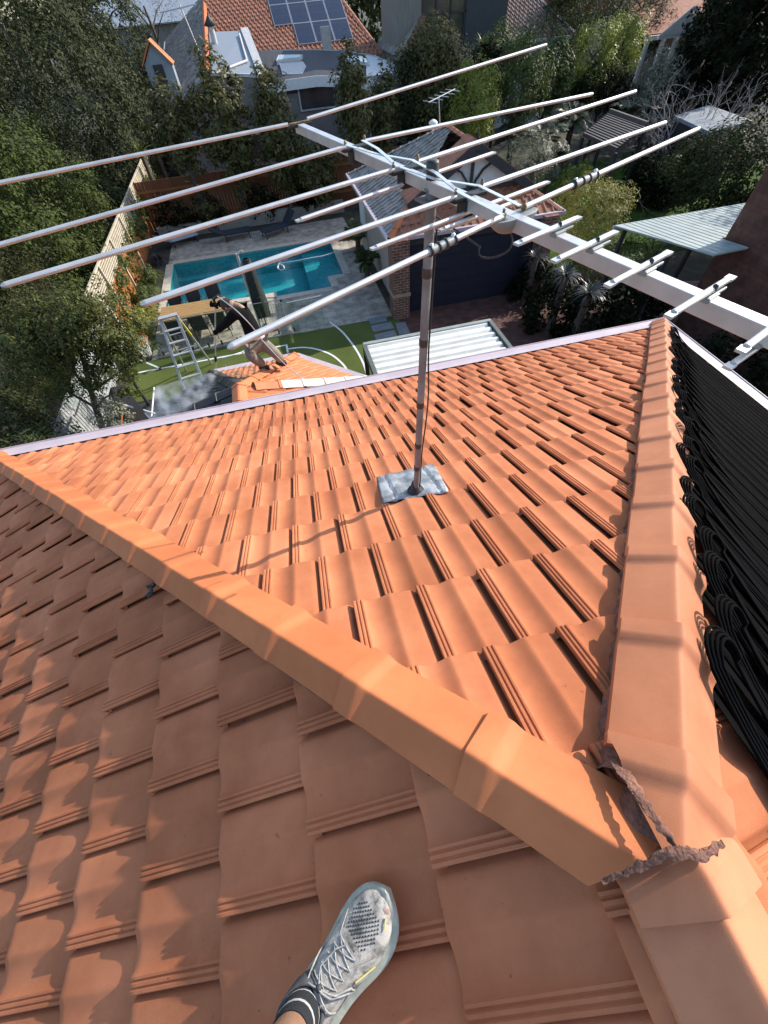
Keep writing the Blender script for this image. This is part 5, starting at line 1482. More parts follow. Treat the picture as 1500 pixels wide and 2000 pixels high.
# garden beyond the garage
for px, py, rx, ry, Y, kd, n, lf, asp, lab in (
        (930, 205, 48, 55, 25, 'lime', 130, .16, 5, 'lime green feathery shrub right of the little roof antenna'),
        (1020, 165, 46, 68, 26.5, 'mid', 150, .16, 4, 'tall soft green conifer between the lime shrub and the clipped bush'),
        (1075, 150, 40, 50, 28, 'mid', 130, .14, 2, 'round clipped green bush left of the yellow conifers'),
        (1150, 130, 46, 60, 28, 'lime', 130, .16, 5, 'yellow green conifer, left one of the bright pair'),
        (1212, 118, 40, 58, 28.5, 'lime', 120, .16, 5, 'yellow green conifer, right one of the bright pair'),
        (1180, 175, 62, 30, 27, 'black', 110, .16, 3, 'dark low hedge at the foot of the bright conifers'),
        (980, 115, 48, 28, 31, 'mid', 80, .18, 2, 'leafy green mound below the dark timber wall'),
        (955, 150, 50, 45, 29, 'black', 90, .18, 2, 'very dark bush behind the lime feathery shrub'),
        (1285, 165, 34, 50, 27, 'pale', 50, .15, 2, 'sparse pale leafed shrub right of the bright conifers'),
        (1150, 55, 90, 70, 36, 'grey', 190, .2, 4, 'large grey feathery tree before the veranda house'),
        (1250, 35, 60, 60, 38, 'grey', 120, .2, 4, 'grey feathery tree at the top edge, left of the white gable'),
        (1092, 40, 38, 52, 38, 'green', 80, .18, 2, 'upright green tree beside the cream fascia'),
        (1420, 330, 110, 60, 15.5, 'dark', 240, .12, 2, 'glossy dark hedge at the right edge above the green metal roof'),
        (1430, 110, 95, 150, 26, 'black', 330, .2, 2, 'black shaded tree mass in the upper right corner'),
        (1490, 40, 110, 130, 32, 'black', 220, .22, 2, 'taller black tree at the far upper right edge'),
        (1290, 350, 70, 55, 20, 'black', 130, .15, 2, 'deep shade bush under the rod ends beside the lawn'),
        (880, 60, 20, 20, 34.5, 'green', 0, .1, 2, '')):
    if not n: continue
    pix_tree('garden_tree' if ry > 45 else 'garden_shrub', lab, px, py, rx, ry, Y, kd, n, per=60, crad=.38 if Y < 30 else .6, leaf=lf, aspect=asp, cat='tree' if ry > 45 else 'shrub', bumps=.3, zmin=GZ + .1)
# tall screen outside the frame's right side that keeps the right hand garden in shade
for i, (x, y, s_, lab) in enumerate(((25, 14, 4.5, 'shade tree east of the brick house and the shed roof'), (28, 17.5, 4.5, 'shade tree east of the lawn'), (31, 30, 5.5, 'shade tree far to the right beyond the grey shed'))):
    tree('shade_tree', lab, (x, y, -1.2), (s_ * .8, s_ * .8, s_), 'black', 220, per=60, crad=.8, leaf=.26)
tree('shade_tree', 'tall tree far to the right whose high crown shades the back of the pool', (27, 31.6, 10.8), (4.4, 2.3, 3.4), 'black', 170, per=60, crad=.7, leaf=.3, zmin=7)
# sunny thicket right of the garage
pix_tree('sunny_thicket', 'sunlit yellow green thicket right of the garage gutter', 1150, 410, 68, 48, 15.8, 'yellow', 170, per=60, crad=.26, leaf=.13, aspect=7, cat='shrub', trunk=False, depth_r=1.6)
pix_tree('sunny_thicket', 'pale wispy shrub behind the garage right eave', 1030, 320, 50, 48, 20.5, 'pale', 100, per=50, crad=.3, leaf=.13, aspect=7, cat='shrub', trunk=False, depth_r=1.2)
pix_tree('sunny_thicket', 'bright lime bush beneath the outer coil of the antenna', 1130, 352, 32, 20, 19, 'lime', 50, per=50, crad=.25, leaf=.12, aspect=3, cat='shrub', trunk=False)
pix_tree('sunny_thicket', 'dull green ground bush under the bare twiggy shrub', 1200, 500, 80, 32, 13.6, 'mid', 60, per=50, crad=.25, leaf=.12, aspect=4, cat='shrub', trunk=False)


def frond_plant(name, label, base, stems, length, kind, droop=.8, leafw=.05, cat='plant', trunk_h=0, npin=26, pin=.16, strap=False, group=None, up=.6):
    base = np.asarray(base, float)
    t = empty(name, base, label, cat, group)
    top = base + V(0, 0, trunk_h)
    if trunk_h: MB().tube([base, top + V(.02, 0, 0)], [.13, .10], 10).build('trunk', M['bark'], t)
    cen, nrm, alo, sz = [], [], [], []
    mbs = MB()
    for i in range(stems):
        a = i * 2.39996 + RNG.normal(0, .15); e = up + RNG.uniform(-.35, .45)
        d = V(math.cos(a), math.sin(a), 0); P = []
        L_ = length * RNG.uniform(.75, 1.1)
        for f in np.linspace(0, 1, 9):
            P.append(top + d * (L_ * f * math.cos(e) * (1 - .15 * f)) + V(0, 0, L_ * (f * math.sin(e) - droop * .55 * f * f)))
        if strap:
            s = V(-d[1], d[0], 0); vs = []
            for k, p in enumerate(P):
                w = leafw * (1 - (k / 8) ** 2 * .9) * (.5 + .5 * min(1, k / 2))
                vs += [p - s * w / 2, p + s * w / 2]
            mbs.add(vs, [(2 * k, 2 * k + 1, 2 * k + 3, 2 * k + 2) for k in range(8)], True)
        else:
            mbs.tube(P, [.012 * (1 - .8 * k / 8) for k in range(9)], 4, caps=False)
            for k in range(npin):
                f = .12 + .86 * k / npin; x = f * 8; j = min(7, int(x)); p = P[j] + (P[j + 1] - P[j]) * (x - j); tn = unit(P[j + 1] - P[j])
                for sd in (-1, 1):
                    s = V(-d[1], d[0], 0) * sd; w = pin * math.sin(math.pi * (f * .85 + .12)) + .02
                    dirv = unit(s * .85 + tn * .45 - V(0, 0, .25)); cen.append(p + dirv * w / 2); alo.append(dirv); nrm.append(unit(np.cross(dirv, tn)) * (1 if sd > 0 else -1)); sz.append(w)
    if strap:
        o = mbs.build('leaves', LM[kind], t)
        at = o.data.attributes.new('rnd', 'FLOAT', 'FACE'); at.data.foreach_set('value', np.repeat(RNG.uniform(0, 1, stems), 8).astype(np.float32))
    else:
        mbs.build('stalks', M['bark'], t)
        leaf_obj('fronds', np.array(cen), np.array(nrm), np.array(sz) * 1.0, LM[kind], t, aspect=3.2, along=np.array(alo), jit=.12)
    return t


for px, py, Y, L_, th, lab in ((1060, 262, 24, 2.0, 2.3, 'tree fern nearest the garage ridge with drooping fronds'), (1120, 225, 25.5, 1.9, 2.4, 'tree fern in the middle, behind the ends of the rods'),
                               (1000, 262, 26, 1.6, 1.6, 'small tree fern at the back left of the fern group'), (1230, 215, 24.5, 1.9, 2.4, 'tree fern right of the others, beside the pergola'), (1275, 215, 25.5, 1.6, 2.2, 'last tree fern before the bare twigs'), (1080, 300, 21.5, 1.6, 1.6, 'low dark tree fern nearest the pale wispy shrub')):
    b_ = gy(px, py, Y)
    frond_plant('tree_fern', lab, (b_[0], b_[1], GZ), 22, L_, 'fern', droop=1.0, trunk_h=max(.5, b_[2] - GZ - .2), pin=.34, npin=30, group='tree ferns', cat='tree fern')
for px, py, z, lab in ((1105, 540, -4.6, 'spiky dark cordyline under the antenna boom, left one'), (1150, 575, -4.7, 'spiky dark cordyline under the boom, right one'), (1045, 505, -4.9, 'spiky dark cordyline beside the garage corner')):
    b_ = gz(px, py, z)
    frond_plant('cordyline', lab, (b_[0], b_[1], GZ), 60, 0.75, 'darkstrap', droop=.9, leafw=.045, strap=True, trunk_h=z - GZ, cat='cordyline', group='cordylines')
for px, py, Y, L_, lab in ((268, 285, 29, 1.3, 'strappy palm like plant by the far fence, lower one'), (280, 235, 32, 1.3, 'strappy palm like plant by the far fence, upper one'), (945, 75, 33, 1.1, 'small palm before the dark timber wall')):
    b_ = gy(px, py, Y); frond_plant('yucca', lab, (b_[0], b_[1], GZ), 40, L_, 'strap', droop=.7, leafw=.08, strap=True, trunk_h=b_[2] - GZ - .3, cat='yucca')
frond_plant('cycad', 'palm like cycad with arching fronds beside the pool corner and garage', gz(700, 490, GZ), 20, 1.05, 'strap', droop=.55, trunk_h=.55, pin=.26, npin=30, cat='cycad')
frond_plant('cycad', 'darker drooping palm against the garage wall, nearer than the cycad', gz(718, 545, GZ), 18, 0.9, 'green', droop=.9, trunk_h=.7, pin=.24, npin=26, cat='cycad')
# bed along the orange fence
for i, (y, x, kd, h, lab) in enumerate(((15.2, -6.5, 'yellow', .55, 'yellow green grass tuft in the fence bed, nearest the hoop'), (16.4, -6.55, 'strap', .6, 'bright grass tuft in the fence bed beside the table end'), (17.7, -6.5, 'yellow', .6, 'wide golden grass tuft beside the pool corner'), (19.0, -6.5, 'strap', .65, 'drooping green grass tuft beside the pool end'), (20.5, -6.5, 'strap', .7, 'dim grass tuft beside the far pool corner'), (22.2, -6.45, 'darkstrap', .7, 'dark grass tuft farthest along the fence bed'), (17.0, -6.35, 'yellow', .6, 'golden grass tuft between the table end tuft and the pool corner tuft'), (18.35, -6.4, 'strap', .6, 'green grass tuft next to the middle of the pool end'), (14.7, -6.2, 'strap', .5, 'small grass tuft in the bed directly behind the hoop'))):
    frond_plant('grass_tuft', lab, (x, y, GZ), 300, 1.0, kd, droop=1.25, leafw=.03, strap=True, cat='grass tuft', group='grass tufts along the fence', up=.95)
for y, x, r_, kd, lab in ((14.5, -6.5, .42, 'lime', 'leafy lime shrub at the near end of the fence bed'), (15.7, -6.35, .38, 'yellow', 'yellow leafed shrub between the near grass tufts'), (18.3, -6.75, .36, 'mid', 'green creeper shrub climbing the orange boards'), (16.1, -6.6, .45, 'lime', 'leafy lime shrub between the two bright grass tufts'), (19.8, -6.6, .45, 'mid', 'leafy green shrub near the far end of the pool bed')):
    tree('bed_shrub', lab, (x, y, GZ + r_ * .9), (r_, r_, r_ * 1.1), kd, 40, per=45, crad=.16, leaf=.08, cat='shrub', trunk=False)
ps, ns_ = [], []
for y in np.arange(14.6, 34, .32):
    h = RNG.uniform(.1, 1.0)
    for k in range(3):
        p, nn = clump_points((XF + .08, y, zl - .5 + h * .7), (.08, .3, .35), 3, 16, .14); ps.append(p); ns_.append(nn)
cv = empty('climbing_vine', (XF + .1, 24, GZ), 'leafy creeper scrambling along the orange and lattice fence', 'vine')
leaf_obj('leaves', np.concatenate(ps), np.concatenate(ns_), .10, LM['mid'], cv)
# dark planting at the foot of the timber fence
for x, lab in ((-5.6, 'dark shrub at the back fence, behind the striped lounger'), (-3.9, 'dark shrub at the back fence beside the teal pot'), (-1.2, 'dark shrub at the back fence behind the loungers'), (1.2, 'dark shrub at the back fence near the garage corner')):
    tree('bed_shrub', lab, (x, 25.3, GZ + .7), (.9, .5, .8), 'black', 50, per=45, crad=.25, leaf=.13, cat='shrub', trunk=False)
tree('bed_shrub', 'yellow flecked shrub before the dim timber fence, left of the teal pot', gy(398, 408, 24.6), (.5, .4, .4), 'magnolia', 30, per=30, crad=.18, leaf=.11, cat='shrub', trunk=False)
mb = MB(); pc = gz(425, 418, GZ); mb.lathe(V(pc[0], pc[1] + 1.2, GZ), [(.2, 0), (.28, .1), (.34, .3), (.3, .5), (.24, .56), (.2, .5), (.05, .45)], 20, closed=False)
tag(mb.build('garden_pot', pm('teal glaze', (0.02, .1, .11), (.015, .07, .08), rough=.2)), 'teal glazed round pot in front of the timber fence', 'pot')


def bare_branches(name, label, base, h, spread, n, mat, r=.02, seed=1, cat='tree'):
    rg = np.random.default_rng(seed); t = empty(name, base, label, cat); m = MB()
    def grow(p, d, L_, r_, lv):
        P = [p]; q = p
        for k in range(3):
            d = unit(d + rg.normal(0, .22, 3)); q = q + d * L_ / 3; P.append(q)
        m.tube(P, [r_, r_ * .85, r_ * .7, r_ * .5], 5, caps=False)
        if lv == 0: return
        for k in range(3 if lv > 1 else 2):
            grow(P[2 if k else 3], unit(d + rg.normal(0, .55, 3) + V(0, 0, .15)), L_ * .68, r_ * .55, lv - 1)
    for i in range(n):
        a = rg.uniform(0, 6.28); grow(np.asarray(base, float) + rg.normal(0, .06, 3) * V(1, 1, 0), unit(V(math.cos(a) * spread, math.sin(a) * spread, 1)), h * .38, r, 4)
    m.build('branches', mat, t); return t


bb_ = gz(1270, 520, GZ); bare_branches('bare_shrub', 'leafless twiggy shrub in front of the green metal roof', bb_, 2.6, .55, 6, M['bark'], .028, 3)
bb_ = gy(1365, 235, 21); bare_branches('bare_tree', 'pale leafless tree in front of the grey shed', V(bb_[0], bb_[1], GZ), 5.4, .5, 6, M['palebark'], .06, 8)
bb_ = gz(1150, 560, GZ); bare_branches('bare_shrub', 'tangled bare twigs beside the cordylines', bb_ + V(.5, .3, 0), 1.7, .8, 5, M['bark'], .02, 5)

# black shrubs added to deepen the shade between driveway and brick house
for px, py, z, rx, n, lab in ((1080, 600, -5.8, 1.0, 60, 'black shrub added to deepen the shade at the foot of the left cordyline'), (1160, 640, -5.8, 1.1, 70, 'black shrub added to deepen the shade at the foot of the right cordyline, by the roof edge'), (1230, 600, -5.9, 1.0, 60, 'black shrub added to deepen the shade near the bare twigs and the brick path'), (1420, 740, -5.6, 1.3, 80, 'black shrub added to deepen the shade under the lowest antenna rods'), (1040, 560, -6.0, .8, 40, 'black low shrub added to deepen the shade before the right garage pier')):
    c = gz(px, py, z); tree('shade_fill_shrub', lab, (c[0], c[1], z), (rx, rx, z - GZ + .5), 'black', n, per=50, crad=.3, leaf=.15, cat='shrub', trunk=False)
# the far wooded skyline
ps, ns_ = [], []
for x in np.arange(-60, 150, 4.5):
    if -16 < x < 12: continue
    for k in range(2):
        p_, nn = clump_points((x + RNG.normal() * 2, 84 + RNG.normal() * 4 - max(0, x - 20) * .12, RNG.uniform(-3.5, 1.5)), (5, 4, 5.5), 16, 26, 1.6); ps.append(p_); ns_.append(nn)
o = leaf_obj('distant_trees', np.concatenate(ps), np.concatenate(ns_), .9, LM['dark'])
tag(o, 'far off wooded skyline behind the houses', 'trees', kind='stuff')

# ---------------------------------------------------------------- outdoor furniture and court things
M['teak'] = pm('oiled timber table top', (0.40, 0.24, 0.085), (0.28, 0.16, 0.055), rough=.6, scale=3, stretch=(1.2, 16, 1), bump=.1)
M['sling'] = pm('charcoal sling fabric', (0.035, 0.04, 0.038), (0.025, 0.028, 0.027), rough=.8)
M['navycloth'] = pm('navy lounger fabric', (0.03, 0.034, 0.05), (0.02, 0.023, 0.034), rough=.85)
M['canvas'] = pm('dark green umbrella canvas', (0.03, 0.042, 0.04), (0.02, 0.026, 0.026), rough=.75, scale=5)
M['orangepaint'] = pm('orange paint', (0.7, 0.2, 0.05), (0.6, 0.16, 0.04), rough=.5)
M['redpaint'] = pm('red rim paint', (0.55, 0.07, 0.035), (0.45, 0.05, 0.03), rough=.45)
M['yellowpaint'] = pm('yellow stile paint', (0.75, 0.62, 0.05), (0.65, 0.5, 0.04), rough=.5)
M['netting'] = pm('white netting', (0.78, 0.78, 0.74), rough=.9)


def glass_mat():
    m, t, p = new_mat('clear fence glass')
    N, L = t.nodes.new, t.links.new; t.nodes.remove(p)
    tr = N('ShaderNodeBsdfTransparent'); tr.inputs['Color'].default_value = (.88, .93, .91, 1)
    gl = N('ShaderNodeBsdfGlossy'); gl.inputs['Roughness'].default_value = .03
    fr = N('ShaderNodeFresnel'); fr.inputs['IOR'].default_value = 1.45
    mx = N('ShaderNodeMixShader'); ge = N('ShaderNodeNewGeometry'); mu = N('ShaderNodeMath'); mu.operation = 'SUBTRACT'; mu.use_clamp = True; L(fr.outputs[0], mu.inputs[0]); L(ge.outputs['Backfacing'], mu.inputs[1]); L(mu.outputs[0], mx.inputs[0]); L(tr.outputs[0], mx.inputs[1]); L(gl.outputs[0], mx.inputs[2]); L(mx.outputs[0], t.nodes['Material Output'].inputs['Surface'])
    return m


M['clear'] = glass_mat()
# dining table
ta_ = [gz(315, 600, -5.65), gz(435, 577, -5.65), gz(440, 607, -5.65), gz(313, 625, -5.65)]
tx0, tx1, ty0, ty1 = -5.45, -3.15, 15.0, 16.05
tb_ = empty('dining_table', ((tx0 + tx1) / 2, (ty0 + ty1) / 2, GZ), 'long timber topped dining table beside the pool edge', 'table')
mb = MB()
for i in range(7):
    w = (ty1 - ty0) / 7; mb.box(((tx0 + tx1) / 2, ty0 + w * (i + .5), -5.67), (tx1 - tx0, w - .008, .035))
mb.build('table_top', M['teak'], tb_)
for x in (tx0 + .12, tx1 - .12):
    for y in (ty0 + .12, ty1 - .12): MB().box((x, y, (GZ - 5.69) / 2), (.07, .07, -5.69 - GZ)).build('leg', M['darkpaint'], tb_)


def make_chair(x, y, face, label):
    t = empty('dining_chair', (x, y, GZ), label, 'chair', 'charcoal chairs round the table')
    f = V(0, face, 0)                       # direction the sitter looks
    c = V(x, y, GZ)
    MB().box(c + V(0, 0, .44), (.50, .46, .03)).build('seat', M['sling'], t, bevel=.008)
    b0_ = c - f * .23 + V(0, 0, .46); b1_ = c - f * .36 + V(0, 0, .98)
    up = unit(b1_ - b0_); mb = MB(); mb.box((b0_ + b1_) / 2, (.48, .02, np.linalg.norm(b1_ - b0_)), axes=(V(1, 0, 0), np.cross(up, V(1, 0, 0)), up)); mb.build('backrest', M['sling'], t, bevel=.006)
    for sx in (-1, 1):
        MB().tube([c + V(sx * .25, 0, 0) - f * .38 * 1 + V(0, 0, 1.0), c + V(sx * .25, 0, .45) - f * .23, c + V(sx * .25, 0, 0) - f * .22], .014, 6).build('leg', M['darkpaint'], t)
        MB().tube([c + V(sx * .25, 0, .46) + f * .22, c + V(sx * .25, 0, 0) + f * .24], .014, 6).build('leg', M['darkpaint'], t)
        MB().bar(c + V(sx * .27, 0, .64) - f * .26, c + V(sx * .27, 0, .64) + f * .2, .045, .025).build('armrest', M['darkpaint'], t)
for x, y, fc, lab in ((-5.05, 16.35, -1, 'charcoal chair on the pool side, leftmost of that row of three'), (-4.35, 16.38, -1, 'charcoal chair on the pool side, middle of that row'), (-3.6, 16.36, -1, 'charcoal chair on the pool side, right of that row'),
                      (-4.85, 14.78, 1, 'charcoal chair on the court side, next to the ladder top'), (-4.1, 14.8, 1, 'charcoal chair on the court side, in the middle'), (-3.4, 14.82, 1, 'charcoal chair on the court side, behind the worker\'s arms')):
    make_chair(x, y, fc, lab)
# closed cantilever umbrella
ub = gz(520, 648, GZ)
um = empty('umbrella', ub, 'closed dark green cantilever umbrella standing between table and pool', 'umbrella')
MB().tube([ub + V(-.15, .1, 0.05), ub + V(-.15, .1, 2.55)], .042, 12).build('pole', M['alu'], um)
MB().tube([ub + V(-.15, .1, 2.5), ub + V(.0, .1, 2.62), ub + V(.06, .05, 2.6)], .03, 8).build('arm', M['alu'], um)
vs = []; ns_ = 14; cz = np.linspace(.55, 2.58, 12)
for j, z in enumerate(cz):
    f = (z - .55) / 2.03
    r0 = .25 * (1 - f) ** .55 + .05 if f > .12 else .24
    for k in range(ns_ * 2):
        a = math.pi * k / ns_; rr = r0 * (1.0 if k % 2 else .62) * (1 + .08 * math.sin(3 * a + z))
        vs.append(ub + V(.08 + rr * math.cos(a), .05 + rr * math.sin(a) * .7, z - (.06 if j == 0 and k % 2 else 0)))
mb = MB(); K = ns_ * 2; mb.add(vs, [(j * K + k, j * K + (k + 1) % K, (j + 1) * K + (k + 1) % K, (j + 1) * K + k) for j in range(11) for k in range(K)], True); mb.build('canopy', M['canvas'], um)
MB().lathe(ub + V(.08, .05, 1.25), [(.17, -.02), (.19, 0), (.17, .02)], 16).build('tie_strap', M['darkpaint'], um)
MB().tube([ub + V(.08, .05, .1), ub + V(.08, .05, .6)], .02, 8).build('stem', M['darkpaint'], um)
MB().box(ub + V(0, .05, .03), (.9, .12, .06)).box(ub + V(0, .05, .035), (.12, .9, .06)).build('base', M['darkpaint'], um)
# sun loungers
def lounger(name, label, c, ang, fabric, back=.6, stripes=False):
    t = empty('sun_lounger', c, label, 'sun lounger', 'loungers in the shade behind the pool'); ca, sa = math.cos(ang), math.sin(ang)
    ax, ay = V(ca, sa, 0), V(-sa, ca, 0); c = np.asarray(c)
    mb = MB(); mb.box(c + ax * .3 + V(0, 0, .3), (1.3, .62, .07), axes=(ax, ay, V(0, 0, 1)))
    mb.build('mattress', fabric, t, bevel=.02)
    u2 = unit(-ax * math.cos(back) + V(0, 0, math.sin(back)))
    mb = MB(); mb.box(c - ax * .36 + u2 * .34 + V(0, 0, .3), (.72, .62, .06), axes=(u2, ay, np.cross(u2, ay))); mb.build('backrest', M['stripe'] if stripes else fabric, t, bevel=.015)
    for sx in (-.3, .85):
        for sy in (-.27, .27): MB().box(c + ax * sx + ay * sy + V(0, 0, .13), (.05, .05, .26)).build('leg', M['darkpaint'], t)
def stripe_mat():
    m, t, p = new_mat('black and white stripe'); N, L = t.nodes.new, t.links.new
    w = N('ShaderNodeTexWave'); w.wave_type = 'BANDS'; w.bands_direction = 'DIAGONAL'; w.inputs['Scale'].default_value = 3.5; tc = N('ShaderNodeTexCoord'); L(tc.outputs['Object'], w.inputs['Vector'])
    r = N('ShaderNodeValToRGB'); r.color_ramp.interpolation = 'CONSTANT'; r.color_ramp.elements[1].position = .5; r.color_ramp.elements[0].color = (.02, .02, .025, 1); r.color_ramp.elements[1].color = (.4, .4, .4, 1); L(w.outputs['Fac'], r.inputs['Fac']); L(r.outputs['Color'], p.inputs['Base Color']); return m
M['stripe'] = stripe_mat()
lounger('a', 'pale blue grey lounger with striped head end in the shade by the fence', gz(352, 478, GZ), R(20), pm('pale lounger cushion', (.42, .45, .47), (.36, .39, .41), rough=.8), back=.35, stripes=True)
lounger('b', 'navy slatted lounger behind the pool, middle of the three', gz(455, 467, GZ), R(5), M['navycloth'], back=.5)
lounger('c', 'navy lounger behind the pool nearest the garage, back folded up', gz(548, 455, GZ), R(202), M['navycloth'], back=.8)
# frameless glass pool fence
gf = empty('glass_fence', (-3.6, 14.15, GZ), 'clear glass pool fence between the turf and the dining area', 'fence')
for i in range(5):
    x = -5.75 + i * 1.02
    p_ = MB().box((x + .48, 14.12, GZ + .62), (.96, .012, 1.16)).build('glass_panel', M['clear'], gf)
    MB().box((x + .48, 14.12, GZ + 1.206), (.96, .016, .012)).build('polished_edge', M['greyplastic'], p_)
    for q in (.2, .76): MB().box((x + q, 14.12, GZ + .09), (.05, .06, .18)).build('spigot', M['darkpaint'], gf)
MB().bar((-5.75, 14.12, GZ + .02), (-.7, 14.12, GZ + .02), .22, .04).build('kerb', M['paver'], gf)
gf2 = empty('glass_fence', (0.4, 16.0, GZ), 'thin rail topped glass fence near the pool steps right of the umbrella', 'fence')
pa, pb = gz(560, 592, GZ + 1.1), gz(626, 578, GZ + 1.1)
MB().bar(pa, pb, .03, .03).build('rail', M['alu'], gf2)
mb = MB(); mb.slab([pa, pb, pb - V(0, 0, 1.05), pa - V(0, 0, 1.05)], .012, unit(np.cross(pb - pa, V(0, 0, 1)))); mb.build('glass_panel', M['clear'], gf2)
# clothes airer by the umbrella
ar = empty('clothes_airer', gz(548, 640, GZ), 'folded chrome clothes airer leaning by the umbrella', 'clothes airer')
a_ = gz(540, 645, GZ); mb = MB()
for k in range(7): mb.tube([a_ + V(.08 * k, 0, 0), a_ + V(.08 * k - .05, .25, .8)], .008, 5)
mb.tube([a_, a_ + V(.5, 0, 0)], .01, 6); mb.tube([a_ + V(-.05, .25, .8), a_ + V(.43, .25, .8)], .01, 6); mb.build('rack', M['alu'], ar)
for dx in (-.05, .43): MB().lathe(a_ + V(dx, .25, .84), [(.03, 0), (.05, .05), (.02, .1)], 8).build('joint', M['black'], ar)
# pool cleaner and hose lying in the pool
pc = empty('pool_cleaner', gz(553, 522, GZ - .09), 'white pool cleaner loop with its hose floating on the water', 'pool cleaner')
mb = MB(); P = [gz(x, y, GZ - .07) for x, y in ((655, 492), (630, 500), (600, 505), (575, 510), (550, 514), (545, 509), (535, 513))]; mb.tube(P, .018, 6); mb.build('hose', M['white'], pc)
mb = MB(); P = [gz(x, y, GZ - .07) for x, y in ((545, 514), (554, 520), (556, 526), (549, 528), (542, 524), (545, 514))]; mb.tube(P, .03, 6); mb.build('body', M['white'], pc)
# basketball hoop
hp = empty('basketball_hoop', (-5.9, 11.6, GZ), 'basketball hoop with red rim and white net beside the turf court', 'basketball hoop')
rc = CW + ray(271, 664) * 10.2
hp.location = Vector((rc[0] - .75, rc[1], GZ))
m = MB(); P = [rc + .225 * V(math.cos(a), math.sin(a), 0) for a in np.linspace(0, 2 * math.pi, 25)]; m.tube(P, .012, 8, caps=False); m.tube([rc + V(-.225, .05, 0), rc + V(-.42, .05, -.02)], .014, 6); m.tube([rc + V(-.225, -.05, 0), rc + V(-.42, -.05, -.02)], .014, 6); m.build('rim', M['redpaint'], hp)
m = MB()
for k in range(16):
    for s_ in (-1, 1):
        P = []
        for f in np.linspace(0, 1, 6):
            a = 2 * math.pi * k / 16 + s_ * f * .55; r_ = .22 - .11 * f ** .7; P.append(rc + V(r_ * math.cos(a), r_ * math.sin(a), -.43 * f))
        m.tube(P, .006, 4, caps=False)
m.build('net', M['netting'], hp)
bcx = rc + V(-.44, 0, .32)
MB().box(bcx, (.025, 1.12, .72)).build('backboard', M['clear'], hp)
m = MB()
for dy in (-.56, .56): m.box(bcx + V(0, dy, 0), (.035, .04, .76))
for dz in (-.37, .37): m.box(bcx + V(0, 0, dz), (.035, 1.16, .04))
m.build('board_frame', M['white'], hp)
m = MB(); m.tube([bcx + V(-.03, 0, -.1), bcx + V(-.35, 0, -.5), V(rc[0] - .8, rc[1], GZ + .1)], .045, 10); m.build('post', M['darkpaint'], hp)
MB().box((rc[0] - .95, rc[1], GZ + .09), (1.0, .6, .18)).build('base', M['darkpaint'], hp, bevel=.04)
# step ladder with yellow rear stile
ld = empty('step_ladder', gz(365, 742, GZ), 'open aluminium step ladder with a yellow stripe standing on the turf', 'ladder')
top = [V(-4.52, 12.42, -4.38), V(-4.08, 12.52, -4.38)]
f_ft = [gz(312, 792, GZ), gz(377, 756, GZ)]
f_ft = [V(-4.62, 11.3, GZ), V(-3.98, 11.42, GZ)]
r_ft = [V(-4.75, 12.95, GZ), V(-3.9, 13.1, GZ)]
for a, b in zip(top, f_ft): MB().bar(a, b, .035, .075, up=(1, 0, 0)).build('stile', M['alu'], ld)
for k, (a, b) in enumerate(zip(top, r_ft)): MB().bar(a + V(0, .05, -.05), b, .03, .05, up=(1, 0, 0)).build('rear_stile', M['alu'] if k == 0 else M['alu'], ld)
MB().bar(top[1] + V(.0, .06, -.15), top[1] * .62 + r_ft[1] * .38 + V(.0, .02, .0), .034, .056, up=(1, 0, 0)).build('stile_stripe', M['yellowpaint'], ld)
for k in range(1, 7):
    f = k / 7; a = top[0] * (1 - f) + f_ft[0] * f; b = top[1] * (1 - f) + f_ft[1] * f
    MB().bar(a, b, .09, .03, up=(0, 0, 1)).build('tread', M['alu'], ld)
for k in (2, 4, 6):
    f = k / 7; MB().bar(top[0] * (1 - f) + r_ft[0] * f, top[1] * (1 - f) + r_ft[1] * f, .03, .025).build('brace', M['alu'], ld)
MB().bar(top[0] + V(-.04, 0, .02), top[1] + V(.04, 0, .02), .16, .035).build('top_cap', M['alu'], ld)
# small white goal frames and tarps at the court's near end
sg = empty('goal_frame', gz(300, 760, GZ), 'white pipe goal frame with a black rebound sheet near the left gutter', 'goal')
zz = GZ + .35
A_, B_ = gz(199, 779, zz), gz(303, 808, zz)
MB().tube([A_, B_], .03, 8).build('crossbar', M['white'], sg)
P0_, P1_ = gz(301, 757, zz), gz(296, 815, zz)
MB().tube([P0_, P1_], .022, 8).build('side_bar', M['white'], sg)
c_ = [gz(205, 760, GZ + .1), gz(240, 752, GZ + .5), gz(305, 830, GZ + .5), gz(270, 838, GZ + .1)]
MB().slab(c_, .02).build('rebound_sheet', pm('black sheet', (.02, .022, .025), (.012, .013, .015), rough=.4), sg)
tag(MB().tube([gz(239, 792, GZ + .5), gz(237, 836, GZ + .05)], .022, 8).build('marker_pole', M['orangepaint']), 'orange pole standing under the white goal crossbar', 'pole')
c_ = [gz(198, 795, GZ + .05), gz(232, 780, GZ + .05), gz(262, 836, GZ + .05), gz(230, 850, GZ + .05)]
tag(MB().slab(c_, .03).build('floor_mat', pm('dark grey mat', (.03, .032, .034), rough=.8)), 'dark grey mat on the turf beside the orange pole', 'mat')
g2 = empty('hockey_goal', gz(575, 690, GZ), 'low white goal frame standing behind the worker on the turf', 'goal')
q = [gz(x, y, z) for x, y, z in ((435, 700, GZ + .5), (472, 688, GZ + .5), (488, 705, GZ), (440, 716, GZ), (512, 668, GZ + .5), (525, 684, GZ))]
MB().tube([q[3], q[0], q[1], q[2]], .02, 6).tube([q[1], q[4], q[5]], .02, 6).build('frame', M['white'], g2)
tag(MB().lathe(gz(293, 828, GZ), [(.02, 0), (.1, .02), (.12, .1), (.08, .17), (.02, .2)], 12).build('bucket_lid', M['white']), 'small round white object by the near gutter under the goal bar', 'lid')
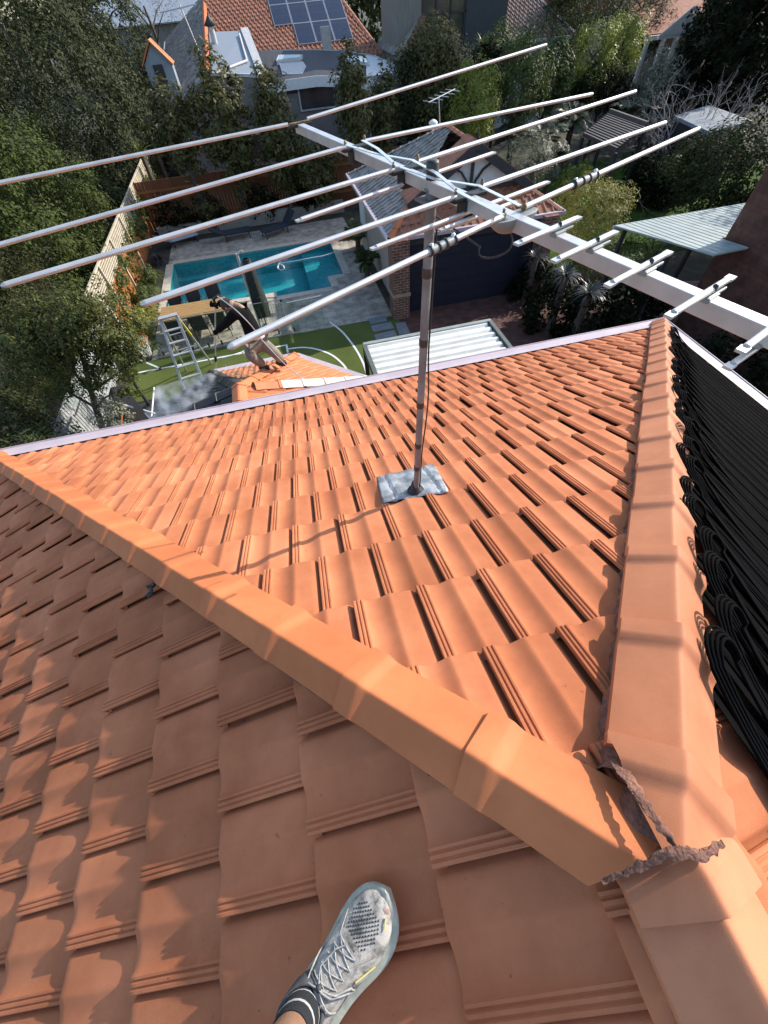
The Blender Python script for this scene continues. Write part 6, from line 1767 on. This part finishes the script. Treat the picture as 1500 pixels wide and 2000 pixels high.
tag(MB().box(gz(262, 705, GZ) + V(0, 0, .25), (.35, .35, .5)).build('planter_box', M['darkpaint'], bevel=.02), 'dark square planter beside the near end of the table', 'planter')
# little aerial and dish on the garage ridge
la = empty('television_antenna', gy(862, 240, 18.2), 'small aerial on a thin pole above the garage ridge', 'antenna')
p0, p1 = gy(862, 262, 17.6), gy(857, 190, 17.6); MB().tube([p0 - V(0, 0, .3), p1], .018, 6).build('mast', M['alu'], la)
bdv = unit(V(.9, .45, .12)); MB().tube([p1 - bdv * .45, p1 + bdv * .75], .014, 6).build('boom', M['alu'], la)
for k in range(5):
    c = p1 + bdv * (-.4 + .26 * k); d = unit(V(-.45, .9, 0)); MB().tube([c - d * .32, c + d * .32], .009, 5).build('rod', M['alu'], la)
dp = empty('roof_vent', gy(845, 250, 17.8), 'white domed vent pipe next to the small aerial on the garage', 'vent')
c = gy(846, 240, 17.8); MB().tube([c - V(0, 0, .6), c], .04, 8).build('pipe', M['white'], dp); MB().lathe(c, [(.15, -.02), (.15, .02), (.1, .06), (.02, .09)], 14).build('dome', M['white'], dp)

# ---------------------------------------------------------------- people
M['skin'] = pm('tanned skin', (0.34, 0.20, 0.13), (0.27, 0.15, 0.095), rough=.55, scale=20, bump=.15, bscale=200, speck=((.10, .06, .04), 160, .3))
M['blackcloth'] = pm('black work jacket', (0.006, 0.006, 0.007), (0.004, 0.004, 0.0045), rough=.9, bump=.5, bscale=18, spec=.15)
M['khaki'] = pm('khaki work trousers', (0.27, 0.225, 0.17), (0.16, 0.13, 0.095), rough=.9, scale=5, bump=.5, bscale=16)
M['boot'] = pm('black boot', (0.015, 0.015, 0.015), rough=.6)
M['hair'] = pm('short brown hair', (0.06, 0.035, 0.022), (0.03, 0.018, 0.012), rough=.7, bump=.5, bscale=150)


def skin_obj(name, verts, edges, radii, mat, parent, sub=2, root=0):
    me = bpy.data.meshes.new(name); me.from_pydata([tuple(map(float, v)) for v in verts], edges, [])
    o = raw_obj(name, me, mat, parent)
    s = o.modifiers.new('skin', 'SKIN'); s.use_smooth_shade = True
    for i, r_ in enumerate(radii):
        rr = (r_, r_) if np.isscalar(r_) else r_
        me.skin_vertices[0].data[i].radius = rr
    me.skin_vertices[0].data[root].use_root = True
    m = o.modifiers.new('sub', 'SUBSURF'); m.levels = sub; m.render_levels = sub
    return o


# the worker: feet on the bay roof hip, bent over the wand
def on_bay(x, y):
    return gz(x, y, -3.25)
fr_ = gz(520, 721, -3.18); fl_ = gz(553, 711, -3.2)          # ankles-ish
wk = empty('person', (fr_ + fl_) / 2 - V(0, 0, .08), 'worker in black jacket and khaki trousers bending to wash the low roof', 'person')
YK = float((fr_[1] + fl_[1]) / 2)
def at(x, y, dy=0.0): return gy(x, y, YK + dy)
hip = at(498, 668, .05)
kneeL, kneeR = at(538, 690, -.12), at(488, 694, -.14)
ankL, ankR = fl_ + V(0, 0, .06), fr_ + V(0, 0, .06)
chest, neck = at(487, 615, .12), at(467, 597, .14)
headc = at(449, 597, .2)
shR, shL = at(458, 612, -.08), at(462, 600, .30)
elR, wrR = at(443, 630, -.02), at(424, 646, .12)
elL, wrL = at(440, 592, .34), at(424, 594, .30)
hipL, hipR = hip + V(.09, .05, -.03), hip + V(-.09, -.03, -.03)
bodyv = [hip, (hip + chest) / 2, chest, neck, headc, shL, elL, wrL, shR, elR, wrR, hipL, kneeL, ankL, hipR, kneeR, ankR]
bodye = [(0, 1), (1, 2), (2, 3), (3, 4), (2, 5), (5, 6), (6, 7), (2, 8), (8, 9), (9, 10), (0, 11), (11, 12), (12, 13), (0, 14), (14, 15), (15, 16)]
skin_obj('body', bodyv, bodye, [.085, .085, .09, .05, .08, .04, .034, .028, .04, .034, .028, .06, .045, .036, .06, .045, .036], M['skin'], wk)
# head over the end of the neck, hair, jacket, trousers, boots, gloves
hd = unit(headc - neck)
MB().lathe(headc - hd * .04, [(.02, -.07), (.075, -.04), (.093, .02), (.095, .08), (.075, .14), (.03, .17), (.005, .175)], 16, axis=hd).build('head', M['skin'], wk)
sidev = unit(np.cross(hd, V(0, 0, 1))); facev = unit(np.cross(hd, sidev)); facev = facev if facev[2] < 0 else -facev
MB().lathe(headc - hd * .01 - facev * .018, [(.085, -.03), (.099, .02), (.1, .08), (.082, .135), (.035, .165), (.005, .17)], 16, axis=hd).build('hair', M['hair'], wk)
MB().lathe(headc + facev * .09 + hd * .02, [(.018, -.02), (.016, .01), (.006, .03)], 8, axis=facev).build('nose', M['skin'], wk)
for s_ in (-1, 1):
    MB().lathe(headc + sidev * s_ * .094 + hd * .03, [(.005, -.01), (.028, 0), (.02, .015), (.005, .018)], 8, axis=sidev * s_).build('ear', M['skin'], wk)
    MB().lathe(headc + facev * .083 + sidev * s_ * .033 + hd * .045, [(.011, 0), (.008, .008), (.002, .01)], 8, axis=facev).build('eye', M['black'], wk)
jv = [hip + V(0, 0, .03), (hip + chest) / 2, chest, neck * .6 + chest * .4, shL, elL, wrL, shR, elR, wrR]
skin_obj('jacket', jv, [(0, 1), (1, 2), (2, 3), (2, 4), (4, 5), (5, 6), (2, 7), (7, 8), (8, 9)], [(.165, .15), (.175, .15), (.19, .15), .10, .10, .072, .052, .10, .075, .055], M['blackcloth'], wk)
tv = [hip + V(0, 0, .0), hipL, (hipL + kneeL) / 2, kneeL, (kneeL + ankL) / 2, ankL + V(0, 0, .03), hipR, (hipR + kneeR) / 2, kneeR, (kneeR + ankR) / 2, ankR + V(0, 0, .03)]
skin_obj('trousers', tv, [(0, 1), (1, 2), (2, 3), (3, 4), (4, 5), (0, 6), (6, 7), (7, 8), (8, 9), (9, 10)], [.165, .128, .115, .1, .092, .08, .128, .115, .1, .092, .08], M['khaki'], wk)
MB().lathe(hip + V(.05, 0, .12), [(.15, -.03), (.165, -.01), (.16, .02)], 16, axis=unit(chest - hip), closed=False).build('shirt_hem', M['white'], wk)
for a in (ankL, ankR):
    skin_obj('boot', [a + V(.03, -.03, .04), a + V(.03, -.03, -.05), a + V(-.07, .07, -.065), a + V(-.14, .13, -.07)], [(0, 1), (1, 2), (2, 3)], [.058, .06, .055, .042], M['boot'], wk)


def glove(w, d, grip, name='glove'):
    """palm with four curled fingers and a thumb closed round a tube of direction grip"""
    d = unit(d); g = unit(grip); s = unit(np.cross(g, d))
    vs = [w - d * .02, w + d * .05, w + d * .085]; ed = [(0, 1), (1, 2)]; rd = [.036, .04, .034]
    for k, L_ in enumerate((.9, 1.0, .95, .78)):
        b = w + d * .085 + g * (.033 - .022 * k)
        i = len(vs); vs += [b, b + d * .03 * L_ + s * .022, b + d * .008 + s * .05 * L_, b - d * .02 + s * .045 * L_]; ed += [(2, i), (i, i + 1), (i + 1, i + 2), (i + 2, i + 3)]; rd += [.0125, .012, .0115, .010]
    i = len(vs); b = w + d * .035 + g * .04; vs += [b, b + g * .02 + s * .03, b + d * .03 + s * .055]; ed += [(1, i), (i, i + 1), (i + 1, i + 2)]; rd += [.016, .014, .011]
    return skin_obj(name, vs, ed, rd, M['blackcloth'], wk, sub=1)


lt0, lt1 = at(420, 585, .30), at(421, 738, .42)
gd = unit(lt1 - lt0)
glove(wrL, wrL - elL, gd); glove(wrR, wrR - elR, gd)
wand = empty('pressure_washer_wand', lt0, 'long thin pressure washer lance held upright by the worker', 'wand')
l0, l1, l2 = at(421, 588, .31), at(420, 646, .30), at(421, 700, .42)
MB().tube([l0, l1, l2], .011, 8).build('lance', M['alu'], wand)
MB().tube([l0 + V(-.02, 0, -.12), l0 + V(-.02, 0, .04), l0 + V(.09, 0, .08)], .028, 8).build('trigger_grip', M['black'], wand)
MB().lathe(l2, [(.018, -.06), (.026, -.03), (.026, .05), (.014, .08)], 10, axis=unit(l2 - l1)).build('nozzle', M['black'], wand)
hose = [l0 + V(.05, 0, .08), at(440, 590, .05), at(462, 607, -.22), at(487, 632, -.26), at(503, 652, -.22), at(515, 668, -.1), gz(560, 715, -3.0), gz(590, 738, -3.25), gz(612, 752, -3.45), gz(618, 752, -3.55)]
sm = []
for i in range(len(hose) - 1):
    p0, p1, p2, p3 = hose[max(i - 1, 0)], hose[i], hose[i + 1], hose[min(i + 2, len(hose) - 1)]
    for t in np.linspace(0, 1, 6)[:-1]: sm.append(.5 * (2 * p1 + (p2 - p0) * t + (2 * p0 - 5 * p1 + 4 * p2 - p3) * t * t + (3 * p1 - p0 - 3 * p2 + p3) * t ** 3))
sm.append(hose[-1])
tag(MB().tube(sm, .0085, 6).build('pressure_hose', pm('grey hose', (.42, .42, .42), (.35, .35, .35), rough=.6)), 'thin grey hose running over the worker\'s back down to the gutter', 'hose')


def mist_mat():
    m, t, p = new_mat('water spray'); N, L = t.nodes.new, t.links.new; t.nodes.remove(p)
    v = N('ShaderNodeVolumePrincipled'); v.inputs['Color'].default_value = (.95, .97, 1, 1); v.inputs['Anisotropy'].default_value = 0.0
    tc = N('ShaderNodeTexCoord'); ns = N('ShaderNodeTexNoise'); ns.inputs['Scale'].default_value = 5; ns.inputs['Detail'].default_value = 6; L(tc.outputs['Object'], ns.inputs['Vector'])
    r = N('ShaderNodeMapRange'); r.inputs['From Min'].default_value = .44; r.inputs['From Max'].default_value = .75; r.inputs['To Min'].default_value = 0.0; r.inputs['To Max'].default_value = 4.2; L(ns.outputs['Fac'], r.inputs['Value']); L(r.outputs[0], v.inputs['Density'])
    L(v.outputs[0], t.nodes['Material Output'].inputs['Volume']); return m


mm = mist_mat()
s0 = at(421, 735, .42); s1 = gz(385, 765, -3.05); s2 = gz(330, 790, -3.15); s3 = gz(290, 815, -3.2)
mb = MB(); mb.tube([l2 + V(0, 0, -.05), s0, s0 * .75 + s1 * .25, s1, s2, s3], [.012, .05, .14, .26, .36, .1], 14); o = mb.build('water_spray', mm)
tag(o, 'white spray drifting off the wand over the dirty tiles', 'spray', kind='stuff')

# the photographer's foot on the near slope
B2 = lambda x, y, h: gp(x, y, N_B, h)
toe, heel = B2(757, 1741, .035), B2(596, 2000, .035)
toe = toe - N_B * .035; heel = heel - N_B * .035
fa = unit(toe - heel); fs = unit(np.cross(fa, N_B)); FL = float(np.linalg.norm(toe - heel))
ph = empty('person', heel, 'foot of the photographer in a dirty grey runner and black striped sock', 'person')
def fpt(t, s, h): return heel + fa * (t * FL) + fs * s * 1.2 * FL / .30 + N_B * (h * FL / .30 + .004)
def shoe_mat():
    m, t, p = new_mat('scuffed grey runner mesh'); N, L = t.nodes.new, t.links.new
    tc = N('ShaderNodeTexCoord'); ns = N('ShaderNodeTexNoise'); ns.inputs['Scale'].default_value = 28; ns.inputs['Detail'].default_value = 7; ns.inputs['Roughness'].default_value = .7; L(tc.outputs['Object'], ns.inputs['Vector'])
    r = N('ShaderNodeValToRGB'); r.color_ramp.elements[0].position = .36; r.color_ramp.elements[1].position = .56; r.color_ramp.elements[0].color = (.13, .125, .115, 1); r.color_ramp.elements[1].color = (.54, .50, .43, 1)
    L(ns.outputs['Fac'], r.inputs['Fac'])
    vo = N('ShaderNodeTexVoronoi'); vo.inputs['Scale'].default_value = 430; L(tc.outputs['Object'], vo.inputs['Vector'])
    r2 = N('ShaderNodeValToRGB'); r2.color_ramp.elements[0].position = .1; r2.color_ramp.elements[1].position = .4; r2.color_ramp.elements[0].color = (.35, .35, .35, 1); L(vo.outputs['Distance'], r2.inputs['Fac'])
    mx = N('ShaderNodeMixRGB'); mx.blend_type = 'MULTIPLY'; mx.inputs['Fac'].default_value = .7; L(r.outputs['Color'], mx.inputs[1]); L(r2.outputs['Color'], mx.inputs[2])
    L(mx.outputs['Color'], p.inputs['Base Color']); p.inputs['Roughness'].default_value = .85
    bp = N('ShaderNodeBump'); bp.inputs['Strength'].default_value = .35; bp.inputs['Distance'].default_value = .0015; L(vo.outputs['Distance'], bp.inputs['Height']); L(bp.outputs['Normal'], p.inputs['Normal']); return m
M['shoe'] = shoe_mat()
# half widths (left, right) and heights along the shoe, heel to toe
ST = [(0.0, .022, .022, .060), (.03, .034, .033, .085), (.10, .040, .038, .100), (.20, .041, .038, .102), (.30, .040, .038, .098), (.40, .040, .040, .088), (.50, .042, .044, .076), (.60, .045, .049, .066), (.70, .046, .052, .058), (.80, .043, .050, .052), (.88, .036, .043, .047), (.94, .026, .032, .042), (.98, .014, .018, .036), (1.0, .004, .005, .030)]
def loft(prof_fn, name, mat, cap=True, sub=1):
    vs = []; k = 0
    for st in ST:
        ring = prof_fn(*st); k = len(ring); vs += ring
    mb = MB(); n = len(ST); mb.add(vs, [(i * k + j, i * k + (j + 1) % k, (i + 1) * k + (j + 1) % k, (i + 1) * k + j) for i in range(n - 1) for j in range(k)], True)
    if cap: mb.add(vs[:k], [tuple(range(k))[::-1]], True); mb.add(vs[-k:], [tuple(range(k))], True)
    o = mb.build(name, mat, ph)
    if sub:
        s = o.modifiers.new('sub', 'SUBSURF'); s.levels = sub; s.render_levels = sub
    return o
def upper_ring(t, wl, wr, h):
    out = []
    for a in np.linspace(-.12, math.pi + .12, 13):
        w = wr if math.cos(a) > 0 else wl
        ca, sa = math.cos(a), math.sin(a)
        x = w * .93 * math.copysign(abs(ca) ** .8, ca); z = .022 + (h - .022) * max(-.1, sa) ** .85 if sa > 0 else .022 + sa * .02
        out.append(fpt(t * .985 + .006, x, z))
    return out
loft(upper_ring, 'shoe_upper', M['shoe'])
def sole_ring(t, wl, wr, h):
    e = 1.09; spring = .012 * max(0, (t - .8) / .2) ** 2; th = .034 - .008 * t
    return [fpt(t * 1.02 - .008, x * e, z + spring) for x, z in ((-wl, .004), (-wl * 1.04, th * .5), (-wl * .97, th), (wr * .97, th), (wr * 1.04, th * .5), (wr, .004), (0, 0))]
loft(sole_ring, 'shoe_sole', pm('grey green foam sole', (.50, .50, .40), (.34, .35, .28), rough=.8, scale=30, speck=((.12, .12, .1), 70, .25)))
# toe guard, overlay, heel counter tabs
M['overlay'] = pm('grey shoe overlay', (.52, .49, .44), (.27, .255, .23), rough=.85, scale=55, bump=.5, bscale=500)
M['lace'] = pm('grey flat lace', (.42, .43, .41), (.24, .24, .23), rough=.9, scale=90)
def hgt(t, s):
    hs = np.interp(t, [q[0] for q in ST], [q[3] for q in ST]); wl = np.interp(t, [q[0] for q in ST], [q[1] for q in ST]); wr = np.interp(t, [q[0] for q in ST], [q[2] for q in ST])
    w = (wr if s > 0 else wl) * .93; c = min(.98, abs(s) / w) ** 1.25
    return .022 + (hs - .022) * math.sqrt(max(0.02, 1 - c * c)) ** .85
def fs_pt(t, s, lift=.003): return fpt(t * .985 + .006, s, hgt(t, s) + lift)
mb = MB()
ts = np.linspace(.36, .66, 9)
mb.add([fs_pt(t, s * .014, .0035 + .002 * (s == 0)) for t in ts for s in (-1, 0, 1)], [(3 * i + j, 3 * i + 3 + j, 3 * i + 4 + j, 3 * i + 1 + j) for i in range(8) for j in range(2)], True)
mb.build('tongue', M['overlay'], ph)
for s_ in (-1, 1):
    mb = MB(); P = []
    for t in np.linspace(.34, .68, 10):
        for q in (.0145, .022, .030): P.append(fs_pt(t, s_ * q * (1 if t < .6 else 1 - (t - .6) * 3), .002))
    mb.add(P, [(3 * i + j, 3 * i + 3 + j, 3 * i + 4 + j, 3 * i + 1 + j) for i in range(9) for j in range(2)], True); mb.build('eyelet_panel', M['overlay'], ph)
def lace(pts, r=.0019, name='lace'):
    P = []
    for a, b in zip(pts[:-1], pts[1:]):
        for f in np.linspace(0, 1, 6)[:-1]:
            t, s, l = (np.array(a) * (1 - f) + np.array(b) * f); P.append(fs_pt(t, s, l))
    t, s, l = pts[-1]; P.append(fs_pt(t, s, l)); MB().tube(P, r, 6).build(name, M['lace'], ph)
rows_ = [.40, .46, .52, .58, .64]
for i in range(4):
    for s_ in (-1, 1): lace([(rows_[i], s_ * .022, .003), ((rows_[i] + rows_[i + 1]) / 2, 0, .007), (rows_[i + 1], -s_ * .020, .003)])
lace([(.64, -.02, .003), (.645, 0, .006), (.64, .02, .003)])
lace([(.41, 0, .01), (.46, .025, .014), (.53, .036, .012), (.50, .040, .010), (.43, .022, .012), (.41, 0, .012)], .0023)
lace([(.41, 0, .01), (.48, -.016, .016), (.60, -.012, .014), (.66, -.003, .008)], .0021)
lace([(.41, 0, .01), (.36, -.02, .012), (.44, -.034, .010), (.49, -.037, .007)], .0023)
lace([(.41, 0, .01), (.38, .02, .010), (.33, .034, .006)], .0021)
MB().lathe(fs_pt(.41, 0, .004), [(.004, 0), (.009, .004), (.009, .010), (.003, .014)], 8, axis=N_B).build('lace_knot', pm('dark knot', (.05, .05, .05)), ph)
mb = MB()
for r_, t in enumerate(np.linspace(.70, .885, 12)):
    w_ = .030 * (1 - abs(t - .79) * 3.2)
    for k in range(-5, 6):
        q = (k + .5 * (r_ % 2)) * .0062
        if abs(q) > w_: continue
        c = fs_pt(t, q, .0006); mb.lathe(c, [(.0022, -.001), (.0019, .0006)], 6, axis=unit(N_B + fs * q * 12))
mb.build('mesh_vents', pm('dark mesh hole', (.05, .05, .048), (.025, .025, .024), rough=.95), ph)
for t0_, t1_, s0_, s1_, w_ in ((.60, .74, .020, .040, .004), (.60, .74, -.018, -.036, .004), (.28, .46, .034, .036, .005), (.28, .46, -.034, -.036, .005)):
    P = [fs_pt(t0_ + (t1_ - t0_) * f, s0_ + (s1_ - s0_) * f, .0012) for f in np.linspace(0, 1, 6)]
    MB().tube(P, w_ * .45, 6).build('seam_overlay', M['overlay'], ph)
MB().lathe(fs_pt(.955, .016, .0), [(.010, -.001), (.008, .0009), (.002, .0011)], 14, axis=unit(N_B + fs * .3 + fa * .4)).build('paint_stain', pm('orange paint stain', (.42, .16, .09), (.45, .40, .36), rough=.9, scale=70), ph)
for t0, t1, s0_, s1_ in ((.55, .68, .036, .046), (.88, .93, .030, .022), (.37, .40, -.026, -.03)):
    MB().tube([fs_pt(t0, s0_, .003), fs_pt((t0 + t1) / 2, (s0_ + s1_) / 2, .004), fs_pt(t1, s1_, .003)], .0022, 6).build('yellow_tab', pm('pale yellow tab', (.75, .68, .25), rough=.7), ph)
# collar, sock, leg
ank = fpt(.17, 0, .10)
shin = ank + V(-.045, -.05, .0) + V(0, 0, .42)
la_ = unit(shin - ank)
def ring_tube(pr, mat, name, n=24, ax=None, sx=1.0):
    ax = la_ if ax is None else ax
    e1 = unit(fa - ax * (fa @ ax)); e2 = np.cross(ax, e1); vs = []
    for c, rx, ry in pr:
        for k in range(n):
            a = 2 * math.pi * k / n; vs.append(c + e1 * rx * math.cos(a) + e2 * ry * math.sin(a))
    mb = MB(); m_ = len(pr); mb.add(vs, [(i * n + k, i * n + (k + 1) % n, (i + 1) * n + (k + 1) % n, (i + 1) * n + k) for i in range(m_ - 1) for k in range(n)], True)
    return mb.build(name, mat, ph)
kf = FL / .30
def lg(h): return ank + la_ * h
ring_tube([(lg(-.03) + fa * .028, .062 * kf, .040 * kf), (lg(-.012) + fa * .022, .060 * kf, .042 * kf), (lg(.004) + fa * .016, .057 * kf, .043 * kf), (lg(.008) + fa * .014, .052 * kf, .040 * kf), (lg(-.004) + fa * .014, .048 * kf, .036 * kf)], pm('padded collar', (.10, .10, .105), (.05, .05, .052), rough=.9, scale=30), 'shoe_collar')
def sock_mat():
    m, t, p = new_mat('black sock with pale bands'); N, L = t.nodes.new, t.links.new
    at_ = N('ShaderNodeAttribute'); at_.attribute_name = 'band'; r = N('ShaderNodeValToRGB'); r.color_ramp.elements[0].color = (.018, .02, .024, 1); r.color_ramp.elements[1].color = (.42, .42, .40, 1); r.color_ramp.elements[0].position = .5; r.color_ramp.elements[1].position = .75; L(at_.outputs['Fac'], r.inputs['Fac']); L(r.outputs['Color'], p.inputs['Base Color']); p.inputs['Roughness'].default_value = .95
    tc = N('ShaderNodeTexCoord'); n3 = N('ShaderNodeTexNoise'); n3.inputs['Scale'].default_value = 260; L(tc.outputs['Object'], n3.inputs['Vector']); bp = N('ShaderNodeBump'); bp.inputs['Strength'].default_value = .8; bp.inputs['Distance'].default_value = .003; L(n3.outputs['Fac'], bp.inputs['Height']); L(bp.outputs['Normal'], p.inputs['Normal']); return m
sp_ = []; bands = []
for i, h in enumerate(np.linspace(-.03, .068, 31)):
    rib = .0008 * (i % 2)
    sp_.append((lg(h) + fa * (.014 - .1 * max(h, 0)), (.050 - .12 * max(h, 0)) * kf + rib, (.039 - .03 * max(h, 0)) * kf + rib)); bands.append(1.0 if i in (13, 21, 22) else 0.0)
o = ring_tube(sp_, sock_mat(), 'sock')
at_ = o.data.attributes.new('band', 'FLOAT', 'POINT'); at_.data.foreach_set('value', np.repeat(np.array(bands, np.float32), 24))
ring_tube([(lg(.045) + fa * .007, .040 * kf, .034 * kf), (lg(.10) + fa * .002, .043 * kf, .039 * kf), (lg(.18) - fa * .006, .048 * kf, .045 * kf), (lg(.30) - fa * .014, .058 * kf, .054 * kf), (lg(.40) - fa * .008, .052 * kf, .05 * kf), (lg(.46), .05 * kf, .05 * kf)], M['skin'], 'leg')
